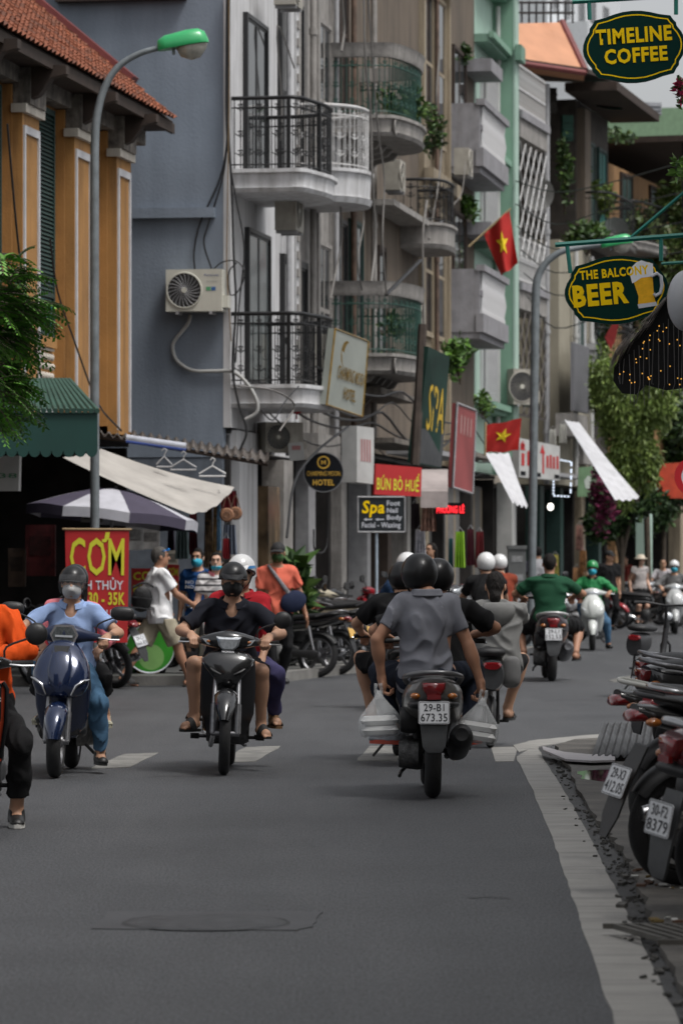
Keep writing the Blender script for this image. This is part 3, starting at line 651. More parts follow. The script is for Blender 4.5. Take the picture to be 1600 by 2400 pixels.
for z in (9.3, 6.15):
    o = Eh.box('balcony', GREYST, .1, 3.9, .001, .62, z-.42, z-.30); Eh.box('fascia', GREYST, .05, 3.95, .55, .70, z-.30, z+.05, o); b = MB(); b.box(.08, .2, -.62, -.001, z-.3, z+.9); b.build('side_panel', GREYST, o); b = MB(); b.box(3.8, 3.92, -.62, -.001, z-.3, z+.9); b.build('side_panel', GREYST, o)
    Eh.box('handrail', GREYST, .05, 3.95, .55, .72, z+.86, z+.98, o); Eh.box('middle_rail', GREYST, .21, 3.79, .60, .66, z+.40, z+.5, o)
    me = None
    for i in range(14):
        if me is None: q = MB(); q.lathe([(0, .05), (.06, .05), (.12, .03), (.36, .07), (.6, .03), (.75, .05), (.8, .05)], 10, (0, 0, 0), 'z'); ob = q.build('baluster', WHITE, o, 1.); me = ob.data
        else: ob = inst('baluster', me, o)
        ob.location = (.35+i*.25, -.63, z+.055)
    window(Eh, .6, 2.4, z-.2, z+2.1, DARKB, GLASS, leaves=2)
for z in (8.0, 11.2): Eh.box('cornice', GREYST, 2.4, 4.2, .001, .55, z-.1, z+.15)
Mh = House('mint_house', 'mint green house with white barred windows and dark green cornices', *[float(v) for v in (A.o+A.u*25.25)], .167)
Mh.box('front_wall', MINT, 0, 3.5, -8, 0, 3.3, 14.5); shop(Mh, 0, 3.5, 3.28); Mh.box('pier', MINTD, 2.95, 3.5, .001, .42, 3.3, 14.5); Mh.box('pier_edge', MINT, 2.94, 3.51, .421, .47, 3.3, 14.5)
for z in (4.5, 7.75, 9.6, 11.9, 13.1):
    c = Mh.box('cornice', MINTK, -.05, 2.93, .001, .30, z, z+.16); Mh.box('cornice_cap', MINTD, -.08, 2.93, .301, .40, z+.08, z+.2, c)
for z in (11.9, 13.4): Mh.box('capital', MINTK, 2.85, 3.6, .471, .60, z, z+.32)
for z0, z1 in ((10.3, 11.7), (4.75, 7.3), (8.0, 9.3)):
    w = window(Mh, .8, 2.6, z0, z1, WHITE, GLASS, leaves=2, rows=1)
    me = None
    for i in range(7):
        if me is None: q = MB(); q.box(-.03, .03, -.16, -.10, z0+.05, z1-.05); ob = q.build('window_bar', WHITE, w); me = ob.data
        else: ob = inst('window_bar', me, w)
        ob.location = (.95+i*.25, 0, 0)
# ---- 8.. houses of the bend
k2 = .235; pF = A.o+A.u*28.82+A.n*.18
F = House('lattice_house', 'house with diamond lattice screens and white railed balconies beside the mint house', float(pF[0]), float(pF[1]), k2)
F.box('front_wall', M('stained_wall', (.34, .30, .25), .85, var=.25, scale=2, bump=.3, bscale=20, streak=.7, streakcol=(.09, .08, .07), st=(3, 3, .4)), 0, 4.4, -6, -.9, 3.2, 12.4); shop(F, 0, 4.4, 3.18, dfront=-.9)
for z in (10.95, 7.35):
    o = F.box('balcony', WSTONE, 0.05, 3.3, -.899, .30, z-.55, z-.02); F.box('slab_edge', GREYST, .03, 3.34, .301, .36, z-.16, z, o); me = None
    for q0 in (z+.93, z+.45, z+.05): F.box('rail', WIRON, .1, 3.25, .22, .27, q0, q0+.05, o)
    for i in range(20):
        if me is None: q = MB(); q.box(-.018, .018, -.26, -.225, z, z+.93); ob = q.build('baluster', WIRON, o); me = ob.data
        else: ob = inst('baluster', me, o)
        ob.location = (.12+i*.165, 0, 0)
def lattice(H, s0, s1, z0, z1, d, m, st=.62):
    o = H.box('lattice_frame', m, s0, s1, d-.02, d+.01, z0-.05, z0); n = int((s1-s0+z1-z0)/st); me = {}
    for sg in (1, -1):
        for i in range(n+1):
            c = i*st-(z1-z0) if sg > 0 else i*st
            # line s = s0 + c + sg*t, t in [0, z1-z0]
            t0, t1 = (max(0, -c), min(z1-z0, s1-s0-c)) if sg > 0 else (max(0, c-(s1-s0)), min(z1-z0, c))
            if t1-t0 < .1: continue
            q = MB(); a, b2 = V(s0+c+sg*t0, -d-.011-(.012 if sg > 0 else 0), z0+t0), V(s0+c+sg*t1, -d-.011-(.012 if sg > 0 else 0), z0+t1); q.tube([a, b2], .016, 4); q.build('lattice_bar', m, o)
lattice(F, 0.1, 3.2, 7.9, 10.3, .27, WIRON); lattice(F, .1, 3.2, 4.6, 6.75, .27, M('dark_lattice', (.07, .06, .055), .6))
window(F, .8, 2.6, 7.5, 9.9, WHITE, GLASS, d=-.9, leaves=2); window(F, .8, 2.6, 4.3, 6.6, WHITE, GLASS, d=-.9, leaves=2)
o = F.box('roof_terrace', DARKB, -.1, 4.4, -2, -.3, 12.41, 12.5)
Gh = House('stucco_house', 'plain beige stucco house with grey corrugated balcony panel and orange eave', *[float(v) for v in (F.o+F.u*4.45)], k2)
STU = M('pale_stucco', (.29, .265, .205), .85, var=.1, scale=2, bump=.25, bscale=22, streak=.6, streakcol=(.10, .09, .07), st=(1.5, 1.5, .3), lo=.55, hi=.8)
Gh.box('front_wall', STU, 0, 4.2, -6, .35, 3.2, 8.6); Gh.box('upper_wall', DARKB, .2, 4.2, -6, -1.2, 8.61, 13); shop(Gh, 0, 4.2, 3.18)
ORG = M('orange_plaster', (.48, .235, .135), .75, var=.1, scale=2, streak=.5, streakcol=(.30, .11, .04), st=(1.5, 1.5, .2), lo=.55, hi=.75)
b = MB(); iv = Matrix.Translation(Gh.root.location) @ Matrix.Rotation(Gh.rz, 4, 'Z'); iv.invert()
ep = [iv @ P(*c) for c in ((1180, 56, 84.5), (1316, 52, 86), (1370, 166, 84.6), (1180, 138, 83))]; b.add(ep+[p+V(1.6, .3, -.02) for p in ep], [(0, 1, 2, 3), (7, 6, 5, 4), (0, 4, 5, 1), (1, 5, 6, 2), (2, 6, 7, 3), (3, 7, 4, 0)]); b.build('orange_eave', ORG, Gh.root)
b = MB(); b.tube([ep[1], ep[2]], .09, 6); b.tube([ep[3]+V(-.05, 0, -.05), ep[2]+V(-.05, 0, -.05)], .07, 6); b.build('eave_edge', REDF, Gh.root)
b = MB(); sp_ = [iv @ P(*c) for c in ((1180, 142, 83), (1372, 170, 84.6), (1450, 196, 92), (1240, 190, 94))]; b.add(sp_+[p+V(0, 0, .1) for p in sp_], [(0, 1, 2, 3), (7, 6, 5, 4), (0, 4, 5, 1), (1, 5, 6, 2), (2, 6, 7, 3), (3, 7, 4, 0)]); b.build('soffit', DARKB, Gh.root)
for i in range(9): b = MB(); b.tube([iv @ P(1205+i*17, 54, 86.5), iv @ P(1205+i*17, 2, 86.5)], .025, 5); b.build('terrace_post', BIRON, Gh.root)
for yy in (6, 30): b = MB(); b.tube([iv @ P(1195, yy, 86.5), iv @ P(1345, yy, 86.5)], .03, 5); b.build('terrace_rail', BIRON, Gh.root)
o = Gh.box('balcony', WSTONE, -.5, 1.5, .36, .75, 4.25, 4.75); Gh.box('corrugated_panel', M('corrugated_grey', (.20, .20, .215), .5, var=.08, scale=3), -.5, 1.5, .70, .76, 4.8, 6.3, o)
for i in range(22): b = MB(); b.box(-.48+i*.09, -.44+i*.09, -.785, -.761, 4.82, 6.28); b.build('ridge', M('corrugated_grey', (.2, .2, .2)), o)
window(Gh, 1.8, 3.2, 5.3, 7.4, WHITE, SHUT, d=.35, leaves=2); Gh.box('ac_ledge', WSTONE, 1.8, 3.4, .351, .6, 3.7, 4.3)
Hh = House('vine_house', 'dark timber house hung with green vines beneath a brown eave', *[float(v) for v in (Gh.o+Gh.u*4.25)], k2)
Hh.box('front_wall', M('dark_timber', (.05, .042, .036), .8, var=.4, scale=3), 0, 4.6, -6, 0, 3.2, 12.2); shop(Hh, 0, 4.6, 3.18)
Hh.box('eave', DARKB, -1.5, 5, .001, 1.2, 12.2, 12.4); Hh.box('beige_pier', BEIGE, .1, .9, .001, .2, 5, 12); o = None
for z in (9.1, 6.1): o = balcony(Hh, [(.2, .0), (.25, .7), (2.2, .85), (4.2, .7), (4.3, .0)], z, .2, .95, WSTONE, BIRON, bal=.2, scroll=False)
window(Hh, 1.2, 2.4, 9.2, 11.4, SHUT, SHUT, leaves=2); window(Hh, 2.9, 4.1, 9.2, 11.4, SHUT, TEAL, leaves=2); window(Hh, 1.5, 3, 6.2, 8.2, SHUT, GLASS, leaves=2)
k3 = .30; pI = Hh.o+Hh.u*4.7
I = House('amber_house', 'long amber house with a rusty iron balcony and dark roof further up the bend', float(pI[0]), float(pI[1]), k3)
AMBW = M('amber_plaster', (.30, .17, .075), .8, var=.14, scale=2, streak=.45, streakcol=(.15, .08, .035), st=(2, 2, .3))
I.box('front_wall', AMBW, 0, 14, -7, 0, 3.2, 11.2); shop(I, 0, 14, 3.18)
o = balcony(I, [(.2, .0), (.25, .8), (6, 1.0), (12.6, .8), (12.8, .0)], 9.3, .25, .95, WSTONE, BIRON, bal=.25, scroll=False)
for i, s in enumerate((1.2, 4.6, 8.2)): window(I, s, s+1.3, 9.35, 11.1, DARKB, SHUT, leaves=2); window(I, s+.3, s+1.5, 5.6, 8.0, DARKB, GLASS, leaves=2)
b = MB(); b.box(2, 14.5, -1.6, 6, 11.9, 12.05); b.build('roof', DARKB, I.root)
for s in (2.5, 6, 9.5, 13): b = MB(); b.box(s, s+.1, -1.4, -1.3, 9.3, 11.9); b.build('roof_post', BIRON, I.root)
for i, s in enumerate((9.2, 10.6, 11.6)): 
    t = empty('tarpaulin', I.W(s, 1.05, 9.35), I.rz, ('black tarpaulin sagging over the amber house balcony', 'second black tarpaulin bundled on the amber house balcony', 'last black tarpaulin at the far end of the amber balcony')[i], 'tarpaulin'); b = MB(); b.ell((0, 0, .35), (.65, .25, .6-.1*i), 12, 8); b.build('sheet', M('black_tarp', (.012, .012, .013), .5, var=.3, scale=6), t, 3.)
# far blocks closing the street
Kf = House('green_roofed_block', 'low far block under a pale green metal roof', 15.5, 150, .2); Kf.box('wall', CREAMW, 0, 12, -10, 0, 0, 17.5); Kf.box('roof', M('green_metal', (.20, .31, .19), .5), -1, 13, -10, .8, 17.5, 19.2)
Tw = House('white_tower', 'white high rise block with small dark windows above the far roofs', 9.9, 185, .3); TWM = M('tower_white', (.58, .60, .62), .7, var=.05)
Tw.box('wall', TWM, 0, 16, -12, 0, 0, 34); Tw.box('stair_tower', TWM, 0, 5, .01, 2, 0, 27.5)
for z in (22.5, 25.4, 28.3): 
    for s in (1, 3.4, 6.5, 9, 12): window(Tw, s, s+1.2, z, z+1.7, PIPE, GLASS, d=2.001 if s < 5 and z < 25.5 else .0, leaves=1)
for z in (24.6, 27.6): Tw.box('floor_band', PIPE, 5.1, 16, .001, .5, z, z+.25)
FS = House('end_house', 'low dim shophouse closing the view up the street', 11, 125, 1.5); FS.box('wall', M('dim_wall', (.16, .13, .10), .8, var=.4, scale=1), 0, 26, -10, 0, 3.3, 8.5); shop(FS, 0, 26, 3.3)
for i in range(8):
    window(FS, 1+i*3, 2.6+i*3, 4.4, 7.2, DARKB, GLASS, leaves=2)
# ------------------------------------------------------------------ people
SKIN = M('skin', (.42, .235, .15), .55, var=.06, scale=9, bump=.12, bscale=160); SKIN_TAN = M('skin_tan', (.33, .165, .10), .55, var=.07, scale=9, bump=.12, bscale=160)
SKIN_PALE = M('skin_pale', (.50, .30, .215), .55, var=.06, scale=9, bump=.12, bscale=160)
HAIR = M('hair_black', (.010, .008, .007), .6, var=.4, scale=60, bump=.8, bscale=120, stretch=(1, 1, .25), spec=.2)
EYE = M('eye_dark', (.012, .010, .010), .15, var=0)
def cloth(name, col, var=.10, bump=.35, rough=.85): return M(name, col, rough, var=var, scale=7, bump=bump, bscale=240, spec=.2)
def ik(a, c, l1, l2, hint):
    d = c-a; L = max(min(d.length, (l1+l2)*.998), abs(l1-l2)+.01); u = d.normalized(); hint = V(*hint); p = hint-u*hint.dot(u); p.normalize()
    x = (l1*l1-l2*l2+L*L)/(2*L); return a+u*x+p*math.sqrt(max(l1*l1-x*x, 0)), a+u*L
def frame3(u, fwd):
    u = V(*u).normalized(); r = V(*fwd).cross(u).normalized(); f = u.cross(r)
    return Matrix(((r.x, f.x, u.x), (r.y, f.y, u.y), (r.z, f.z, u.z)))
def hand_prims(w, d, pn, curl, side, sc=1.):
    """w wrist, d pointing direction, pn palm normal, side +1 right hand / -1 left"""
    d = V(*d).normalized(); pn = V(*pn); pn = (pn-d*pn.dot(d)).normalized(); s = d.cross(pn)*side
    # s points to the thumb side
    pr = []; q = w+d*.045*sc
    R = Matrix(((s.x, d.x, pn.x), (s.y, d.y, pn.y), (s.z, d.z, pn.z)))
    pr.append(('e', q, (.041*sc, .05*sc, .017*sc), R, .01))
    pr.append(('c', w, q, .027*sc, .026*sc, .012))
    for i, (o, L) in enumerate(((.028, .078), (.010, .086), (-.009, .080), (-.026, .063))):
        p = w+d*.085*sc+s*o*sc; ang = .25*curl; dd = d
        for j, f in enumerate((.45, .30, .25)):
            ang += curl*(.75 if j else .55); dd = (d*math.cos(ang)+pn*math.sin(ang)+s*o*.6*(1-curl)).normalized(); e = p+dd*L*f*sc
            pr.append(('c', p, e, (.0095-.001*j)*sc, (.0088-.001*j)*sc, .005)); p = e
    p = w+d*.022*sc+s*.024*sc; e = p+(d*.55+s*.75+pn*.35).normalized()*.042*sc; e2 = e+(d*.8+pn*(.2+.6*curl)+s*.05*(1-curl)).normalized()*.034*sc
    pr += [('c', p, e, .013*sc, .0105*sc, .008), ('c', e, e2, .0105*sc, .0085*sc, .004)]
    return pr
def folds(seed, amp=.005, f=1.):
    r = np.random.default_rng(seed); K = r.normal(0, 1, (5, 3))*np.array([17, 17, 11])*f; ph = r.uniform(0, 6, 5); W2 = r.normal(0, 1, (5, 3))*7
    def fn(x, y, z):
        o = 0
        for i in range(5):
            o = o+np.sin(K[i, 0]*x+K[i, 1]*y+K[i, 2]*z+ph[i]+1.6*np.sin(W2[i, 0]*x+W2[i, 1]*y+W2[i, 2]*z))
        return amp*(.35-np.maximum(0, 1-np.abs(o/1.5)))
    return fn
def plane(o, n):
    n = V(*n).normalized(); o = V(*o); return lambda x, y, z: (x-o.x)*n.x+(y-o.y)*n.y+(z-o.z)*n.z
def person(label, loc, rz, po, sp, res=.012, group=None):
    """po: pose (hip, up, fwd, neck turn, hands, feet); sp: what the person wears. Local frame: forward +Y, right +X."""
    root = empty('person', loc, rz, label, 'person', group); sc = sp.get('sc', 1.); seed = sum(map(ord, label)) % 997
    wd = sp.get('wide', 1.)
    hip = V(*po['hip']); B = frame3(po.get('up', (0, 0, 1)), po.get('fwd', (0, 1, 0))); r, f, u = [V(*B.col[i]) for i in range(3)]
    shw = .168*sc*wd*sp.get('shw', 1); T = .455*sc; sb = hip+u*T; slump = po.get('slump', .03); sb += f*slump
    sh = {1: sb+r*shw+V(*po.get('shR', (0, 0, 0))), -1: sb-r*shw+V(*po.get('shL', (0, 0, 0)))}
    nk = sb+u*.06*sc; hf = V(*po.get('look', po.get('fwd', (0, 1, 0)))).normalized(); tilt = V(*po.get('headup', (0, 0, 1)))
    H = frame3(tilt, hf); hr, hfw, hu = [V(*H.col[i]) for i in range(3)]
    hc = nk+V(*po.get('head', (0, .035, .155)))*sc if 'head' not in po else nk+V(*po['head'])*sc
    el, wr, kn, an = {}, {}, {}, {}
    for s, key in ((1, 'R'), (-1, 'L')):
        el[s], wr[s] = ik(sh[s], V(*po['hand'+key]), .28*sc, .25*sc, po.get('elb'+key, (s*.6, -.6, -.5)))
        hj = hip+r*.088*s*sc*wd
        kn[s], an[s] = ik(hj, V(*po['foot'+key]), .43*sc, .41*sc, po.get('knee'+key, (s*.25, 1, .1)))
    def torso(w=1.):
        return [('e', hip+u*.03*sc, (.168*sc*w*wd, .125*sc*w, .13*sc), B, .06), ('e', hip+u*.18*sc+f*slump*.3, (.148*sc*w*wd, .112*sc*w*sp.get('belly', 1), .15*sc), B, .06),
                ('e', hip+u*.335*sc+f*slump*.75, (.172*sc*w*wd, .118*sc*w, .155*sc), B, .06), ('c', sb+r*shw*.75+u*.0*sc, sb-r*shw*.75, .062*sc*w, .062*sc*w, .05),
                ('c', sb, nk+u*.0*sc, .075*sc, .058*sc, .05)]
    def arm(s, t0=0, t1=2., g=0., fl=0.):
        o = []; a, e, w = sh[s], el[s], wr[s]
        o.append(('c', a, a.lerp(e, min(t1, 1)), .055*sc+g*.8, (.046*sc if t1 < 1 else .037*sc)+g*.8+fl, .018))
        if t1 > 1: o.append(('c', e, e.lerp(w, t1-1), .037*sc+g*.8, .026*sc+(1-min(t1-1, 1))*.01+g*.8+fl, .015)); 
        if t1 >= 2: o.append(('e', e.lerp(w, .28), (.039*sc+g*.5, .039*sc+g*.5, .075*sc+g), frame3(w-e, (0.3, 1, .2)), .03))
        return o
    def leg(s, t1=2., g=0., fl=0.):
        o = []; a = hip+r*.085*s*sc*wd; k, n = kn[s], an[s]
        o.append(('c', a, a.lerp(k, min(t1, 1)), .086*sc+g, (.068*sc if t1 < 1 else .054*sc)+g+fl, .05))
        if t1 > 1: o += [('c', k, k.lerp(n, t1-1), .054*sc+g, (.038 if t1 > 1.85 else .048)*sc+g+fl, .03)]
        if t1 > 1.3: o.append(('e', k.lerp(n, .3)-V(*po.get('calf', (0, .018, 0))), (.052*sc+g, .052*sc+g, .12*sc), frame3(k-n, (0, 1, .3)), .04))
        return o
    # --- body: one continuous skin
    pr = torso(); pr += arm(1)+arm(-1)+leg(1)+leg(-1)
    pr.append(('c', nk-u*.03, hc-hu*.05*sc-hfw*.02*sc, .056*sc, .052*sc, .02))
    pr += [('e', hc+hu*.02*sc-hfw*.01*sc, (.074*sc, .092*sc, .092*sc), H, .02), ('e', hc-hu*.055*sc+hfw*.022*sc, (.057*sc, .064*sc, .062*sc), H, .04),
           ('c', hc+hfw*.088*sc+hu*.012*sc, hc+hfw*.105*sc-hu*.022*sc, .010*sc, .015*sc, .014), ('e', hc+hfw*.078*sc+hu*.035*sc, (.05*sc, .018*sc, .012*sc), H, .015),
           ('e', hc+hfw*.080*sc-hu*.058*sc, (.024*sc, .012*sc, .008*sc), H, .008), ('e', hc+hfw*.075*sc-hu*.09*sc, (.02*sc, .018*sc, .014*sc), H, .012)]
    for s in (1, -1):
        pr.append(('e', hc+hr*s*.077*sc-hfw*.012*sc-hu*.008*sc, (.010*sc, .022*sc, .032*sc), H, .006))
        k = 'R' if s == 1 else 'L'; hd = po.get('hdir'+k); 
        hd = V(*hd) if hd else (wr[s]-el[s]).normalized()
        pr += hand_prims(wr[s], hd, po.get('palm'+k, (0, 0, -1)), po.get('curl'+k, .9), s*po.get('thumb'+k, 1), sc*1.04)
        td = V(*po.get('toe'+k, (s*.12, 1, -.05))).normalized(); a = an[s]
        hl = a+V(0, 0, -.055*sc)-td*.035*sc; q = a+V(0, 0, -.055*sc)+td*.13*sc
        pr += [('c', a, a+V(0, 0, -.045*sc)+td*.03*sc, .036*sc, .038*sc, .02), ('c', hl, hl+td*.05*sc, .033*sc, .034*sc, .02), ('c', hl+td*.05*sc, q, .036*sc, .036*sc, .02)]
        sd = td.cross(V(0, 0, 1)).normalized()*s*-1
        if not sp.get('shoe'):
            for i in range(5): 
                o = q+sd*(.024-.013*i)*sc*(1 if True else 0); pr.append(('c', o, o+td*(.05-.006*i)*sc+V(0, 0, -.012*sc), .0125*sc-.001*i, .0105*sc-.001*i, .006))
    vs, fs = sdf_mesh(pr, res*.8, .015); npmesh('body', vs, fs, sp.get('skin', SKIN), root)
    rc = max(res, .008)
    nfold = folds(seed, sp.get('fold', .019))
    # --- shirt or jacket
    if 'shirt' in sp:
        st = sp.get('sleeve', .62); g = max(.011, sp.get('loose', .014)*.62)
        q = [(p[0], p[1], tuple(a+g for a in p[2]), *p[3:]) if p[0] == 'e' else (p[0], p[1], p[2], p[3]+g, p[4]+g, *p[5:]) for p in torso()]
        q[4] = ('c', sb, nk-u*.005, .078*sc+g, .060*sc+g*.6, .05)
        hem = hip+u*sp.get('hem', -.02); q.append(('e', hip+u*(sp.get('hem', -.02)+.06), (.165*sc*wd+g, .13*sc+g, .14*sc), B, .05))
        tor = q
        q = tor+arm(1, 0, st, g, sp.get('flare', .010)*.5)+arm(-1, 0, st, g, sp.get('flare', .010)*.5)
        pn_ = plane(nk+u*.016-f*.01, (u*.9+f*.36)); cuts = [plane(hem, -u), lambda x, y, z: np.minimum(pn_(x, y, z), .115-np.sqrt((x-nk.x)**2+(y-nk.y)**2+(z-nk.z)**2))]
        if sp.get('vneck'):
            vc = nk+f*.085*sc-u*.038*sc
            def vcut(x, y, z):
                qx = ((x-vc.x)*r.x+(y-vc.y)*r.y+(z-vc.z)*r.z)/.042; qf = ((x-vc.x)*f.x+(y-vc.y)*f.y+(z-vc.z)*f.z)/.075; qz = ((x-vc.x)*u.x+(y-vc.y)*u.y+(z-vc.z)*u.z)/.052
                return .04*(1-np.sqrt(qx*qx+qf*qf+qz*qz))
            cuts.append(vcut)
        if sp.get('sleeve', .62) > 0:
            for s in (1, -1):
                a, e, w = sh[s], el[s], wr[s]; p0 = a.lerp(e, st) if st <= 1 else e.lerp(w, st-1); nd = (e-a) if st <= 1 else (w-e); nd = nd.normalized()
                def cf(x, y, z, p0=p0, nd=nd): 
                    d = (x-p0.x)*nd.x+(y-p0.y)*nd.y+(z-p0.z)*nd.z
                    rr = np.sqrt(np.maximum((x-p0.x)**2+(y-p0.y)**2+(z-p0.z)**2-d*d, 0))
                    return np.minimum(d, .12-rr)
                if st < 1.9: cuts.append(cf)
        vs, fs = sdf_mesh(q, rc, .018, 0, cuts, nfold); npmesh(sp.get('shirtname', 'shirt'), vs, fs, sp['shirt'], root)
        if sp.get('collar'):
            cp = nk+u*.004; ringp = []; b = MB()
            for lay, (dr, dz) in enumerate(((.070, .020), (.076, .052), (.088, .046), (.104, .012), (.098, .006))):
                ring = []
                for j in range(26):
                    a = PI*.5+.34+(2*PI-.68)*j/25
                    ring.append(cp+(r*math.cos(a)*dr*1.05+f*math.sin(a)*dr*1.0)*sc+u*(dz-.020-.030*max(0, math.sin(a)))*sc)
                ringp.append(ring)
            for i in range(4):
                n0 = len(b.v); b.add(ringp[i]+ringp[i+1], [(j, j+1, 27+j, 26+j) for j in range(25)])
            b.build('collar', sp['collar'], root, 3.)
    if 'pants' in sp:
        t = sp.get('plen', 1.95); g = sp.get('ploose', .016)*.65
        q = [('e', hip+u*.0, (.172*sc*wd+g*.5, .135*sc+g*.5, .12*sc), B, .05)]+leg(1, t, g, sp.get('pflare', .004))+leg(-1, t, g, sp.get('pflare', .004))
        cuts = [plane(hip+u*(min(.10, sp.get('hem', -.02)+.055) if 'shirt' in sp and hip.z-kn[1].z > .25 else .1), u)]
        for s in (1, -1):
            a, k, n = hip+r*.085*s*sc, kn[s], an[s]; p0 = a.lerp(k, t) if t <= 1 else k.lerp(n, t-1); nd = ((k-a) if t <= 1 else (n-k)).normalized()
            def cf(x, y, z, p0=p0, nd=nd):
                d = (x-p0.x)*nd.x+(y-p0.y)*nd.y+(z-p0.z)*nd.z; rr = np.sqrt(np.maximum((x-p0.x)**2+(y-p0.y)**2+(z-p0.z)**2-d*d, 0))
                return np.minimum(d, .14-rr)
            cuts.append(cf)
        vs, fs = sdf_mesh(q, rc, .02, 0, cuts, folds(seed+3, sp.get('fold', .019)*.9)); npmesh(sp.get('pantsname', 'trousers'), vs, fs, sp['pants'], root)
    if 'skirt' in sp:
        b = MB(); b.loft([[hip+V(math.cos(a)*w, math.sin(a)*w*.8, z)*sc for a in [2*PI*j/24 for j in range(24)]] for z, w in ((.12, .14), (0, .19), (-.2, .21), (-.36, .22))]); b.build('skirt', sp['skirt'], root, 3.)
    for s, k in ((1, 'R'), (-1, 'L')):
        td = V(*po.get('toe'+k, (s*.12, 1, -.05))).normalized(); a = an[s]; z0 = a.z-.094*sc; tz = V(td.x, td.y, 0).normalized()
        if sp.get('shoe'):
            m = sp['shoe']; q = [('c', a+V(0, 0, -.02), a+V(0, 0, -.05)+td*.01, .048*sc, .048*sc, .02), ('c', a+V(0, 0, -.055)-td*.045*sc, a+V(0, 0, -.062)+td*.15*sc, .043*sc, .044*sc, .02)]
            vs, fs = sdf_mesh(q, rc*.8, .02, 0, [plane((0, 0, z0+.016)+a*0 if False else V(0, 0, z0+.016), (0, 0, -1)), plane(a+V(0, 0, .03), (0, 0, 1))]); npmesh('shoe', vs, fs, m, root)
            b = MB(); o = sup(.046*sc, .138*sc, 2.6, 20); sd = tz.cross(V(0, 0, 1)); c = a+tz*.05*sc
            b.loft([[V(c.x, c.y, zz)+sd*x+tz*y for x, y in o][::-1] for zz in (z0-.004, z0+.022)]); b.build('sole', sp.get('sole', m), root, .6)
        if sp.get('sandal'):
            m = sp['sandal']; b = MB(); o = sup(.047*sc, .135*sc, 2.6, 20); sd = tz.cross(V(0, 0, 1)); c = a+tz*.055*sc
            b.loft([[V(c.x, c.y, zz)+sd*x+tz*y for x, y in o][::-1] for zz in (z0-.012, z0+.006)])
            b.build('sole', m, root, .6); b = MB(); c2 = c+tz*.035*sc; rings = []
            for y in (-.045, .0, .045):
                rings.append([c2+sd*(.050*sc*math.cos(t))+tz*y*sc*(1-.25*math.sin(t))+V(0, 0, z0-c2.z+.004+(.070-.02*(y/.045))*sc*math.sin(t)) for t in [PI*j/10 for j in range(11)]])
            for i in range(2): b.add(rings[i]+rings[i+1], [(j, j+1, 12+j, 11+j) for j in range(10)])
            b.build('strap', m, root, 3.)
    # --- head
    face = lambda q, z: hc+hfw*q*sc+hu*z*sc
    b = MB()
    for s in (1, -1): b.ell(hc+hr*s*.030*sc+hfw*.084*sc+hu*.012*sc, (.0145*sc, .010*sc, .0065*sc), 10, 6, H)
    if not sp.get('noface'): b.build('eyes', EYE, root, 3.)
    if not sp.get('noface') and not sp.get('nobrow'):
        b = MB()
        for s in (1, -1): b.tube([hc+hr*s*x*sc+hfw*y*sc+hu*z*sc for x, y, z in ((.014, .098, .030), (.03, .095, .036), (.046, .082, .031))], [.004, .0045, .002], 6)
        b.build('eyebrows', HAIR, root, 3.)
    hair = sp.get('hair', 'short')
    if hair:
        hm = sp.get('hairmat', HAIR)
        q = [('e', hc+hu*.028*sc-hfw*.014*sc, (.080*sc, .100*sc, .096*sc), H, .02), ('c', hc-hfw*.06*sc+hu*.0, hc-hfw*.05*sc-hu*.06*sc, .055*sc, .045*sc, .02)]
        if hair == 'bun': q += [('e', hc-hfw*.10*sc-hu*.085*sc, (.045*sc, .045*sc, .05*sc), H, .02), ('c', hc-hfw*.07*sc-hu*.02*sc, hc-hfw*.10*sc-hu*.13*sc, .05*sc, .03*sc, .02)]
        if hair == 'long': q += [('c', hc+hr*s*.065*sc-hfw*.035*sc, hc+hr*s*.075*sc-hfw*.04*sc-hu*.24*sc, .035*sc, .028*sc, .03) for s in (1, -1)]+[('c', hc-hfw*.07*sc, hc-hfw*.09*sc-hu*.24*sc, .06*sc, .04*sc, .03)]
        if hair == 'pony': q += [('c', hc-hfw*.09*sc, hc-hfw*.11*sc-hu*.17*sc, .035*sc, .022*sc, .03)]
        cuts = [lambda x, y, z: np.minimum(plane(face(.045, 0), hfw)(x, y, z), -plane(face(0, .062), (hu*.9-hfw*.25))(x, y, z)), plane(face(0, -.30 if hair == 'long' else -.19 if hair in ('bun', 'pony') else -.07), -hu)]
        if sp.get('thin'): cuts.append(plane(face(0, .085), hu))
        vs, fs = sdf_mesh(q, rc*.75, .02, 0, cuts, folds(seed+9, .005, 3)); npmesh('hair', vs, fs, hm, root)
    if 'helmet' in sp:
        sz = sp.get('hsize', .95)*sc
        q = [('e', face(-.014, .030), (.112*sz, .134*sz, .122*sz), H, 0)]
        vs, fs = sdf_mesh(q, .009 if res < .015 else rc, 0, 0, [plane(face(0, sp.get('hcut', -.01)), (-hu+hfw*sp.get('hslope', .30)))]); h = npmesh('helmet', vs, fs, sp['helmet'], root)
        b = MB(); c0 = face(-.014, .030); rim = []
        zc = sp.get('hcut', -.01); sl = sp.get('hslope', .30)
        for j in range(40):
            a = 2*PI*j/40; px, py = math.cos(a)*.112*sz, math.sin(a)*.134*sz
            # where the shell meets the cut
            zz = zc*sc+(py-.014*sc)*sl; t = (zz-.030*sc)/(.122*sz); k = math.sqrt(max(0, 1-min(t*t, .95))); py2 = py*k; zz = zc*sc+(py2-.014*sc)*sl
            rim.append(hc+hr*px*k+hfw*(py2-.014*sc)+hu*zz)
        b.tube(rim, .006*sz, 6, True); b.build('helmet_rim', sp.get('rimmat', M('black_rubber', (.012, .012, .012), .7)), h, 3.)
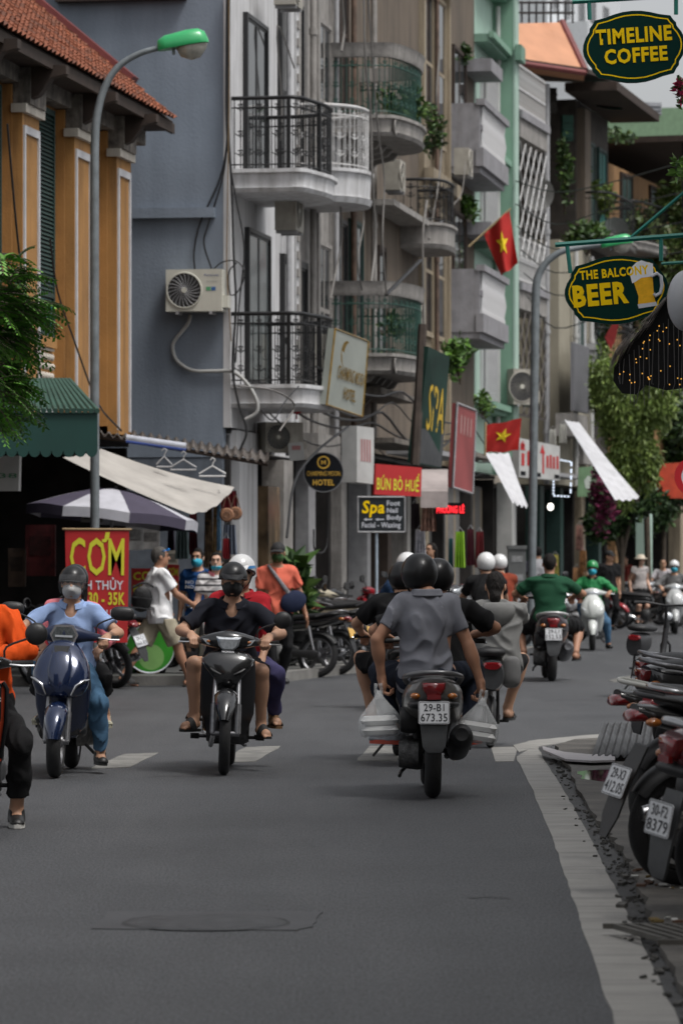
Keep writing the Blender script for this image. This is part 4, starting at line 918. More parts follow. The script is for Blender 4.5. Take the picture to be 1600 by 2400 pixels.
        if sp.get('peak'):
            b = MB(); rr = []
            for d, dz, w in ((.098, .055, .088), (.150, .030, .080), (.176, .014, .060)):
                rr.append([face(d*(1-.30*(t/1.)**2), dz)+hr*t*w*sz for t in [-1+2*j/12 for j in range(13)]])
            b.add([p for q2 in rr for p in q2]+[p-hu*.006 for q2 in rr for p in q2], [(i*13+j, i*13+j+1, i*13+14+j, i*13+13+j) for i in range(2) for j in range(12)]+[(39+i*13+j, 39+i*13+13+j, 39+i*13+14+j, 39+i*13+j+1) for i in range(2) for j in range(12)])
            b.build('helmet_peak', sp['peak'], h, 3.)
        if sp.get('band'):
            b = MB(); 
            for dz in (0,):
                ring0 = []; ring1 = []
                for j in range(40):
                    a = 2*PI*j/40
                    for ring, t in ((ring0, -.02), (ring1, .16)):
                        k = math.sqrt(1-t*t)*1.012; ring.append(c0+hr*math.cos(a)*.112*sz*k+hfw*math.sin(a)*.134*sz*k+hu*(t*.122*sz))
                b.add(ring0+ring1, [(j, (j+1) % 40, 40+(j+1) % 40, 40+j) for j in range(40)])
            b.build('helmet_band', sp['band'], h, 3.)
        if sp.get('shield'):
            b = MB(); rr = []
            for z, w, q2 in ((.075, .112, .128), (.02, .118, .142), (-.04, .116, .140), (-.085, .10, .128)):
                rr.append([c0+hu*(z-.03)*sz+hr*math.sin(t)*w*sz+hfw*math.cos(t)*q2*sz for t in [-1.25+2.5*j/16 for j in range(17)]])
            for i in range(3): b.add(rr[i]+rr[i+1], [(j, j+1, 18+j, 17+j) for j in range(16)])
            b.build('face_shield', sp['shield'], h, 3.)
        b = MB()
        for s in (1, -1): b.tube([face(-.01, -.02)+hr*s*.088*sz, face(.02, -.075)+hr*s*.066*sc, face(.035, -.118)+hr*s*.02*sc], .006*sc, 6)
        b.build('chin_strap', M('black_rubber', (.012, .012, .012), .7), h, 3.)
    if 'mask' in sp:
        q = [('e', face(.022, -.052), (.069*sc, .078*sc, .068*sc), H, .02), ('c', face(.085, -.005), face(.102, -.045), .015*sc, .022*sc, .025)]
        dz = sp.get('maskz', 0)
        vs, fs = sdf_mesh(q, rc*.7, .02, .004, [plane(face(.012, 0), -hfw), plane(face(0, -.006+dz), hu), plane(face(0, -.115), -hu)]); npmesh('face_mask', vs, fs, sp['mask'], root)
        for s in (1, -1): b = MB(); b.tube([face(.04, -.02)+hr*s*.064*sc, face(0, .0)+hr*s*.082*sc, face(-.012, .0)+hr*s*.086*sc], .002, 5); b.build('ear_loop', sp['mask'], root, 3.)
    if 'cap' in sp:
        q = [('e', face(-.012, .035), (.088*sc, .106*sc, .098*sc), H, 0)]
        vs, fs = sdf_mesh(q, rc*.75, 0, 0, [plane(face(0, .032), -hu)]); h = npmesh('cap', vs, fs, sp['cap'], root)
        b = MB(); rr = []
        for d, dz in ((.078, .045), (.125, .036), (.168, .020)): rr.append([face(d*(1-.22*t*t), dz-.012*t*t)+hr*t*.075*sc for t in [-1+2*j/10 for j in range(11)]])
        b.add([p for q2 in rr for p in q2]+[p-hu*.006 for q2 in rr for p in q2], [(i*11+j, i*11+j+1, i*11+12+j, i*11+11+j) for i in range(2) for j in range(10)]+[(33+i*11+j, 33+i*11+11+j, 33+i*11+12+j, 33+i*11+j+1) for i in range(2) for j in range(10)])
        b.build('cap_peak', sp['cap'], h, 3.)
    if 'hat' in sp:
        b = MB(); b.loft([[hc+(hr*math.cos(a)+hfw*math.sin(a))*w*sc+hu*z*sc for a in [2*PI*j/24 for j in range(24)]] for z, w in ((.03, .16), (.045, .155), (.06, .098), (.11, .092), (.135, .06), (.14, .01))]); b.build('bucket_hat', sp['hat'], root, 3.)
    return root, dict(hip=hip, sh=sh, el=el, wr=wr, kn=kn, an=an, hc=hc, hr=hr, hf=hfw, hu=hu, u=u, f=f, r=r, nk=nk, sb=sb)
# ------------------------------------------------------------------ motorbikes (local frame: forward +Y, rear axle above the origin)
RUB = M('tyre_rubber', (.013, .013, .014), .75, var=.25, scale=20, bump=.4, bscale=150)
PLA = M('black_plastic', (.014, .014, .015), .45, var=.2, scale=25, bump=.15, bscale=200)
PLG = M('grey_plastic', (.05, .052, .055), .5, var=.15, scale=20)
CHR = M('chrome', (.62, .62, .63), .12, 1., var=.08, scale=30)
ALU = M('cast_alloy', (.26, .26, .27), .38, .9, var=.2, scale=25)
ENG = M('engine_metal', (.10, .10, .10), .5, .8, var=.4, scale=30, bump=.4, bscale=90)
REDL = M('red_lens', (.17, .004, .007), .16, var=.12, scale=40, coat=1.); AMB = M('amber_lens', (.34, .105, .015), .12, var=.3, scale=60, coat=1.)
LENS = M('clear_lens', (.62, .65, .68), .06, var=.25, scale=50, coat=1., metal=.4); MIR = M('mirror_glass', (.5, .5, .52), .03, 1., var=0)
SEATM = M('seat_vinyl', (.012, .012, .013), .5, var=.15, scale=20, bump=.25, bscale=180)
PLATE = M('plate_white', (.62, .63, .65), .45, var=.06); INK = M('plate_ink', (.03, .03, .035), .6, var=0); PLATEY = M('plate_yellow', (.60, .36, .09), .5, var=.1)
def paint(name, col, metal=.0, rough=.22): return M(name, col, rough, metal, var=.06, scale=30, coat=.8)
def wheel(root, nm, y, R, w, rim=ALU, spokes=5, rimr=None, x=0., steer=0., T=None):
    rr = rimr or R-.075; b = MB(); prof = []
    for i in range(13):
        t = PI*i/12; prof.append((-w/2*math.cos(t)*(1.0), rr+(R-rr)*(math.sin(t)**.62)))
    prof.append((w/2*.7, rr-.004)); prof.append((-w/2*.7, rr-.004)); prof.append(prof[0])
    b.lathe(prof, 36, (0, 0, 0)); t = b.build(nm, RUB, root, 1.0)
    t.matrix_basis = Matrix.Translation((x, y, R)) @ Matrix.Rotation(steer, 4, 'Z')
    b = MB(); b.lathe([(-w*.36, rr-.003), (-w*.40, rr-.012), (-w*.2, rr-.028), (w*.2, rr-.028), (w*.40, rr-.012), (w*.36, rr-.003)], 32)
    b.lathe([(-w*.5, .012), (-w*.5, .035), (-w*.2, .05), (w*.2, .05), (w*.5, .035), (w*.5, .012)], 16)
    for i in range(spokes):
        a = 2*PI*i/spokes+.2; u = V(0, math.cos(a), math.sin(a)); n = V(0, -math.sin(a), math.cos(a))
        b.loft([[u*d+n*s1*q+V(s2*w*.16, 0, 0) for s1, s2 in ((-1, -1), (1, -1), (1, 1), (-1, 1))] for d, q in ((.03, .024), (rr*.5, .014), (rr-.02, .022))])
    b.build('rim', rim, t, .7)
    b = MB(); b.lathe([(w*.30, .03), (w*.30, .105), (w*.345, .105), (w*.345, .03)], 24); b.build('brake_disc', ALU, t, .5)
    return t
def fender(root, y, R, w, a0, a1, m, name='front_fender', T=None, gap=.022, tip=.55):
    b = MB(); rows = []; n = 14
    for i in range(n+1):
        t = i/n; a = a0+(a1-a0)*t; rad = R+gap; k = w*(1-(1-tip)*abs(2*t-1)**2.2); row = []
        for j in range(9):
            s = -1+j/4; rr = rad-.045*abs(s)**2.5; row.append(V(s*k/2, y+math.cos(a)*rr, R+math.sin(a)*rr))
        rows.append(row+[p*1-V(0, math.cos(a)*.006, math.sin(a)*.006) for p in row[::-1]])
    b.loft(rows); return b.build(name, m, root, 1.1)
def plate(root, T, l1, l2, m=None, w=.19, h=.14):
    b = MB(); b.prism(rrect(w, h, .012), (0, 0, -.0015), (1, 0, 0), (0, 1, 0), (0, 0, 1), .003); p = b.build('number_plate', m or PLATE, root, mat=T)
    b = MB(); o = rrect(w-.006, h-.006, .012); q = rrect(w-.012, h-.012, .010); k = len(o)
    b.add([V(*x, .0022) for x in o]+[V(*x, .0022) for x in q], [(i, (i+1) % k, k+(i+1) % k, k+i) for i in range(k)]); b.build('plate_border', INK, p)
    if l1:
        text(l1, INK, p, Matrix.Translation((0, h*.225, .0016)), w*.66 if len(l1) < 6 else w*.8, h*.33, .012)
        text(l2, INK, p, Matrix.Translation((0, -h*.21, .0016)), w*.86, h*.36, .012)
    return p
def rrect(w, h, r, n=4):
    o = []
    for cx, cy, a0 in ((w/2-r, h/2-r, 0), (-w/2+r, h/2-r, PI/2), (-w/2+r, -h/2+r, PI), (w/2-r, -h/2+r, 1.5*PI)):
        o += [(cx+r*math.cos(a0+PI/2*i/n), cy+r*math.sin(a0+PI/2*i/n)) for i in range(n+1)]
    return o
def bars(root, y, z, half, cowl=None, mir=1, mz=.17, mround=False, lev=True, sweep=.06, mside=(1, -1), mx=.0):
    """grips, levers and mirrors"""
    b = MB(); b.tube([V(-half+.11, y-sweep*.5, z), V(0, y+.02, z+.01), V(half-.11, y-sweep*.5, z)], .012, 8); b.build('handlebar', PLA, root, 1.)
    for s in (1, -1):
        b = MB(); b.tube([V(s*(half-.125), y-sweep*.5, z), V(s*(half-.02), y-sweep, z), V(s*half, y-sweep*1.05, z)], [.016, .017, .019], 10); b.build('grip', RUB, root, .8)
        if lev:
            b = MB(); b.tube([V(s*(half-.17), y+.005, z+.0), V(s*(half-.13), y+.03, z-.004), V(s*(half-.05), y+.012, z-.012), V(s*(half+.01), y-.005, z-.012)], [.008, .007, .006, .007], 6); b.build('brake_lever', CHR, root, 1.)
        if mir and s in mside:
            b = MB(); x0, x1 = s*(half-.15), s*(half+.02+mx); b.tube(spline([V(x0, y-.01, z+.015), V(x0+s*.01, y-.0, z+.09), V(x1-s*.03, y-.02, z+mz-.02), V(x1, y-.03, z+mz)], 3), .006, 6); st = b.build('mirror_stalk', PLA, root, 1.)
            b = MB(); w, h = (.062, .062) if mround else (.082, .050)
            b.loft([[V(x1, y-.03+d, z+mz)+V(a, 0, c) for a, c in sup(w*q, h*q, 2. if mround else 2.8, 20)] for d, q in ((-.016, .90), (-.012, 1.), (.008, .97), (.022, .7), (.028, .25))]); mh = b.build('mirror', PLA, root, 1.)
            b = MB(); b.loft([[V(x1, y-.03+d, z+mz)+V(a, 0, c) for a, c in sup(w*.84, h*.84, 2. if mround else 2.8, 20)] for d in (-.0175, -.0165)]); b.build('mirror_glass', MIR, mh)
def scooter(label, loc, rz, c, lean=0., group=None, R=.25, L=1.26, plate_txt=None, rail=ALU, light='wide', dark=PLG, steer=0., side=None, tw=.105, rearpl=True, name='motor_scooter', mirrors=1, deck=None, cat='motor scooter', mside=(1, -1), tailc=None, hexl=False, mmat=None, apw=1., tshift=0., pdrop=0.):
    root = empty(name, loc, rz, label, cat, group); root.rotation_euler = (0, lean, rz)
    wheel(root, 'rear_wheel', 0, R, tw); wheel(root, 'front_wheel', L, R, tw*.93, steer=steer)
    fy, side = L, side or c
    for s in (1, -1):
        b = MB(); b.tube([V(s*.072, fy, R), V(s*.072, fy-.05, R+.20)], [.021, .021], 10); b.tube([V(s*.072, fy-.05, R+.20), V(s*.068, fy-.09, R+.32)], .016, 10); b.tube([V(s*.085, fy, R), V(s*.03, fy, R)], .02, 8); b.build('fork_leg', ALU, root, 1.)
    b = MB(); b.tube([V(0, fy-.14, .60), V(0, fy-.28, .93)], .026, 8); b.build('steering_column', PLA, root, 1.)
    fender(root, fy, R, .155, .1, 2.3, c)
    # apron over the wheel, leg shield behind it
    b = MB(); b.zloft([(.545, 0, fy-.12, .10*apw, .06, 2.4), (.57, 0, fy-.12, .165*apw, .115, 2.5), (.64, 0, fy-.13, .198*apw, .125, 2.5), (.72, 0, fy-.155, .20*apw, .125, 2.4), (.80, 0, fy-.19, .175, .115, 2.3), (.87, 0, fy-.225, .13, .09, 2.2), (.92, 0, fy-.255, .085, .06, 2.2), (.945, 0, fy-.275, .05, .035, 2)], 28); b.build('apron', c, root, 1.2)
    b = MB(); b.zloft([(.585, 0, fy-.03, .04, .028, 2.2), (.64, 0, fy-.025, .075, .03, 2.4), (.74, 0, fy-.05, .085, .03, 2.4), (.83, 0, fy-.10, .07, .03, 2.3), (.89, 0, fy-.155, .05, .025, 2.2)], 20); b.build('front_panel', c, root, 1.2)
    b = MB(); b.zloft([(.26, 0, fy-.42, .10, .05, 2.5), (.34, 0, fy-.40, .16*apw, .06, 2.6), (.48, 0, fy-.36, .19*apw, .075, 2.6), (.60, 0, fy-.32, .198*apw, .09, 2.5)], 24); b.build('leg_shield', c, root, 1.2)
    b = MB(); b.zloft([(.27, 0, fy-.44, .11, .06, 2.5), (.40, 0, fy-.405, .172*apw, .05, 2.6), (.58, 0, fy-.375, .198*apw, .05, 2.6), (.76, 0, fy-.35, .18*apw, .05, 2.4), (.88, 0, fy-.35, .11, .05, 2.2)], 24); b.build('inner_shield', PLA, root, 1.2)
    for s in (1, -1):
        b = MB(); pts = [V(s*(.12), fy-.03, .665), V(s*.16, fy-.055, .70), V(s*.185, fy-.10, .72)] if not hexl else [V(s*.085, fy-.012, .565), V(s*.115, fy-.010, .63), V(s*.165, fy-.045, .665), V(s*.197, fy-.09, .675)]
        b.tube(pts, [.010, .013, .008] if not hexl else [.006, .010, .011, .006], 8); b.build('front_indicator', LENS if not hexl else CHR, root, 1.)
    # handlebar cowl and headlamp
    zb = .965; hy = fy-.36
    b = MB(); b.xloft([(-.235, hy-.01, zb-.005, .028, .022, 2.2), (-.16, hy+.02, zb, .048, .036, 2.4), (-.08, hy+.045, zb+.008, .075, .06, 2.5), (0, hy+.055, zb+.012, .085, .072, 2.6), (.08, hy+.045, zb+.008, .075, .06, 2.5), (.16, hy+.02, zb, .048, .036, 2.4), (.235, hy-.01, zb-.005, .028, .022, 2.2)], 20); cw = b.build('handlebar_cowl', dark if hexl else c, root, 1.2)
    b = MB(); F3 = Matrix.Translation((0, hy+.105, zb-.005))
    if hexl:
        hx = [(-.098, .012), (-.062, .078), (.062, .078), (.098, .012), (.058, -.075), (-.058, -.075)]
        b.prism(hx, (0, -.02, 0), (1, 0, 0), (0, 0, 1), (0, 1, 0), .045); h = b.build('headlight', M('lamp_silver', (.42, .43, .45), .25, .8), root, .5, mat=F3)
        b = MB(); b.prism([(a*.83, q*.83) for a, q in hx], (0, .026, 0), (1, 0, 0), (0, 0, 1), (0, 1, 0), .006); b.build('lamp_lens', M('dark_lens', (.07, .08, .085), .08, var=.4, scale=60, coat=1.), h)
        b = MB(); b.box(-.06, .06, .033, .037, -.006, .008); b.build('light_bar', M('light_bar', (.45, .47, .5), .2), h)
        b = MB(); b.prism([(-.055, .03), (.055, .03), (.03, -.06), (0, -.085), (-.03, -.06)], (0, 0, 0), (1, 0, 0), (0, -.35, .94), (0, .94, .35), .012); bd = b.build('front_badge', PLA, root, mat=Matrix.Translation((0, fy-.115, .865)))
        b = MB(); b.prism([(-.038, .022), (-.026, .022), (0, -.022), (.026, .022), (.038, .022), (.004, -.045), (-.004, -.045)], (0, .002, .010), (1, 0, 0), (0, -.35, .94), (0, .94, .35), .005); b.build('v_emblem', CHR, bd)
    else:
        b.xloft([(-.125, -.02, 0, .02, .018, 2.2), (-.08, -.005, 0, .03, .038, 2.3), (0, .004, -.004, .034, .052, 2.4), (.08, -.005, 0, .03, .038, 2.3), (.125, -.02, 0, .02, .018, 2.2)], 16); h = b.build('headlight', LENS, root, 1.2, mat=F3)
    bars(root, hy-.01, zb-.005, .36, mir=mirrors, mside=mside)
    # floor, tail, seat
    b = MB(); b.yloft([(fy-.36, 0, .32, .12, .05, 2.8), (fy-.5, 0, .30, .15, .05, 3), (.62, 0, .30, .155, .055, 3), (.46, 0, .34, .14, .09, 2.6)], 20); b.build('floorboard', PLA, root, 1.)
    b = MB(); b.yloft([(.56, 0, .48, .10, .20, 2.6), (.44, 0, .53, .145, .205, 2.8), (.22, 0, .60, .178, .165, 2.7), (0, 0, .645, .192, .15, 2.6), (-.17, 0, .685, .182, .13, 2.5), (-.29, 0, .715, .15, .10, 2.4), (-.345, 0, .735, .11, .07, 2.4)], 24); b.build('tail_body', tailc or side, root, 1.2)
    b = MB(); b.yloft([(.60, 0, .715, .05, .03, 2.2), (.53, 0, .745, .10, .042, 2.3), (.35, 0, .775, .135, .05, 2.5), (.10, 0, .785, .145, .05, 2.5), (-.1, 0, .80, .138, .045, 2.5), (-.24, 0, .805, .10, .03, 2.3), (-.28, 0, .805, .05, .015, 2)], 22); b.build('seat', SEATM, root, 1.2)
    b = MB(); b.tube(spline([V(.16, .0, .77), V(.175, -.14, .805), V(.155, -.27, .825), V(.085, -.345, .84), V(0, -.36, .845), V(-.085, -.345, .84), V(-.155, -.27, .825), V(-.175, -.14, .805), V(-.16, .0, .77)], 4), .017, 8); b.build('grab_rail', rail, root, 1.2)
    b = MB(); b.loft([[V(x*q, y, .735+z*q) for x, z in ((-.075, .048), (.075, .048), (.072, .01), (.035, -.048), (-.035, -.048), (-.072, .01))] for y, q in ((-.31, 1.02), (-.372, .96), (-.385, .8))]); b.build('tail_light', REDL, root, 1.2)
    b = MB(); b.yloft([(-.26, 0, .645, .16, .035, 2.3), (-.345, 0, .65, .13, .03, 2.3), (-.365, 0, .65, .11, .02, 2.3)], 20); b.build('tail_trim', PLA, root, 1.2)
    for s in (1, -1):
        b = MB(); b.ell((s*.112, -.325, .70), (.034, .038, .022), 12, 8); b.build('rear_indicator', AMB, root, 1.2)
    if rearpl:
        b = MB(); b.loft([[V(x, y+.0, z) for x, z, y in ((-w, z0, y0), (w, z0, y0), (w, z0-.004, y0+.012), (-w, z0-.004, y0+.012))] for z0, y0, w in ((.66, -.33, .07), (.47, -.385, .085), (.34, -.40, .07), (.30, -.395, .045))]); b.build('mudguard', PLG, root, .5)
        b = MB(); b.box(-.042, .042, -.395, -.375, .625, .655); b.build('reflector', REDL, root)
        plate(root, FR((0, -.40, .545), (1, 0, 0), (0, .16, 1)), *(plate_txt or (None, None)))
    b = MB(); b.xloft([(-.21, .02, .27, .07, .08, 2.4), (-.17, .05, .28, .11, .10, 2.6), (-.09, .12, .28, .2, .11, 2.8), (-.06, .2, .28, .22, .11, 2.8)], 18); b.build('engine_case', ENG, root, 1.)
    b = MB(); b.xloft([(-.20, -.06, .49, .09, .075, 3), (-.15, -.03, .49, .12, .09, 3), (-.10, -.02, .49, .11, .085, 3)], 16); b.build('air_box', PLA, root, 1.)
    b = MB(); b.yloft([(.42, .15, .26, .05, .05, 2), (.25, .165, .29, .068, .068, 2), (-.12, .175, .38, .075, .078, 2), (-.20, .175, .40, .066, .068, 2), (-.23, .175, .405, .04, .04, 2), (-.225, .175, .405, .02, .02, 2)], 18); b.build('exhaust', mmat or PLA, root, .9)
    b = MB(); b.tube([V(.10, .42, .24), V(.12, .3, .25), V(.06, .45, .3)], .02, 8); b.tube([V(-.10, -.0, .33), V(-.10, -.02, .66)], [.022, .03], 8); b.build('rear_shock', PLA, root, 1.)
    b = MB(); b.tube([V(-.13, .45, .2), V(-.19, .42, .14), V(-.2, .30, .12)], .012, 6); b.build('side_stand', PLA, root, 1.)
    for s in (1, -1): b = MB(); b.cbox(V(s*.205, .22, .30), .08, .045, .022); b.build('footrest', PLA, root)
    for ch in root.children:
        if ch.name.split('.')[0] in ('tail_body', 'seat', 'grab_rail', 'tail_light', 'rear_indicator', 'tail_trim'): ch.location.z -= .055
    tail_shift(root, tshift, pdrop)
    return root
def tail_shift(root, t, dr):
    for ch in root.children:
        n = ch.name.split('.')[0]
        if n in ('mudguard', 'number_plate', 'tail_light', 'rear_indicator', 'grab_rail', 'tail_body', 'seat', 'tail_trim', 'reflector'):
            ch.location.y += t
            if n in ('mudguard', 'number_plate'): ch.location.z -= dr
def underbone(label, loc, rz, c, lean=0., group=None, R=.285, L=1.23, plate_txt=None, ptop=None, steer=0., side=None, spokes=5, mside=(1, -1), platem=None, name='motorcycle', badge=None, rail=ALU, cat='motorcycle', rimc=ALU, tshift=0., pdrop=0.):
    root = empty(name, loc, rz, label, cat, group); root.rotation_euler = (0, lean, rz); side = side or c; fy = L
    wheel(root, 'rear_wheel', 0, R, .085, rim=rimc, spokes=spokes, rimr=R-.062); wheel(root, 'front_wheel', L, R, .078, rim=rimc, spokes=spokes, rimr=R-.058, steer=steer)
    for s in (1, -1):
        b = MB(); b.tube([V(s*.085, fy, R), V(s*.083, fy-.045, R+.20)], [.024, .024], 10); b.tube([V(s*.083, fy-.045, R+.20), V(s*.078, fy-.16, R+.42)], .017, 10); b.tube([V(s*.10, fy, R), V(s*.04, fy, R)], .018, 8); b.build('fork_leg', ALU, root, 1.)
    fender(root, fy, R, .16, .35, 2.35, c, gap=.03, tip=.45)
    b = MB(); b.zloft([(.60, 0, fy-.115, .05, .03, 2.2), (.66, 0, fy-.11, .095, .05, 2.2), (.73, 0, fy-.12, .155, .06, 2.2), (.79, 0, fy-.14, .185, .06, 2.3), (.835, 0, fy-.165, .14, .055, 2.3), (.86, 0, fy-.185, .07, .04, 2.2)], 26); b.build('front_cowl', c, root, 1.2)
    for s in (1, -1):
        b = MB(); b.loft([[V(s*x, y, z) for x, y, z in q] for q in ([(.05, fy-.16, .80), (.17, fy-.20, .82), (.185, fy-.245, .80), (.07, fy-.24, .80)], [(.05, fy-.20, .62), (.175, fy-.25, .62), (.195, fy-.30, .61), (.09, fy-.30, .61)], [(.06, fy-.27, .42), (.165, fy-.34, .42), (.185, fy-.38, .41), (.10, fy-.38, .41)], [(.06, fy-.36, .27), (.12, fy-.42, .27), (.13, fy-.44, .26), (.09, fy-.44, .26)])]); b.build('leg_shield', side, root, .9)
        b = MB(); b.tube([V(s*.13, fy-.105, .715), V(s*.165, fy-.125, .765), V(s*.175, fy-.14, .80)], [.004, .010, .004], 8); b.build('marker_lamp', LENS, root, 1.)
        b = MB(); b.tube([V(s*.045, fy-.062, .69), V(s*.10, fy-.068, .715), V(s*.135, fy-.10, .745)], [.006, .011, .004], 6); b.build('air_slot', PLA, root, 1.)
    b = MB(); b.zloft([(.30, 0, fy-.38, .06, .06, 2.5), (.5, 0, fy-.31, .07, .07, 2.5), (.70, 0, fy-.23, .08, .07, 2.5), (.88, 0, fy-.25, .055, .05, 2.3)], 18); b.build('frame_cover', PLA, root, 1.)
    zb, hy = .915, fy-.27
    b = MB(); b.xloft([(-.235, hy-.02, zb, .022, .018, 2.2), (-.18, hy+.015, zb+.005, .05, .034, 2.3), (-.10, hy+.05, zb+.008, .075, .055, 2.4), (0, hy+.065, zb+.012, .09, .072, 2.4), (.10, hy+.05, zb+.008, .075, .055, 2.4), (.18, hy+.015, zb+.005, .05, .034, 2.3), (.235, hy-.02, zb, .022, .018, 2.2)], 20); b.build('handlebar_cowl', c, root, 1.2)
    b = MB(); sh = [(-.088, .042), (.088, .042), (.070, -.022), (.035, -.052), (-.035, -.052), (-.070, -.022)]
    b.loft([[V(a*k, d, q*k) for a, q in sh] for d, k in ((0, 1), (.03, .97), (.044, .75))]); b.build('headlight', LENS, root, .5, mat=Matrix.Translation((0, hy+.115, zb-.004)) @ Matrix.Rotation(-.2, 4, 'X'))
    for s in (1, -1):
        b = MB(); b.loft([[V(s*x, d, z) for x, z in ((.092*1, .012), (.185, .022), (.15, -.018), (.085, -.03))] for d in (0, .018)]); b.build('front_indicator', LENS, root, .5, mat=Matrix.Translation((0, hy+.075, zb-.003)))
        b = MB(); b.ell((s*.135, hy+.094, zb-.001), (.022, .008, .010), 10, 6); b.build('indicator_bulb', AMB, root, 1.)
    bars(root, hy-.02, zb-.0, .345, mside=mside, mz=.16, mround=True)
    b = MB(); b.yloft([(.72, 0, .60, .06, .06, 2.3), (.55, 0, .66, .11, .08, 2.4), (.2, 0, .68, .13, .075, 2.4), (-.1, 0, .715, .12, .06, 2.3), (-.32, 0, .765, .085, .045, 2.3), (-.40, 0, .785, .05, .03, 2.2)], 22); b.build('tail_body', side, root, 1.2)
    b = MB(); b.yloft([(.70, 0, .70, .05, .02, 2.2), (.60, 0, .735, .10, .036, 2.4), (.35, 0, .755, .128, .042, 2.5), (.05, 0, .78, .13, .042, 2.5), (-.2, 0, .81, .11, .034, 2.4), (-.28, 0, .82, .06, .015, 2)], 20); b.build('seat', SEATM, root, 1.2)
    b = MB(); b.tube(spline([V(.13, .0, .77), V(.135, -.18, .82), V(.11, -.33, .85), V(0, -.38, .855), V(-.11, -.33, .85), V(-.135, -.18, .82), V(-.13, .0, .77)], 4), .012, 8); b.build('grab_rail', rail, root, 1.2)
    b = MB(); b.yloft([(-.36, 0, .765, .062, .030, 2.6), (-.42, 0, .762, .054, .026, 2.6), (-.435, 0, .757, .042, .020, 2.5)], 18); b.build('tail_light', REDL, root, 1.2)
    for s in (1, -1):
        b = MB(); b.ell((s*.11, -.36, .745), (.03, .04, .02), 12, 8); b.build('rear_indicator', AMB, root, 1.2)
    b = MB(); b.loft([[V(x, y, z) for x, z, y in ((-w, z0, y0), (w, z0, y0), (w, z0+.004, y0+.012), (-w, z0+.004, y0+.012))] for z0, y0, w in ((.73, -.36, .06), (.56, -.45, .075), (.42, -.50, .07), (.33, -.53, .03))]); b.build('mudguard', PLA, root, .5)
    plate(root, FR((0, -.472, .575), (1, 0, 0), (0, .38, 1)), *(plate_txt or (None, None)), platem)
    b = MB(); b.xloft([(-.15, .55, .30, .10, .10, 2.3), (-.11, .55, .30, .13, .12, 2.5), (.11, .55, .30, .13, .12, 2.5), (.15, .55, .30, .10, .10, 2.3)], 18); b.yloft([(.6, 0, .36, .06, .06, 2), (.85, 0, .40, .07, .07, 2), (.93, 0, .41, .055, .055, 2)], 14); b.build('engine', ENG, root, 1.)
    b = MB(); b.yloft([(.48, -.115, .30, .03, .05, 2.5), (.3, -.115, .30, .025, .045, 2.5), (0, -.115, R, .025, .06, 2.3), (-.06, -.115, R, .02, .04, 2)], 14); b.build('chain_cover', PLA, root, 1.)
    b = MB(); b.tube([V(.08, .85, .35), V(.11, .80, .18), V(.12, .5, .17), V(.13, .3, .24)], .017, 8); b.yloft([(.32, .145, .24, .02, .02, 2), (.25, .15, .26, .045, .045, 2), (-.25, .165, .35, .05, .052, 2), (-.30, .165, .355, .03, .03, 2)], 16); b.build('exhaust', CHR if spokes == 5 else PLA, root, .9)
    for s in (1, -1):
        b = MB(); b.tube([V(s*.11, .0, R+.02), V(s*.115, .10, R+.36)], [.016, .028], 8); b.build('rear_shock', ALU, root, 1.)
    b = MB(); b.tube([V(-.2, .62, .235), V(.2, .62, .235)], .012, 8); b.tube([V(-.2, .62, .235), V(-.26, .62, .235)], .02, 8); b.tube([V(.2, .62, .235), V(.26, .62, .235)], .02, 8); b.build('footrest', RUB, root, 1.)
    b = MB(); b.tube([V(-.08, .5, .2), V(-.11, .25, .16), V(-.12, .2, .16)] if mside == (-1,) else [V(-.08, .5, .2), V(-.22, .42, .04)], .010, 6); b.build('side_stand', PLA, root, 1.)
    fender(root, 0, R, .15, .9, 2.6, PLA, 'rear_fender', gap=.035, tip=.7)
    if badge: text(badge, M('badge_silver', (.6, .6, .62), .3, .5, var=0), root, FR((0, fy-.055, .815) if False else (0, fy-.112, .845), (-1, 0, 0), (0, -.5, 1)), .085, .014, .01, ext=.004)
    tail_shift(root, tshift, pdrop)
    return root
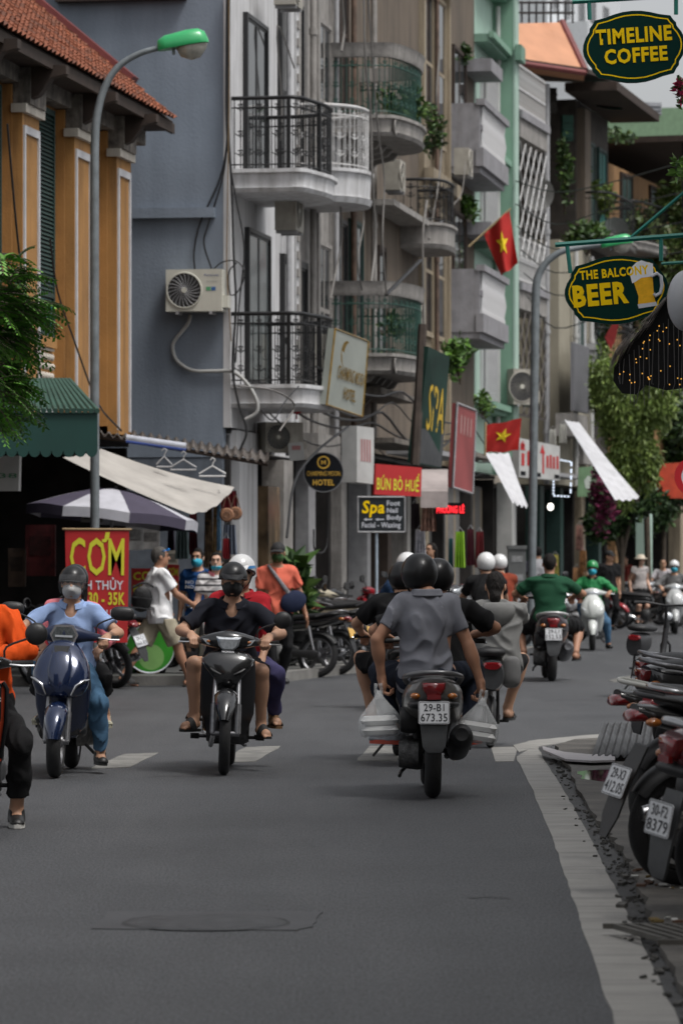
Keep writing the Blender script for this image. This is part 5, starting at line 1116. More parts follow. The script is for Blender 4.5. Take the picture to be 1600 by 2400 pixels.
def ebike(label, loc, rz, c, group=None, R=.20, L=1.15, lean=0., name='electric_bike', lamp=True):
    root = empty(name, loc, rz, label, 'electric bike', group); root.rotation_euler = (0, lean, rz)
    wheel(root, 'rear_wheel', 0, R, .07, spokes=6, rimr=R-.05); wheel(root, 'front_wheel', L, R, .065, spokes=6, rimr=R-.05)
    b = MB(); b.tube(spline([V(0, L-.12, .80), V(0, L-.2, .45), V(0, L-.4, .27), V(0, .5, .25), V(0, .25, .35), V(0, .18, .62)], 4), .034, 10); b.build('frame', c, root, 1.2)
    for s in (1, -1):
        b = MB(); b.tube([V(s*.055, L, R), V(s*.05, L-.1, .55), V(0, L-.12, .62)], .014, 8); b.build('fork_leg', PLA, root, 1.)
        b = MB(); b.tube([V(s*.06, 0, R), V(s*.05, .35, .28)], .016, 8); b.tube([V(s*.06, 0, R), V(s*.06, .02, .55)], .014, 8); b.build('swing_arm', PLA, root, 1.)
    b = MB(); b.tube([V(0, L-.12, .6), V(0, L-.2, .98)], .018, 8); b.tube(spline([V(-.31, L-.34, 1.0), V(-.2, L-.26, 1.01), V(0, L-.2, .99), V(.2, L-.26, 1.01), V(.31, L-.34, 1.0)], 3), .012, 8); b.build('handlebar', PLA, root, 1.)
    for s in (1, -1):
        b = MB(); b.tube([V(s*.22, L-.27, 1.01), V(s*.33, L-.36, 1.0)], .018, 8); b.build('grip', RUB, root, 1.)
    b = MB(); b.yloft([(.42, 0, .73, .05, .025, 2.2), (.25, 0, .75, .11, .04, 2.4), (.05, 0, .755, .12, .042, 2.5), (-.2, 0, .76, .11, .04, 2.4), (-.25, 0, .76, .05, .02, 2)], 18); b.build('seat', SEATM, root, 1.2)
    b = MB(); b.yloft([(.2, 0, .60, .07, .10, 2.5), (.0, 0, .60, .10, .11, 2.6), (-.2, 0, .58, .10, .13, 2.5), (-.27, 0, .58, .085, .11, 2.3)], 20); b.build('battery_box', c, root, 1.2)
    b = MB(); b.yloft([(-.265, 0, .655, .075, .03, 2.6), (-.29, 0, .65, .06, .025, 2.4)], 14); tl = b.build('tail_light', REDL, root, 1.)
    b = MB(); b.ell((0, L-.1, .87), (.06, .06, .05), 14, 8); b.build('headlight', LENS, root, 1.)
    fender(root, L, R, .09, .4, 2.3, c, gap=.02); fender(root, 0, R, .09, .7, 2.9, PLA, 'rear_fender', gap=.02)
    b = MB(); b.lathe([(-.09, .02), (-.09, .055), (.09, .055), (.09, .02)], 16, (0, .42, .24)); b.build('crank', ENG, root, .8)
    for s in (1, -1):
        b = MB(); b.tube([V(s*.095, .42, .24), V(s*.10, .42+s*.12, .24-s*.05)], .010, 6); b.cbox(V(s*.14, .42+s*.12, .24-s*.05), .08, .07, .02); b.build('pedal', PLA, root)
    b = MB(); b.tube([V(-.06, .05, .2), V(-.16, -.05, .02)], .010, 6); b.build('side_stand', PLA, root, 1.)
    return root
# ------------------------------------------------------------------ riders in the road
def rider(label, bike, po, sp, res=.009, group=None, off=(0, 0, 0)):
    r, J = person(label, tuple(bike.location), 0, po, sp, res, group); r.rotation_euler = bike.rotation_euler
    return r, J
BLKH = M('helmet_black', (.012, .012, .013), .36, var=.1, coat=.12, spec=.3); WHTH = M('helmet_white', (.62, .62, .62), .25, var=.06, coat=.6)
GRN = M('green_jacket', (.006, .17, .045), .7, var=.1)
NAVY = cloth('navy_cotton', (.013, .014, .021)); BLACKC = cloth('black_cotton', (.011, .011, .012)); GREYP = cloth('grey_pique', (.165, .17, .195), .14); JEANS = cloth('dark_jeans', (.012, .016, .028)); SKYB = cloth('sky_blue_pique', (.27, .37, .60)); DENIM = cloth('blue_denim', (.07, .15, .25), .25)
PURP = cloth('purple_trousers', (.06, .055, .13)); REDJ = cloth('red_jacket', (.36, .014, .022)); ORNJ = cloth('orange_jacket', (.62, .075, .008)); PINK = cloth('pink_shirt', (.62, .19, .22)); GREYH = cloth('grey_hoodie', (.185, .185, .18))
MASKB = M('mask_black', (.012, .012, .013), .75, var=.15, bump=.2, bscale=300); MASKW = M('mask_grey', (.42, .42, .42), .75, var=.06); MASKC = M('mask_cyan', (.03, .36, .50), .7, var=.06); MASKG = M('mask_green', (.02, .07, .012), .7, var=.1)
SANDB = M('sandal_black', (.013, .013, .013), .6, var=.2); SANDT = M('sandal_tan', (.16, .085, .035), .65, var=.2); SHOEB = M('shoe_black', (.012, .012, .012), .5, var=.2); SOLEW = M('sole_white', (.52, .51, .48), .6, var=.1)
def seat(hz, hy, lean, hands, feet, **k):
    a = math.radians(lean); hands = [(x, y, z-.03) for x, y, z in hands]; d = dict(hip=(0, hy, hz-.08), up=(0, math.sin(a), math.cos(a)), handR=hands[0], handL=hands[1], footR=feet[0], footL=feet[1], toeR=(.25, 1, -.05), toeL=(-.25, 1, -.05), palmR=(0, -.3, -1), palmL=(0, -.3, -1), hdirR=(-.25, .8, -.35), hdirL=(.25, .8, -.35), curlR=1.15, curlL=1.15)
    if 'hip' in k: k['hip'] = (*k['hip'][:2], k['hip'][2]-.08)
    d.update(k); return d
# -- black underbone motorbike and its two riders
bk = underbone('black underbone motorbike coming straight on with a clear headlight', (X(524, 26.5), 26.5+1.23, 0), PI, paint('gloss_black', (.010, .010, .011)), lean=-.035, side=M('satin_black', (.016, .016, .018), .4, var=.15), mside=(-1,), badge='HONDA', steer=0.03)
rider('person in a black polo shirt, black mask and helmet steering the black motorbike', bk,
      seat(.80, .42, 14, ((.27, .90, .985), (-.275, .90, .985)), ((.235, .70, .37), (-.235, .68, .34)), elbR=(.8, -.5, -.35), elbL=(-.8, -.5, -.35), kneeR=(.38, 1, .25), kneeL=(-.30, 1, .25), look=(.0, 1, -.08), slump=.03, toeR=(.5, 1, -.1), toeL=(-.35, 1, -.15)),
      dict(sc=.95, wide=1.12, belly=1.15, skin=SKIN, shirt=NAVY, collar=NAVY, vneck=1, sleeve=.78, loose=.018, flare=.012, pants=BLACKC, plen=.80, ploose=.03, pflare=.02, sandal=SANDB, helmet=BLKH, hcut=.015, hslope=.06, peak=BLKH, mask=MASKB, hair=None, hem=-.04), .008)
rider('person in a red jacket and white helmet riding pillion on the black motorbike', bk,
      seat(.84, .02, 4, ((.16, .40, .82), (-.22, .36, .82)), ((.24, .12, .42), (-.31, .12, .39)), hip=(-.045, .02, .84), elbR=(.9, -.4, -.4), elbL=(-.7, -.6, -.4), kneeL=(-.38, 1, .2), kneeR=(.3, 1, .2), look=(.25, 1, 0), headup=(.1, 0, 1)),
      dict(sc=.95, skin=SKIN, shirt=REDJ, sleeve=1.25, collar=REDJ, pants=PURP, sandal=SANDT, helmet=WHTH, hcut=-.0, peak=WHTH, band=M('helmet_blue', (.02, .20, .50), .3, coat=.5), hair='short'), .01)
# -- grey scooter seen from behind, man in grey polo on its back seat
gs = scooter('silver grey scooter seen from behind with plate 29-B1 673.35', (X(1013, 23.9), 23.9, 0), 0.0, M('scooter_grey', (.165, .16, .155), .3, .5, var=.06, coat=.6), plate_txt=('29-B1', '673.35'), rail=M('rail_grey', (.16, .16, .165), .35, .6), tailc=M('scooter_grey', (.1, .1, .1)), mirrors=1, mside=())
_, JG = rider('person in a grey polo shirt and black helmet riding pillion with two food bags', gs,
      seat(.83, .10, -2, ((.305, .08, .735), (-.315, .10, .77)), ((.25, .26, .42), (-.24, .26, .42)), hip=(-.035, .08, .83), shR=(.0, 0, .0), elbR=(.6, -.35, .1), elbL=(-.8, -.35, .1), kneeR=(.55, 1, .15), kneeL=(-.55, 1, .15), palmR=(-1, 0, 0), palmL=(1, 0, 0), hdirR=(.1, .05, -1), hdirL=(.15, .05, -1), curlR=1.3, curlL=1.3, look=(-.1, 1, -.1), head=(-.045, .075, .105), toeL=(-.9, .8, -.1)),
      dict(sc=1.0, skin=SKIN_TAN, shirt=GREYP, collar=GREYP, shw=.86, sleeve=.66, loose=.012, flare=.004, hem=-.10, pants=JEANS, shoe=M('sneaker_navy', (.25, .26, .28), .7, var=.5, scale=16), sole=M('sole_red', (.45, .06, .03), .6), helmet=BLKH, hcut=-.055, hslope=.12, hair='short', noface=1, hsize=1.03), .008)
rider('person in a black T-shirt and black helmet driving the silver grey scooter', gs,
      seat(.82, .45, 6, ((.29, .86, 1.03), (-.29, .86, 1.03)), ((.12, .68, .43), (-.12, .68, .43)), hip=(.03, .45, .82), elbR=(1.2, -.2, -.35), elbL=(-.8, -.3, -.4), look=(.15, 1, 0), head=(.02, .05, .115)),
      dict(sc=.98, wide=1.1, skin=SKIN_TAN, shirt=BLACKC, sleeve=.8, loose=.02, flare=.02, pants=JEANS, shoe=SHOEB, helmet=BLKH, hcut=-.055, hslope=.12, hair='short', noface=1), .012)
PLAST = M('thin_plastic', (.75, .77, .78), .18, var=0, alpha=.30); FOAM = M('foam_box', (.66, .66, .655), .6, var=.05)
def bag(label, T, tilt):
    root = empty('takeaway_bag', T, 0, label, 'plastic bag', 'takeaway bags carried by the grey polo passenger'); root.rotation_euler = (0, tilt, .25)
    b = MB(); rg = []; r = random.Random(int(T[0]*1000)); ph = [r.uniform(0, 6) for _ in range(4)]
    for z, w, d in ((0, .012, .012), (-.03, .022, .02), (-.07, .055, .04), (-.125, .095, .07), (-.16, .122, .088), (-.20, .130, .092), (-.25, .128, .09), (-.278, .115, .08), (-.284, .09, .06)):
        rg.append([V(x*(1+.05*math.sin(5*t+ph[0])+.05*math.sin(9*t+ph[1]+z*20)), y*(1+.05*math.sin(7*t+ph[2]+z*9)), z+.008*math.sin(4*t+ph[3])) for (x, y), t in zip(sup(w, d, 3 if z < -.1 else 2, 36), [2*PI*j/36 for j in range(36)])])
    b.loft(rg); b.build('bag_film', PLAST, root, 3.)
    for z in (-.272, -.212):
        b = MB(); b.zloft([(z, 0, 0, .095, .068, 6), (z+.026, 0, 0, .112, .08, 6), (z+.028, 0, 0, .116, .083, 6), (z+.031, 0, 0, .112, .08, 6), (z+.054, 0, 0, .098, .07, 6)], 24); q = b.build('foam_box', FOAM, root, .5); q.rotation_euler = (0, 0, .05+z)
    for s in (1, -1): b = MB(); b.tube(spline([V(s*.01, 0, -.05), V(s*.02, 0, .0), V(s*.014, .0, .045)], 3), [.016, .016, .010, .010, .010, .012, .012], 8); b.build('bag_handle', PLAST, root, 3.)
    return root
R_ = JG['wr']; gl = Vector(gs.location)
bag("clear plastic takeaway bag of white foam boxes in the grey polo passenger's left hand", gl+V(-.335, .06, .665), -.04)
bag("clear plastic takeaway bag of white foam boxes in the grey polo passenger's right hand", gl+V(.315, .04, .625), .16)
# -- blue electric scooter
bs = scooter('dark blue scooter coming on with a hexagonal headlamp', (X(137, 26.1), 26.1+1.26, 0), PI-.02, M('scooter_blue', (.008, .018, .058), .18, .3, var=.05, coat=1.), hexl=True, dark=M('scooter_navy', (.013, .02, .05), .35), mirrors=1, rearpl=True, lean=-.045, side=M('scooter_blue', (0, 0, 0)), steer=.0, apw=.98)
rider('person in a light blue polo shirt, visor helmet and grey mask on the blue scooter', bs,
      seat(.80, .46, 6, ((.285, .84, 1.0), (-.285, .84, 1.0)), ((.12, .72, .44), (-.25, .62, .16)), elbR=(.9, -.5, -.4), elbL=(-.9, -.5, -.4), kneeL=(-.35, 1, .2), look=(-.02, 1, 0)),
      dict(sc=.90, skin=SKIN, shirt=SKYB, collar=SKYB, vneck=1, sleeve=.70, loose=.016, flare=.012, pants=DENIM, shoe=SHOEB, helmet=BLKH, hcut=.01, hslope=.1, mask=MASKW, shield=M('clear_shield', (.5, .5, .52), .05, var=0, alpha=.09, coat=.3), hair='short'), .008)
rider('person in a pink shirt and black trousers riding pillion on the dark blue scooter', bs,
      seat(.84, .08, 3, ((.2, .42, .9), (-.2, .42, .9)), ((.20, .2, .40), (-.24, .2, .40)), hip=(.02, .08, .82), look=(.1, 1, 0), kneeL=(-.3, 1, .1)),
      dict(sc=.88, skin=SKIN, shirt=PINK, sleeve=1.5, pants=BLACKC, plen=1.42, ploose=.022, pflare=.03, shoe=M('checked_shoe', (.35, .33, .25), .7, var=.5, scale=60), helmet=BLKH, hair='long', mask=MASKW), .012)
# ------------------------------------------------------------------ more riders, pedestrians
ob = underbone('black delivery motorbike at the left edge with an orange bag on its leg shield', (X(-92, 20.6), 20.6+1.2, 0), PI+.02, paint('gloss_black2', (.012, .012, .013)), mside=(-1,), side=M('satin_black', (.016, .016, .018)))
rider('person in an orange delivery jacket and black trousers stopped on the motorbike at the edge', ob,
      seat(.78, .40, 5, ((.25, .86, .98), (-.10, .78, .98)), ((.24, .7, .36), (-.235, .56, .10)), elbL=(-1.2, .1, -.45), kneeL=(-.45, 1, .2), toeL=(-.1, 1, -.15), kneeR=(.4, 1, .2)),
      dict(sc=.98, wide=1.15, skin=SKIN, shirt=ORNJ, sleeve=1.85, loose=.034, flare=.014, hem=-.14, fold=.018, shirtname='jacket', collar=ORNJ, pants=BLACKC, plen=1.78, ploose=.010, pflare=.012, shoe=SHOEB, sole=SOLEW, helmet=M('helmet_orange', (.7, .12, .02), .3, coat=.5), hair='short'), .009)
b = MB(); b.zloft([(.38, 0, .86, .17, .045, 4), (.60, 0, .92, .21, .06, 4), (.78, 0, .95, .215, .05, 4), (.82, 0, .95, .20, .04, 4)], 24); dbg = empty('delivery_bag', ob.location, 0, 'orange delivery bag with black piping hung on the delivery motorbike', 'bag'); dbg.rotation_euler = ob.rotation_euler
b.build('bag_body', M('orange_nylon', (.50, .055, .012), .65, var=.12, bump=.3, bscale=30), dbg, 1.)
for s in (1, -1): b = MB(); b.tube([V(s*.17, .90, .40), V(s*.205, .975, .60), V(s*.212, .998, .78), V(s*.19, .995, .815)], .012, 8); b.build('piping', BLACKC, dbg, 1.)
text('e', M('white_print', (.6, .6, .6)), dbg, FR((-.165, .995, .725), (-1, 0, 0), (0, .05, 1)), None, .035, .01, ext=.004)
# striped marks on the jacket: reflective bands follow on the sleeve
# motorbike ahead on the far side of the grey scooter
k1 = underbone('dark motorbike just ahead of the silver grey scooter', (X(950, 27.9), 27.9, 0), .03, paint('gloss_black', (.01, .01, .011)), mside=())
rider('person in a black T-shirt and black shorts with left arm out to the handlebar', k1,
      seat(.80, .40, 6, ((.28, .9, .96), (-.29, .88, .97)), ((.2, .72, .36), (-.22, .72, .36)), elbL=(-1.0, -.3, -.35), kneeL=(-.55, 1, .2), kneeR=(.3, 1, .2), look=(.05, 1, 0), head=(.0, .05, .115)),
      dict(sc=.98, wide=1.1, skin=SKIN, shirt=BLACKC, sleeve=.7, loose=.02, flare=.02, pants=BLACKC, plen=.85, ploose=.03, pflare=.02, sandal=SANDB, helmet=BLKH, hcut=-.055, hslope=.12, noface=1), .011)
k4 = underbone('dark motorbike further up ahead of the black T-shirt rider', (X(950, 38), 38, 0), -.05, paint('deep_red', (.12, .008, .012)), mside=())
rider('person in a dark blue shirt and white helmet riding ahead with back turned', k4, seat(.82, .40, 4, ((.28, .9, .96), (-.28, .9, .97)), ((.2, .72, .36), (-.2, .72, .36)), head=(.0, .04, .13)), dict(sc=1.06, skin=SKIN, shirt=cloth('ink_blue', (.012, .03, .07)), sleeve=.8, pants=BLACKC, shoe=SHOEB, helmet=WHTH, hcut=-.03, noface=1), .014)
# hooded woman on an electric bike
eb = ebike('dark grey electric bike ridden by the woman in the grey hoodie', (X(1148, 30.4), 30.4, 0), .02, M('ebike_grey', (.04, .042, .045), .35, coat=.4))
rider('person in a grey hoodie with hair in a low bun riding the electric bike', eb,
      seat(.72, .06, 1, ((.29, .74, 1.0), (-.29, .74, 1.0)), ((.17, .5, .30), (-.16, .32, .27)), hip=(.06, .06, .72), elbR=(1.1, -.3, -.4), elbL=(-1.1, -.3, -.4), kneeR=(.35, 1, .2), look=(.1, 1, 0), head=(-.01, .035, .135)),
      dict(sc=.98, wide=1.05, skin=SKIN, shirt=GREYH, shirtname='hoodie', sleeve=1.85, loose=.028, flare=.012, hem=-.10, fold=.02, pants=BLACKC, plen=1.0, sandal=SANDB, hair='bun', noface=1), .010)
h = [o for o in bpy.data.objects if o.name.startswith('person') and o.get('label', '').startswith('person in a grey hoodie')][0]
b = MB(); b.loft([[V(.06+math.cos(t)*w*1.15, .03+math.sin(t)*d-.02, z) for t in [2*PI*j/22 for j in range(22)]] for z, w, d in ((1.15, .075, .07), (1.135, .10, .095), (1.10, .122, .112), (1.05, .115, .11), (.99, .07, .095), (.95, .02, .06))]); b.build('hood', GREYH, h, 3.)
b = MB(); b.yloft([(-.11, .15, .62, .02, .08, 2.5), (-.09, .16, .60, .075, .12, 3), (.02, .165, .60, .08, .13, 3), (.06, .165, .61, .05, .09, 2.5)], 20); sb = b.build('shoulder_bag', cloth('grey_bag', (.15, .15, .15)), None, 1.2); sb.location = eb.location; tag(sb, 'soft grey shoulder bag hanging at the right hip of the hooded woman', 'bag')
# green shirt rider from behind
g2 = scooter('dark maroon scooter seen from behind under the rider in dark green', (X(1292, 47.5), 47.5, 0), .0, M('scooter_plum', (.045, .035, .042), .3, .2, coat=.6), plate_txt=('29-L1', '152.53'), rail=M('rail_pale', (.42, .42, .42), .35, .5), mside=(), mmat=M('muffler_steel', (.22, .22, .23), .3, .8)); g2.scale = (1.08,)*3
r_, _ = rider('person in a dark green polo shirt and black shorts riding away on a scooter', g2,
      seat(.76, .42, 1, ((.31, .82, 1.0), (-.31, .82, 1.0)), ((.30, .45, .33), (-.30, .45, .33)), elbR=(1., -.3, -.4), elbL=(-1., -.3, -.4), kneeR=(.55, 1, .2), kneeL=(-.45, 1, .2), look=(-.05, 1, 0), head=(0, .035, .15)),
      dict(sc=1.0, wide=1.12, skin=SKIN_TAN, shirt=cloth('bottle_green', (.012, .060, .030)), collar=cloth('bottle_green', (0, 0, 0)), sleeve=.75, loose=.024, flare=.02, hem=-.06, pants=BLACKC, plen=.9, ploose=.03, pflare=.02, sandal=SANDB, hair='short', noface=1), .012); r_.scale = (1.08,)*3
g3 = scooter('white scooter coming on ridden by the person in the green jacket', (X(1398, 64), 65.25, 0), PI-.06, M('scooter_white', (.50, .52, .50), .3, coat=.6), rearpl=False, dark=PLG, mirrors=0)
rider('person in a bright green jacket and helmet with cyan mask on a white scooter', g3, seat(.80, .48, 4, ((.28, .86, 1.0), (-.28, .86, 1.0)), ((.12, .72, .43), (-.27, .6, .12)), elbR=(.9, -.4, -.4), elbL=(-.9, -.4, -.4)),
      dict(sc=.98, skin=SKIN_TAN, shirt=GRN, shirtname='jacket', collar=BLACKC, sleeve=1.7, loose=.03, pants=DENIM, shoe=SHOEB, helmet=M('helmet_green', (.008, .20, .05), .3, coat=.5), mask=MASKC, hair='short'), .013)
g4 = scooter('pale grey scooter at the right edge coming on behind the electric bicycle', (X(1588, 79), 80.2, 0), PI-.05, M('scooter_pale', (.38, .39, .39), .3, coat=.6), rearpl=False, mirrors=0)
rider('person in a grey long sleeved top, pale helmet and blue mask on a scooter', g4, seat(.80, .48, 4, ((.28, .86, 1.0), (-.28, .86, 1.0)), ((.12, .72, .43), (-.12, .72, .43)), elbR=(.9, -.4, -.4), elbL=(-.9, -.4, -.4)),
      dict(sc=1., skin=SKIN, shirt=cloth('mid_grey', (.14, .14, .14)), sleeve=1.7, loose=.03, pants=BLACKC, shoe=SHOEB, helmet=WHTH, mask=MASKC, hair='short'), .015)
g5 = underbone('dark motorbike of the rider in black with a white helmet', (X(1150, 44), 44, 0), .08, paint('gloss_black', (0, 0, 0)), mside=())
rider('person in a black T-shirt and white helmet riding beyond the hooded woman', g5, seat(.86, .40, 4, ((.28, .9, .96), (-.28, .9, .97)), ((.2, .72, .36), (-.2, .72, .36)), head=(.0, .04, .13)), dict(sc=1.03, skin=SKIN, shirt=BLACKC, sleeve=.7, pants=BLACKC, shoe=SHOEB, helmet=WHTH, hcut=-.03, noface=1), .014)
g6 = underbone('dark motorbike hidden behind the hooded woman', (X(1182, 52), 52, 0), .1, paint('gloss_black', (0, 0, 0)), mside=())
rider('person in a dark shirt with orange safety vest and pale helmet further along', g6, seat(.86, .40, 4, ((.28, .9, .96), (-.28, .9, .97)), ((.2, .72, .36), (-.2, .72, .36)), head=(.0, .04, .13)), dict(sc=1.03, skin=SKIN, shirt=cloth('vest_orange', (.20, .04, .02)), sleeve=.3, pants=BLACKC, shoe=SHOEB, helmet=WHTH, hcut=-.03, noface=1), .015)
g7 = underbone('dark motorbike with rider far behind the pale scooter', (X(1548, 98), 98, 0), PI, paint('gloss_black', (0, 0, 0)), mside=())
rider('person in a pale shirt leaning over a dark motorbike far up the street', g7, seat(.86, .40, 14, ((.28, .9, .96), (-.28, .9, .97)), ((.2, .72, .36), (-.2, .72, .36))), dict(sc=1.05, skin=SKIN, shirt=cloth('pale_shirt', (.42, .40, .42)), sleeve=.7, pants=BLACKC, shoe=SHOEB, hair='short'), .02)
# pedestrians
def stand(**k):
    d = dict(hip=(0, 0, .90), up=(0, .03, 1), handR=(.25, .02, .78), handL=(-.25, .02, .78), footR=(.09, .05, .094), footL=(-.09, -.05, .094), palmR=(-1, 0, 0), palmL=(1, 0, 0), curlR=.45, curlL=.45, elbR=(.3, -1, 0), elbL=(-.3, -1, 0), slump=.01)
    d.update(k); return d
def walker(label, px, Y, rz, po, sp, res=.011, z=0., group=None): return person(label, (X(px, Y), Y, z), rz, po, sp, res, group)
wm, JW = walker('person in a white T-shirt and khaki shorts with sling bag walking right', 374, 45.3, -PI/2+.35,
      stand(handR=(.13, .36, .98), handL=(-.24, .10, .92), footR=(.08, .34, .094), footL=(-.08, -.42, .13), toeL=(-.1, 1, -.35), look=(.1, 1, .02), hip=(0, 0, .87), elbR=(.5, -1, -.1), curlR=.9, up=(0, -.03, 1), slump=0, head=(0, .03, .15)),
      dict(sc=1.0, wide=1.12, skin=SKIN_TAN, belly=1.15, shirt=cloth('white_cotton', (.80, .80, .81)), sleeve=.7, loose=.022, flare=.02, hem=-.12, pants=cloth('khaki', (.36, .32, .24), .15), plen=.92, ploose=.03, pflare=.025, sandal=SANDB, hair='short', hairmat=M('hair_grey', (.05, .045, .04), .7)))
b = MB(); b.ell((0, 0, 0), (.125, .07, .16), 18, 10); sl = b.build('sling_bag', M('black_nylon', (.012, .012, .013), .6, var=.3, scale=12, bump=.4, bscale=40), None, 3.); sl.location = wm.location+V(-.20, -.16, 1.04); sl.rotation_euler = (.2, .12, .2); tag(sl, 'black sling bag on the back of the person in the white T-shirt', 'bag')
b = MB(); b.tube(spline([V(-.14, -.10, .14), V(-.02, -.12, .22), V(.10, -.10, .18)], 5), .016, 6); b.build('bag_strap', M('black_nylon', (0, 0, 0)), sl, 1.)
b = MB(); b.box(-.14, .14, -.085, -.07, -.10, -.09); b.box(-.12, .12, -.082, -.07, .02, .03); b.build('zip', PLG, sl)
wh = [o for o in bpy.data.objects if o.get('label', '').startswith('person in a white T-shirt and khaki')][0]
b = MB()
hp = lambda x, y, z: JW['hc']+JW['hr']*x+JW['hf']*y+JW['hu']*z
for s in (1, -1): b.ell(hp(s*.035, .088, .085), (.032, .014, .02), 12, 6)
b.tube([hp(-.082, 0, .07), hp(-.068, .07, .08), hp(0, .095, .088), hp(.068, .07, .08), hp(.082, 0, .07)], .005, 6); b.build('sunglasses', M('blue_mirror', (.02, .22, .62), .08, .6, var=0), wh, 3.)
walker('person in a navy T-shirt and pale shorts with a cyan mask', 466, 47.2, PI-.25, stand(handR=(.24, .02, .80), handL=(-.22, .12, .95), footR=(.1, .1, .094), footL=(-.1, -.12, .1), look=(.0, 1, 0), hip=(0, 0, .87)),
      dict(sc=.98, skin=SKIN, shirt=cloth('royal_navy', (.012, .055, .17)), sleeve=.7, loose=.02, flare=.016, hem=-.12, pants=cloth('pale_khaki', (.44, .41, .35)), plen=.95, ploose=.026, pflare=.02, sandal=SANDB, mask=MASKC, hair='short'))
nv = [o for o in bpy.data.objects if o.get('label', '').startswith('person in a navy T-shirt')][0]
text('NO\nNO', M('white_print', (.6, .6, .6)), nv, FR((.06, .185, 1.20), (-1, .05, 0), (0, 0, 1)), .11, .10, .02, ext=.004)
STR = M('striped_knit', (.52, .50, .50), .85, var=0, bump=.2, bscale=200)
n, l = STR.node_tree.nodes, STR.node_tree.links; tc = n.new('ShaderNodeTexCoord'); wv = n.new('ShaderNodeTexWave'); wv.bands_direction = 'Z'; wv.inputs['Scale'].default_value = 4.2; wv.inputs['Distortion'].default_value = .4
cr = n.new('ShaderNodeValToRGB'); cr.color_ramp.elements[0].color = (.05, .05, .055, 1); cr.color_ramp.elements[1].color = (.54, .52, .52, 1); cr.color_ramp.elements[0].position = .22; cr.color_ramp.elements[1].position = .30
l.new(tc.outputs['Object'], wv.inputs['Vector']); l.new(wv.outputs[0], cr.inputs[0]); l.new(cr.outputs[0], n['Principled BSDF'].inputs['Base Color'])
walker('person with long dark hair in a striped pink collared top with mask under the chin', 506, 45.6, PI+.18, stand(handR=(.27, .05, .80), handL=(-.2, .2, .95), look=(.25, 1, -.12), hip=(0, 0, .86), footR=(.08, .12, .094)),
      dict(sc=.93, skin=SKIN_PALE, shirt=STR, collar=PINK, sleeve=.72, loose=.02, flare=.016, hem=-.10, pants=cloth('pale_grey', (.36, .36, .37)), plen=1.9, shoe=SOLEW, mask=MASKC, maskz=-.055, hair='long'))
sm, JS = walker('person in a salmon T-shirt, black cap and green mask on the pavement', 648, 46.3, PI+.30, stand(handR=(.24, .0, .80), handL=(-.40, .02, .72), look=(.42, 1, -.1), hip=(0, 0, .90), footR=(.12, .2, .094), footL=(-.1, -.15, .094), elbL=(-1, -.4, .1), curlL=.3),
      dict(sc=1.02, wide=1.06, skin=SKIN_TAN, shirt=cloth('salmon_cotton', (.60, .135, .085)), sleeve=.75, loose=.022, flare=.02, hem=-.08, pants=BLACKC, shoe=SHOEB, mask=MASKG, hair='short', cap=M('cap_black', (.013, .013, .014), .8, var=.2)))
b = MB(); b.tube([sm.matrix_basis @ V(.135, .10, 1.44), sm.matrix_basis @ V(.05, .165, 1.30), sm.matrix_basis @ V(-.10, .17, 1.10)], [.018, .024, .03], 8); st = b.build('bag_strap', M('strap_grey', (.17, .17, .18), .8, var=.4, scale=40))
b = MB(); b.ell((0, 0, 0), (.17, .07, .13), 18, 10, Matrix.Rotation(.35, 3, 'Y')); cb = empty('crossbody_bag', sm.matrix_basis @ V(-.16, .17, 1.00), sm.rotation_euler.z, 'navy crossbody bag across the person in the salmon T-shirt', 'bag'); b.build('bag_body', cloth('navy_nylon', (.016, .022, .05)), cb, 3.)
st.parent = cb; bpy.context.view_layer.update(); st.matrix_parent_inverse = cb.matrix_world.inverted()
walker('person in a beige bucket hat, pale top and black skirt walking down the street', 1497, 90, PI+.5, stand(handR=(.24, .0, .82), handL=(-.24, .1, .85), look=(-.6, 1, 0), hip=(0, 0, .86)), dict(sc=1.0, skin=SKIN_PALE, shirt=cloth('pale_top', (.38, .35, .34)), sleeve=.3, skirt=BLACKC, shoe=SHOEB, hat=M('hat_straw', (.52, .45, .36), .8), hair='long'), .018)
walker('person in a black T-shirt and black cap standing beside the parked bikes', 1425, 84, PI+.3, stand(handR=(.26, .12, .90), look=(-.7, 1, 0)), dict(sc=1.06, wide=1.15, skin=SKIN, shirt=BLACKC, sleeve=.72, loose=.025, pants=BLACKC, shoe=SHOEB, cap=M('cap_black', (0, 0, 0)), hair='short'), .018)
walker('person in a grey shirt bending beside the shop mannequins far up the street', 1552, 112, PI, stand(up=(0, .5, 1)), dict(sc=1.0, skin=SKIN, shirt=cloth('pale_shirt', (.4, .4, .4)), sleeve=.7, pants=BLACKC, shoe=SHOEB, hair='short'), .022)
# ------------------------------------------------------------------ parked motorbikes
def parked(proto, label, px, Y, rz, lean=.12, group='motorbikes parked along the pavement', z=.0):
    o = copy_tree(proto); o.location = (X(px, Y), Y, z); o.rotation_euler = (0, lean, rz); o['label'] = label; o['group'] = group; return o
pa = underbone('black parked motorbike with an orange rear plate nearest the kerb', (X(742, 49.0), 49.0, .0), 1.12, paint('gloss_black', (0, 0, 0)), lean=.12, group='motorbikes parked along the pavement', platem=PLATEY)
pb = underbone('cream and tan parked motorbike beside the black one', (X(838, 51.5), 51.5, .11), .95, M('bike_cream', (.42, .37, .27), .3, coat=.5), lean=.12, group='motorbikes parked along the pavement', side=M('bike_tan', (.32, .27, .19), .35, coat=.4), spokes=7)
pc = scooter('dark parked scooter with white trim close to the shop pillar', (X(700, 50.5), 50.5, .0), 1.3, M('scooter_black', (.014, .014, .016), .25, coat=.7), lean=.1, group='motorbikes parked along the pavement', mirrors=0)
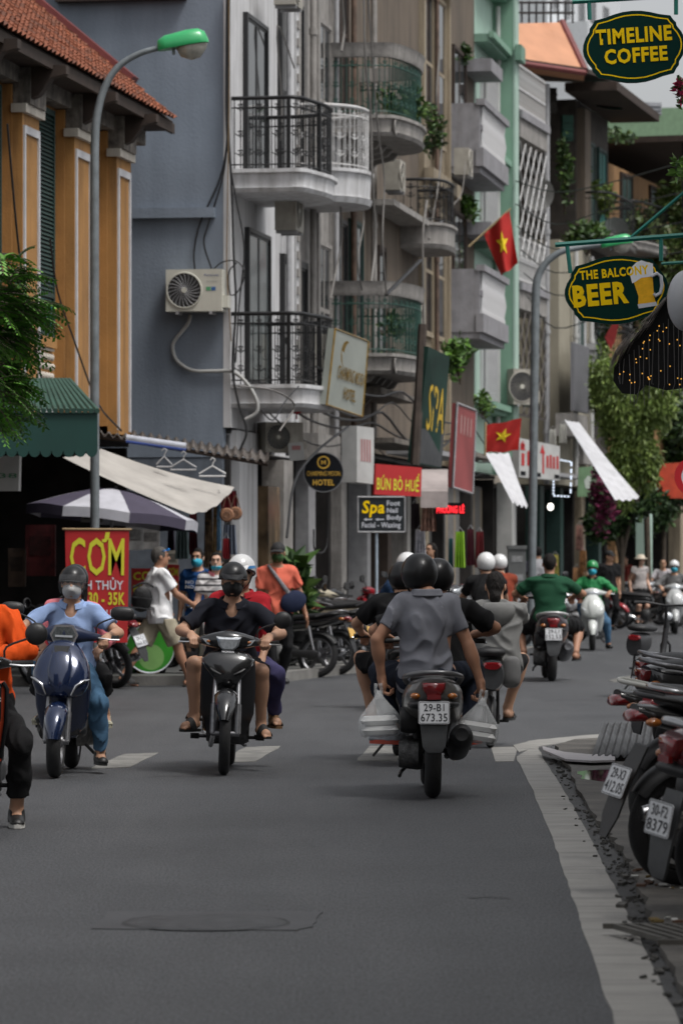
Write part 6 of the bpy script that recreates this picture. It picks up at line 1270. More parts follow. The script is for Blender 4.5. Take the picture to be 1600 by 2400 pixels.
pr = underbone('red parked motorbike under the Spa sign', (X(850, 54.0), 54.0, .11), -2.0, paint('bike_red', (.30, .012, .02)), lean=.12, group='motorbikes parked along the pavement', spokes=6)
pg = scooter('silver parked scooter facing out by the utility cabinet', (X(1205, 66), 66, .11), -2.2, M('scooter_silver', (.36, .36, .37), .3, .4, coat=.6), lean=.1, group='motorbikes parked along the pavement')
parked(pa, 'black parked motorbike whose wheel stands in front of the shop pillar', 790, 50.2, 1.05)
for i, (p, px, Y, rz, lb) in enumerate(((pb, 880, 53.8, .9, 'pale parked motorbike second along the kerb row'), (pa, 905, 55.6, 1.0, 'black parked motorbike third along the kerb row'), (pr, 800, 53.5, -1.9, 'red parked motorbike turned to the shops'), (pc, 960, 57.5, -2.1, 'dark scooter parked under the red noodle shop awning'),
    (pa, 1005, 60, -2.0, 'black motorbike parked beside the clothes shop'), (pr, 1040, 62, 1.0, 'red motorbike parked below the red lit sign'), (pg, 1075, 63.5, -2.1, 'silver scooter parked below the red lit sign'), (pa, 1110, 65, 1.0, 'black motorbike parked before the grey shutters'), (pb, 1140, 67, -2.1, 'pale motorbike parked before the grey shutters'),
    (pa, 1235, 71, .9, 'black motorbike parked behind the street lamp'), (pr, 1340, 86, -2.2, 'red motorbike parked by the souvenir shop'), (pa, 1370, 89, .9, 'black motorbike parked by the souvenir shop'), (pc, 1450, 95, -2.2, 'dark scooter parked beyond the hat wearer'), (pa, 1480, 99, .9, 'black motorbike parked beyond the hat wearer'), (pr, 1520, 97, -2.3, 'red motorbike parked among the far crowd'), (pg, 1575, 104, .8, 'silver scooter parked among the far crowd'), (pc, 1545, 90, 1.0, 'dark scooter parked left of the pale grey scooter'), (pa, 1460, 88, -1.9, 'black motorbike leaning behind the green jacket rider'))):
    parked(p, lb, px, Y, rz, z=.11 if px < 1300 else 0)
pw_ = scooter('beige and black scooter parked behind the walking person in white', (X(350, 47.0), 47.35, .0), -.9-PI/2+.35, M('scooter_beige', (.33, .30, .25), .35, coat=.4), lean=.08, group='motorbikes parked along the pavement', side=M('scooter_black', (0, 0, 0)), mirrors=0)
underbone('parked motorbike with plate 29-C1 666.83 behind the blue scooter', (X(270, 44.6), 44.8, 0), .9, paint('gloss_black', (0, 0, 0)), lean=-.18, group='motorbikes parked along the pavement', plate_txt=('29-C1', '666.83'), side=M('bike_red_dark', (.16, .012, .018), .3, coat=.5))
pe = ebike('black electric bicycle with a red tail lamp parked on the right', (X(1490, 42), 42.0, 0), -.35, M('ebike_black', (.016, .016, .018), .4), lean=.08)
# right hand row in the foreground, tails to the road
def near(label, x, Y, rz, kind, **k):
    f = underbone if kind == 'u' else scooter
    return f(label, (x, Y, .035), -PI/2+rz, lean=.10, group='motorbikes parked on the right pavement', **k)
DKR = paint('dark_red', (.10, .006, .012)); BKP = paint('gloss_black', (0, 0, 0))
near('dark red scooter with plate 30-F2 8379 nearest the camera', 1.57, 15.7, .45, 's', c=DKR, plate_txt=('30-F2', '8379'), mirrors=0, tshift=.06, pdrop=.15, rail=M('rail_silver', (.42, .42, .43), .25, .8))
near('black motorcycle with a fat rear tyre and long drooping mudguard', 1.50, 17.0, .40, 'u', c=BKP, plate_txt=('29-X3', '412.05'), rimc=M('rim_black', (.03, .03, .03), .4, .5), rail=PLA, tshift=.13, pdrop=.10, R=.27)
near('red tailed motorcycle with a silver grab rail', 1.68, 18.0, .40, 'u', c=paint('bike_red', (0, 0, 0)), rail=M('rail_silver', (0, 0, 0)), tshift=.08)
near('motorbike with a pale carrier rack sticking out over the road', 1.66, 18.9, .36, 'u', c=BKP, rail=M('rack_white', (.52, .52, .48), .5), tshift=.03)
near('black scooter with a red tail lamp and clear indicator', 2.30, 25.6, .40, 's', c=M('scooter_black', (0, 0, 0)), mirrors=0)
near('grey scooter with a pale grab rail last in the right row', 2.45, 27.6, .38, 's', c=M('scooter_silver', (0, 0, 0)), mirrors=0)

for o in [o for o in bpy.data.objects if o.name.startswith(('number_plate', 'mudguard')) and o.parent and o.parent.get('label', '').startswith(('red tailed motorcycle with a silver', 'motorbike with a pale carrier'))]:
    for c in list(o.children): bpy.data.objects.remove(c)
    bpy.data.objects.remove(o)
for i, (px, Yp, rz, c, h, lab) in enumerate(((1466, 104, 2.6, (.30, .06, .05), 'short', 'person in a faded red shirt standing far up the street'), (1520, 108, 3.4, (.40, .38, .36), 'short', 'person in a cream shirt among the far parked bikes'), (1572, 102, 2.9, (.05, .06, .12), 'long', 'person in a dark blue top among the far parked bikes'), (1395, 96, 3.0, (.12, .12, .12), 'short', 'person in a dark grey shirt behind the green jacket rider'), (1262, 74, .4, (.40, .40, .42), 'short', 'person in a white shirt standing by the lit shop doorway'), (1212, 69, .6, (.02, .02, .03), 'short', 'person in a black shirt by the utility cabinet'), (1015, 60, 2.4, (.03, .03, .04), 'long', 'person in dark clothes standing in the clothes shop gloom'), (1590, 118, 3.1, (.35, .25, .12), 'short', 'person in a tan shirt at the far end of the street'))):
    walker(lab, px, Yp, rz, stand(handR=(.22, .12, .95 if i % 2 else .8)), dict(sc=.98, skin=SKIN, shirt=cloth('crowd%d' % i, c), sleeve=.75, pants=BLACKC if i % 3 else DENIM, shoe=SHOEB, hair=h), .022, z=.11 if px < 1300 else 0)
for i, (p, px, Yp, rz) in enumerate(((pa, 1420, 93, .8), (pr, 1500, 103, -2.2), (pg, 1555, 100, .9), (pc, 1590, 110, -2.0), (pb, 1600, 95, .9), (pa, 1500, 92, 1.2), (pc, 930, 56.5, -2.0), (pr, 985, 58.8, 1.0), (pg, 1020, 61.5, .9), (pa, 1060, 62.5, -2.1))):
    parked(p, ('black motorbike parked beside the black capped person', 'red motorbike parked behind the bucket hat walker', 'silver scooter parked among the far bikes by the cream shirt', 'dark scooter parked at the far right end', 'pale motorbike parked at the right edge of the far row', 'black motorbike parked just behind the bucket hat walker', 'dark scooter parked beside the Spa pole', 'red motorbike parked under the noodle sign', 'silver scooter parked by the scarves', 'black motorbike parked under the lime T-shirt')[i], px, Yp, rz, z=.11 if px < 1300 else 0)
# ------------------------------------------------------------------ signs
SGN = M('sign_green', (.001, .028, .022), .5, var=.05, spec=.12); YEL = M('letter_yellow', (1., .66, .006), .6, var=0, spec=.1); GOLD = M('letter_gold', (.50, .31, .06), .25, .8, var=.3, scale=14); WHL = M('letter_white', (.62, .64, .70), .5, var=0); REDS = M('sign_red', (.42, .016, .018), .55, var=.10, scale=3)
GRNB = M('bracket_green', (.012, .19, .15), .45, var=.1); CHARC = M('sign_charcoal', (.026, .030, .034), .5, var=.1, spec=.15); LIME = M('letter_lime', (.62, .60, .035), .5, var=0); SIGNW = M('sign_white', (.42, .42, .41), .5, var=.12, scale=4); BLKS = M('sign_black', (.006, .007, .009), .5, var=.1, spec=.15)
class Quad:
    """flat sign spanned by four world corners TL, TR, BR, BL, with thickness; lettering is laid onto it"""
    def __init__(s, name, label, cs, m, th=.05, cat='sign', back=None, border=None, group=None, panel='panel'):
        s.c = [P(*c) for c in cs]; a, b, c, d = s.c; s.n = (b-a).cross(d-a).normalized()
        if s.n.y > 0: s.n = -s.n
        mid = (a+b+c+d)/4; s.o = mid; s.root = empty(name, mid, 0, label, cat, group); q = MB()
        fr = [p-mid for p in s.c]; bk = [p-s.n*th for p in fr]
        q.add(fr+bk, [(0, 1, 2, 3), (7, 6, 5, 4), (0, 4, 5, 1), (1, 5, 6, 2), (2, 6, 7, 3), (3, 7, 4, 0)]); s.panel = q.build(panel, m, s.root)
        if border:
            for i in range(4): e = MB(); e.tube([fr[i]+s.n*.004, fr[(i+1) % 4]+s.n*.004], border[1], 4); e.build('frame', border[0], s.root)
    def at(s, u, v, lift=0.):
        a, b, c, d = s.c; return (a.lerp(b, u)).lerp(d.lerp(c, u), v)-s.o+s.n*lift
    def text(s, body, m, u0, u1, v0, v1, bold=.02, lift=.006, shear=0, name='lettering'):
        def lay(v):
            lo, hi = v.min(0), v.max(0); u = u0+(u1-u0)*(v[:, 0]-lo[0])/(hi[0]-lo[0]); w = v1+(v0-v1)*(v[:, 1]-lo[1])/(hi[1]-lo[1])
            return np.array([s.at(a, b, lift) for a, b in zip(u, w)])
        return text(body, m, s.root, None, 1, 1, bold, 0, shear=shear, lay=lay, name=name)
    def shape(s, pts, m, name='mark', lift=.006):
        return mesh(name, [s.at(u, v, lift) for u, v in pts], [list(range(len(pts)))], m, s.root)
def oval(label, cx, cy, hw, hh, Y, tilt, lines, mug=False):
    root = empty('hanging_sign', P(cx, cy, Y), 0, label, 'sign', None); k = Y/FPX; T = Matrix.Rotation(-tilt, 4, 'Y') @ FR((0, 0, 0), (1, 0, .0), (0, 0, 1))
    qd = [(0, 1), (.18, .985), (.36, .93), (.52, .86), (.66, .82), (.74, .80), (.79, .68), (.84, .60), (.85, .50), (.93, .34), (.985, .16), (1, 0)]
    full = [(a, b) for a, b in qd]+[(a, -b) for a, b in qd[::-1][1:]]+[(-a, -b) for a, b in qd[1:]]+[(-a, b) for a, b in qd[::-1][1:-1]]
    pts = [(a*hw*k, b*hh*k) for a, b in full]; b = MB(); b.prism(pts, (0, 0, -.03), (1, 0, 0), (0, 1, 0), (0, 0, 1), .05); b.build('board', SGN, root, mat=T)
    b = MB(); n = len(pts); b.add([V(x*.93, y*.90, .0215) for x, y in pts]+[V(x*.905, y*.865, .0215) for x, y in pts], [(i, (i+1) % n, n+(i+1) % n, n+i) for i in range(n)]); b.build('border_line', YEL, root, mat=T)
    for body, x, y, w, h, bold in lines: text(body, YEL, root, T @ Matrix.Translation((x*k, y*k, .022)), w*k, h*k, bold)
    if mug:
        mk = lambda pts, m, nm, z: mesh(nm, [V(x*k, y*k, z) for x, y in pts], [list(range(len(pts)))], m, root, mat=T)
        mk([(40, 22), (87, 26), (86, -22), (89, -38), (47, -40), (50, -20)], M('beer_amber', (.95, .50, .03), .6, var=.1, scale=30, spec=.1), 'beer_mug', .0225)
        b = MB(); b.tube([V((84+x)*k, y*k, .024) for x, y in ((0, 24), (14, 30), (22, 22), (23, 0), (18, -16), (6, -22), (2, -16))], 4.2*k, 6); b.build('mug_handle', WHL, root, 1., T)
        mk([(36, 24), (34, 36), (40, 50), (52, 60), (64, 64), (78, 58), (90, 54), (90, 38), (88, 24), (60, 23), (44, 14), (38, 12)], M('foam_white', (.85, .86, .9), .6, var=0), 'foam', .0235); mk([(46, -38), (90, -36), (92, -45), (48, -48)], WHL, 'mug_base', .0235)
    return root
oval('upper green scalloped hanging sign reading TIMELINE COFFEE', 1485, 110, 120, 84, 27, .07, (('TIMELINE', 0, 27, 178, 36, .045), ('COFFEE', 2, -20, 148, 36, .045)))
oval('lower green scalloped hanging sign reading THE BALCONY BEER with a mug', 1443, 680, 121, 80, 27, .09, (('THE BALCONY', -2, 41, 162, 22, .045), ('BEER', -38, -7, 130, 52, .06)), True)
br = empty('sign_bracket', P(1600, 560, 27), 0, 'green steel bracket carrying the lower beer sign', 'bracket')
def bar(root, a, c, r, m, Y, name='bar', n=6, Y2=None):
    b = MB(); b.tube([P(*a, Y)-root.location, P(*c, Y2 or Y)-root.location], r, n); return b.build(name, m, root, 1.)
for a, c, r in (((1300, 574), (1640, 548), .019), ((1328, 574), (1336, 640), .015), ((1548, 556), (1548, 612), .015), ((1478, 556), (1640, 418), .013), ((1548, 618), (1640, 612), .012)): bar(br, a, c, r, GRNB, 27.03)
br = empty('sign_bracket', P(1600, 0, 27), 0, 'green steel bracket carrying the upper coffee sign', 'bracket')
for a, c, r in (((1340, 4), (1640, -14), .019), ((1379, 0), (1381, 46), .015), ((1583, -12), (1583, 34), .015)): bar(br, a, c, r, GRNB, 27.03)
# rice restaurant banner
q = Quad('banner', 'tall red and yellow CƠM banner hung in front of the lamp post', ((153, 1240, 42.5), (303, 1241, 42.5), (299, 1506, 42.5), (158, 1505, 42.5)), REDS, .012, 'banner')
q.text('COM', LIME, .07, .93, .075, .41, .015); q.shape([(.575, .09), (.615, .085), (.635, .025), (.70, .025), (.69, .075), (.64, .112), (.585, .115)], LIME, 'horn_mark'); q.text('BÌNH THỦY', WHL, .05, .92, .425, .535, .02); q.text('30 - 35K', LIME, .36, .95, .555, .67, .03); q.text('LIỆT', WHL, .65, .90, .69, .785, .03)
b = MB(); b.tube([q.at(-.04, .0), q.at(1.04, .0)], .014, 6); b.build('rod', M('wood_rod', (.3, .2, .1)), q.root, 1.)
q = Quad('menu_board', 'red board with yellow CƠM BÌNH THỦY partly behind the walker in white', ((308, 1332, 47.6), (376, 1332, 47.6), (376, 1422, 47.6), (308, 1422, 47.6)), REDS); 
for i, t in enumerate(('CƠM', 'BÌNH', 'THỦY')): q.text(t, LIME, .07, .95, .07+.31*i, .31+.31*i, .03)
q = Quad('menu_board', 'smaller red board with yellow CƠM BÌNH right of the walker in white', ((392, 1322, 48), (420, 1324, 48), (418, 1386, 48), (392, 1384, 48)), REDS); q.text('CƠM', LIME, .08, .92, .1, .42, .02); q.text('BÌNH', LIME, .08, .92, .55, .92, .02)
q = Quad('shop_sign', 'white sign with a green 38 hanging under the green awning', ((-60, 1068, 41.5), (46, 1068, 41.5), (44, 1150, 41.5), (-60, 1150, 41.5)), SIGNW, .3); q.text('38', M('letter_green', (.05, .2, .1)), .55, .96, .50, .64, .0)
# hotel signs
q = Quad('blade_sign', 'white hotel blade sign with gold lettering in front of the lower black balcony', ((785, 770, 52.5), (862, 800, 54.0), (848, 976, 54.0), (765, 948, 52.5)), M('sign_pale', (.30, .32, .29), .35, var=.08, scale=3, coat=.3), .10, border=(GOLD, .012))
q.text('CHARMING MOON', GOLD, .18, .97, .44, .62, .03, .02); q.text('HOTEL', GOLD, .40, .74, .70, .86, .04, .02); q.shape([(.38+.15*math.cos(t), .28+.18*math.sin(t)) for t in [2*PI*i/20 for i in range(20)]], GOLD, 'emblem'); q.shape([(.45+.13*math.cos(t), .27+.155*math.sin(t)) for t in [2*PI*i/20 for i in range(20)]], M('sign_pale', (0, 0, 0)), 'crescent_cut', .008)
rd = empty('round_sign', P(758, 1107, 53.3), 0, 'round black sign reading CHARMING MOON HOTEL in gold', 'sign'); k = 53.3/FPX
b = MB(); b.lathe([(-.06, .0), (-.06, 45*k), (.06, 45*k), (.06, 0)], 40, (0, 0, 0), 'y'); b.build('disc', BLKS, rd, .6); b = MB(); b.lathe([(-.065, 45*k), (-.065, 47*k), (.065, 47*k), (.065, 45*k)], 40, (0, 0, 0), 'y'); b.build('rim', M('rim_grey', (.2, .2, .21), .4, .5), rd, .6)
Tr = FR((0, -.064, 0), (1, 0, 0), (0, 0, 1)); GO2 = M('gold_print', (.55, .33, .04), .5, var=0)
text('CHARMING MOON', GO2, rd, Tr @ Matrix.Translation((0, -3*k, 0)), 78*k, 11*k, .0); text('HOTEL', GO2, rd, Tr @ Matrix.Translation((0, -24*k, 0)), 50*k, 14*k, .03); text('M', GO2, rd, Tr @ Matrix.Translation((0, 23*k, 0)), 11*k, 10*k, .02)
b = MB(); b.lathe([(-.066, 12*k), (-.066, 15*k)], 28, (0, 0, 23*k), 'y'); b.build('emblem_ring', GO2, rd)
q = Quad('sign', 'grey upright box sign with faded pink strokes beside the hotel disc', ((836, 998, 56.3), (876, 1003, 56.8), (876, 1135, 56.8), (836, 1130, 56.3)), SIGNW, .25)
for i in range(4): q.shape([(.22+i*.16, .22), (.31+i*.16, .22), (.31+i*.16, .62), (.22+i*.16, .62)], M('faded_pink', (.35, .16, .16)), 'stroke')
# spa and noodle signs
q = Quad('sign', 'charcoal sign reading Spa Foot Nail Body Facial - Waxing on a pole', ((838, 1165, 55), (948, 1165, 55), (948, 1247, 55), (838, 1247, 55)), CHARC, .06, border=(PIPE, .012))
q.text('Spa', YEL, .09, .57, .10, .58, .03, shear=.15); q.text('Foot', WHL, .62, .90, .10, .25); q.text('Nail', WHL, .62, .85, .31, .45); q.text('Body', WHL, .62, .94, .51, .69); q.text('Facial - Waxing', WHL, .09, .91, .72, .92)
for u in (.12, .37): q.shape([(u, .64), (u+.07, .60), (u+.07, .625), (u+.19, .625), (u+.19, .655), (u+.07, .655), (u+.07, .68)], WHL, 'arrow')
b = MB(); b.tube([q.at(.40, 1.0, -.03), V(q.at(.4, 1, -.03).x, q.at(.4, 1, -.03).y, .11-q.o.z)], .022, 8); b.build('pole', M('pole_blue', (.30, .36, .42), .5, var=.3, scale=12), q.root, 1.)
q = Quad('sign', 'red sign reading BÚN BÒ HUẾ in yellow on the noodle shop awning', ((880, 1087, 56), (988, 1096, 56.4), (986, 1164, 56.4), (877, 1159, 56)), REDS, .05); q.text('BÚN BÒ HUẾ', LIME, .04, .95, .22, .84, .02)
aw = empty('awning', P(1016, 1140, 57), 0, 'pale mauve rounded fabric awning right of the noodle sign', 'awning'); b = MB(); rw = []
for j in range(12):
    t = PI/2*j/11; rw.append([P(985+u*64, 1100+(1-math.cos(t))*60+(0 if j < 11 else 30), 58.2-1.2*math.sin(t))-aw.location for u in [i/8 for i in range(9)]])
for j in range(11): b.add(rw[j]+rw[j+1], [(i, i+1, 10+i, 9+i) for i in range(8)])
b.build('canopy', M('awning_mauve', (.30, .26, .25), .8, var=.2, scale=3, bump=.3, bscale=12), aw, 3.)
q = Quad('blade_sign', 'tall dark green blade sign reading SPA in gold letters', ((1003, 812, 58.6), (1053, 836, 59.6), (1034, 1098, 59.6), (974, 1086, 58.6)), M('spa_green', (.012, .034, .026), .4, var=.4, scale=2, spec=.2), .14)
q.text('SPA', M('spa_gold', (.55, .36, .03), .4, var=.2), .22, .92, .30, .70, .0, .012)
q.shape([(.02, .70), (.98, .66), (.98, .99), (.02, .99)], M('corrugated_dark', (.075, .078, .082), .45, .3, var=.4, scale=14, stretch=(3, 3, .2)), 'corrugated_panel', .005)
b = MB(); b.tube([P(990, 760, 58.7)-q.o, P(972, 1090, 58.6)-q.o], .07, 6); b.build('post', M('rusty_brown', (.05, .036, .028), .8, var=.4), q.root)
q = Quad('menu_sign', 'tall faded red menu board behind the spa sign', ((1070, 945, 62), (1114, 962, 63), (1106, 1157, 63), (1060, 1142, 62)), M('faded_red', (.26, .06, .06), .5, var=.3, scale=1.4, stretch=(1, 1, .6)), .08, border=(PIPE, .02))
for i in range(4): q.shape([(.22+i*.17, .12), (.30+i*.17, .12), (.30+i*.17, .34), (.22+i*.17, .34)], M('faded_pink2', (.36, .20, .19)), 'stroke')
q = Quad('led_sign', 'small red lit sign reading PHƯƠNG LÊ above the dark clothes shop', ((1020, 1178, 60.5), (1090, 1178, 60.5), (1090, 1206, 60.5), (1020, 1206, 60.5)), BLKS, .06); q.text('PHƯƠNG LÊ', M('led_red', (1., .02, .03), .5, var=0, emit=1.3), .04, .96, .12, .88, .03)
q = Quad('shop_sign', 'white shop sign with tall red strokes and candle shapes behind the lamp post', ((1216, 1026, 72), (1311, 1046, 73.5), (1311, 1126, 73.5), (1216, 1118, 72)), SIGNW, .15)
for u, w, v0, v1 in ((.03, .10, .12, .25), (.05, .07, .38, .70), (.19, .05, .30, .68), (.27, .05, .26, .68), (.36, .05, .28, .68), (.56, .04, .30, .85), (.66, .05, .34, .68), (.74, .05, .30, .68), (.82, .05, .34, .68), (.91, .05, .30, .68)): q.shape([(u, v0), (u+w, v0), (u+w, v1), (u, v1)], REDS, 'red_stroke')
q.shape([(.50, .30), (.54, .14), (.56, .06), (.59, .16), (.63, .30)], REDS, 'candle_shape'); q.shape([(.02, .30), (.06, .12), (.08, .04), (.11, .14), (.14, .30)], REDS, 'candle_shape')
for u in (.03, .40, .86): q.shape([(u, .84), (u+.12, .84), (u+.12, .95), (u, .95)], BLKS, 'small_print')
q = Quad('light_box', 'pale green shop light box with a white figure print', ((1355, 1096, 80), (1395, 1092, 80), (1393, 1164, 80), (1352, 1164, 80)), M('light_green', (.16, .27, .15), .5, var=.2, scale=4), .15); q.shape([(.35, .45), (.55, .30), (.75, .35), (.70, .75), (.45, .72)], M('print_white', (.5, .55, .5)), 'white_print')
led = empty('light_strip', P(1316, 1122, 74), 0, 'shop front outlined by white light strips under the shop sign', 'light strip'); LEDW = M('led_white', (.75, .85, 1), .5, var=0, emit=.7)
for a, c in (((1312, 1078), (1338, 1083)), ((1338, 1083), (1336, 1162)), ((1296, 1162), (1336, 1164)), ((1296, 1126), (1296, 1162))):
    n = 5
    for i in range(n): u, w = i/n, (i+.62)/n; bar(led, (a[0]+(c[0]-a[0])*u, a[1]+(c[1]-a[1])*u), (a[0]+(c[0]-a[0])*w, a[1]+(c[1]-a[1])*w), .014, LEDW, 74, 'led_tube')
bl = empty('hanging_bulb', P(1289, 1188, 73), 0, 'lit white bulb hanging in the shop doorway under the white sign', 'lamp'); b = MB(); b.ell((0, 0, 0), (.06, .06, .07), 14, 10); b.build('bulb', M('bulb_glow', (1, .97, .88), .5, var=0, emit=1.6), bl, 3.); b = MB(); b.tube([V(0, 0, .08), V(0, 0, .4)], .012, 6); b.build('cord', BLKS, bl)
ne = empty('road_sign', P(1624, 1117, 36), 0, 'round road sign with red ring at the right edge', 'road sign'); k = 36/FPX
b = MB(); b.lathe([(-.012, 0), (-.012, 29*k)], 40, (0, 0, 0), 'y'); b.build('face', M('sign_face', (.45, .46, .50), .5, var=.05), ne); b = MB(); b.lathe([(-.012, 29*k), (-.016, 30*k), (-.016, 45*k), (.0, 45*k)], 40, (0, 0, 0), 'y'); b.build('red_ring', M('ring_red', (.40, .010, .016), .45, var=.06), ne)
b = MB(); b.tube([V(0, .03, .3), V(0, .03, -2.27)], .03, 8); b.build('post', PIPE, ne, 1.)
Quad('shop_sign', 'orange red shop sign far behind the round road sign', ((1542, 1088, 92), (1640, 1080, 92), (1640, 1170, 92), (1545, 1166, 92)), M('sign_orange', (.50, .055, .02), .6, var=.2), .2)
Quad('shop_sign', 'blue and white small blade sign above the far crowd', ((1550, 975, 100), (1566, 972, 100), (1562, 1030, 100), (1546, 1034, 100)), M('sign_blue', (.04, .11, .35), .5, var=.3), .2)
# flags
def flag(label, A, B, C, D, pole, Y):
    root = empty('flag', P(*A, Y), 0, label, 'flag'); a, b2, c, d = [P(*p, Y)-root.location for p in (A, B, C, D)]; g = MB(); N = 12
    pt = lambda u, v: a.lerp(b2, u).lerp(d.lerp(c, u), v)+V(0, .10*math.sin(u*7+v*3), .012*math.sin(u*9))
    g.add([pt(i/N, j/N) for j in range(N+1) for i in range(N+1)], [(j*(N+1)+i, j*(N+1)+i+1, (j+1)*(N+1)+i+1, (j+1)*(N+1)+i) for j in range(N) for i in range(N)]); g.build('cloth', M('flag_red', (.42, .016, .012), .75, var=.08), root, 3.)
    st = [(.5+(.25 if i % 2 == 0 else .10)*math.sin(i*PI/5+.3), .45-(.25 if i % 2 == 0 else .10)*math.cos(i*PI/5+.3)) for i in range(10)]
    ctr = pt(.5, .45)+V(0, -.035, 0); f = [pt(u, v)+V(0, -.03, 0) for u, v in st]; mesh('star', [ctr]+f, [(0, 1+i, 1+(i+1) % 10) for i in range(10)], M('flag_yellow', (.75, .55, .01), .7, var=0), root)
    g = MB(); g.tube([P(*pole[0], Y)-root.location, P(*pole[1], Y)-root.location], .02, 6); g.build('pole', M('bamboo', (.35, .27, .15)), root, 1.)
flag('red flag with yellow star hanging from the mint house on a slanted pole', (1133, 548), (1193, 492), (1213, 618), (1174, 646), ((1098, 578), (1196, 489)), 66)
flag('red flag with yellow star lower down above the white tarpaulin', (1137, 997), (1222, 981), (1214, 1056), (1136, 1062), ((1136, 1068), (1137, 990)), 64)
fr = empty('flag', P(1440, 800, 84), 0, 'plain dark red flag on the far balcony behind the beer sign', 'flag'); b = MB(); b.add([V(0, 0, 0), V(.16, 0, .75), V(-.22, .05, .1), V(-.1, 0, -.18)], [(0, 1, 2), (0, 2, 3)]); b.build('cloth', M('flag_dark', (.22, .012, .012), .8), fr)
# ------------------------------------------------------------------ street lamps, air conditioners, cables
POLE = M('galvanised', (.17, .19, .20), .5, .3, var=.18, scale=9); LGRN = M('lamp_green', (.03, .36, .12), .35, var=.06, coat=.3); LGL = M('lamp_glass', (.32, .31, .27), .15, var=.3, scale=9, coat=.5)
def lamp(label, pts, Y, head, r0, hl):
    g = P(*pts[0], Y); root = empty('street_lamp', (g.x, g.y, .11), 0, label, 'street lamp', None); o = Vector(root.location)
    w = [V(g.x, Y, .11)]+[P(*p, Y) for p in pts[1:]]; b = MB(); sp = [w[0], w[1]]+spline(w[1:], 5)[1:]; n = len(sp)
    b.tube([p-o for p in sp], [r0*(1-.42*i/n) for i in range(n)], 12); b.build('pole', POLE, root, 1.)
    b = MB(); b.lathe([(0, r0*2.4), (.02, r0*2.4), (.03, r0*1.6), (.35, r0*1.5), (.36, r0)], 14, (0, 0, 0), 'z'); b.build('base', POLE, root, .8)
    c = P(*head, Y)-o; R = Matrix.Rotation(-.17, 3, 'Y'); q = MB()
    q.loft([[c+R @ V(x*hl, a, max(zz, -.012*hl)) for a, zz in sup(w2*hl, h2*hl, 2.4, 22)] for x, w2, h2 in ((-.52, .06, .08), (-.5, .12, .20), (-.35, .2, .27), (.1, .24, .31), (.32, .22, .30), (.44, .16, .22), (.49, .05, .06))]); q.build('hood', LGRN, root, 1.2)
    q = MB(); q.loft([[c+R @ V(x*hl, a, min(zz, -.016*hl)) for a, zz in sup(w2*hl, h2*hl, 2, 22)] for x, w2, h2 in ((-.16, .05, .04), (-.1, .16, .20), (.1, .21, .30), (.28, .19, .27), (.42, .12, .12), (.46, .04, .03))]); q.build('glass_bowl', LGL, root, 1.2)
    q = MB(); q.cbox(c+R @ V(-.22*hl, 0, -.06*hl), .06*hl, .1*hl, .14*hl); q.build('clip', POLE, root)
lamp('tall curved street lamp with green hood in front of the ochre house', ((223, 1600), (222, 480), (223, 330), (229, 265), (246, 205), (277, 157), (326, 126), (378, 111)), 43, (432, 108), .052, .57)
lamp('far curved street lamp with green hood behind the beer sign', ((1243, 1500), (1254, 700), (1258, 655), (1275, 620), (1310, 592), (1360, 580), (1412, 573)), 62.5, (1446, 574), .070, .52)
ACW = M('ac_casing', (.50, .49, .43), .5, var=.06, scale=3, streak=.25, streakcol=(.25, .23, .18), st=(5, 5, .7)); ACD = M('ac_grille', (.02, .02, .022), .5); 
def ac(label, loc, rz, w=.78, h=.56, d=.30, brand=False, old=False):
    root = empty('air_conditioner', loc, rz, label, 'air conditioner'); m = M('ac_old', (.33, .31, .27), .6, var=.2, scale=5, streak=.5, streakcol=(.12, .10, .08), st=(5, 5, .7)) if old else ACW
    b = MB(); b.box(-w/2, w/2, -d, 0, 0, h); b.build('casing', m, root); cx, cz, R = -w*.17, h*.50, h*.41
    b = MB(); b.lathe([(-d-.004, 0), (-d-.004, R)], 36, (cx, 0, cz), 'y'); b.build('fan_opening', ACD, root); b = MB(); b.lathe([(-d-.002, R*1.08), (-d-.018, R*1.05), (-d-.018, R*.99), (-d-.006, R*.98)], 40, (cx, 0, cz), 'y'); b.build('ring', m, root, 1.)
    me = None
    for i in range(22):
        if me is None: q = MB(); q.tube([V(R*.15, 0, 0), V(R*.45, 0, R*.10), V(R*.75, 0, R*.28), V(R*.93, 0, R*.50)], .0035, 4); ob = q.build('grille_wire', m if old else PIPE, root, 1.); me = ob.data
        else: ob = inst('grille_wire', me, root)
        ob.matrix_basis = Matrix.Translation((cx, -d-.012, cz)) @ Matrix.Rotation(2*PI*i/22, 4, 'Y')
    b = MB(); b.lathe([(-d-.02, 0), (-d-.02, R*.15), (-d-.01, R*.16)], 16, (cx, 0, cz), 'y'); b.build('hub', ACW, root)
    for s in (-.3, .3): b = MB(); b.box(s*w-.02, s*w+.02, -d, .0, -.04, -.001); b.build('bracket', PIPE, root)
    b = MB(); b.box(w/2+.001, w/2+.07, -d*.8, -.03, .05, h*.38); b.build('valve_cover', m, root)
    if brand:
        T = FR((0, -d-.003, 0), (1, 0, 0), (0, 0, 1)); text('Panasonic', M('brand_blue', (.02, .05, .20)), root, T @ Matrix.Translation((w*.32, h*.86, 0)), .20, .028, .01); text('Inverter', M('brand_grey', (.25, .25, .25)), root, T @ Matrix.Translation((w*.33, h*.71, 0)), .15, .024)
        for x, c in ((.26, (.08, .30, .14)), (.35, (.03, .10, .26))): b = MB(); b.box(x*w-.03, x*w+.03, -d-.004, -d-.001, h*.49, h*.58); b.build('sticker', M('sticker%d' % int(x*100), c), root)
    return root
d0, z0 = A.E(466, 733, 0); ac('cream air conditioner with a round fan grille on the blue side wall', A.W(-.03, d0, z0), A.rz-PI/2, .77, .565, .30, True)
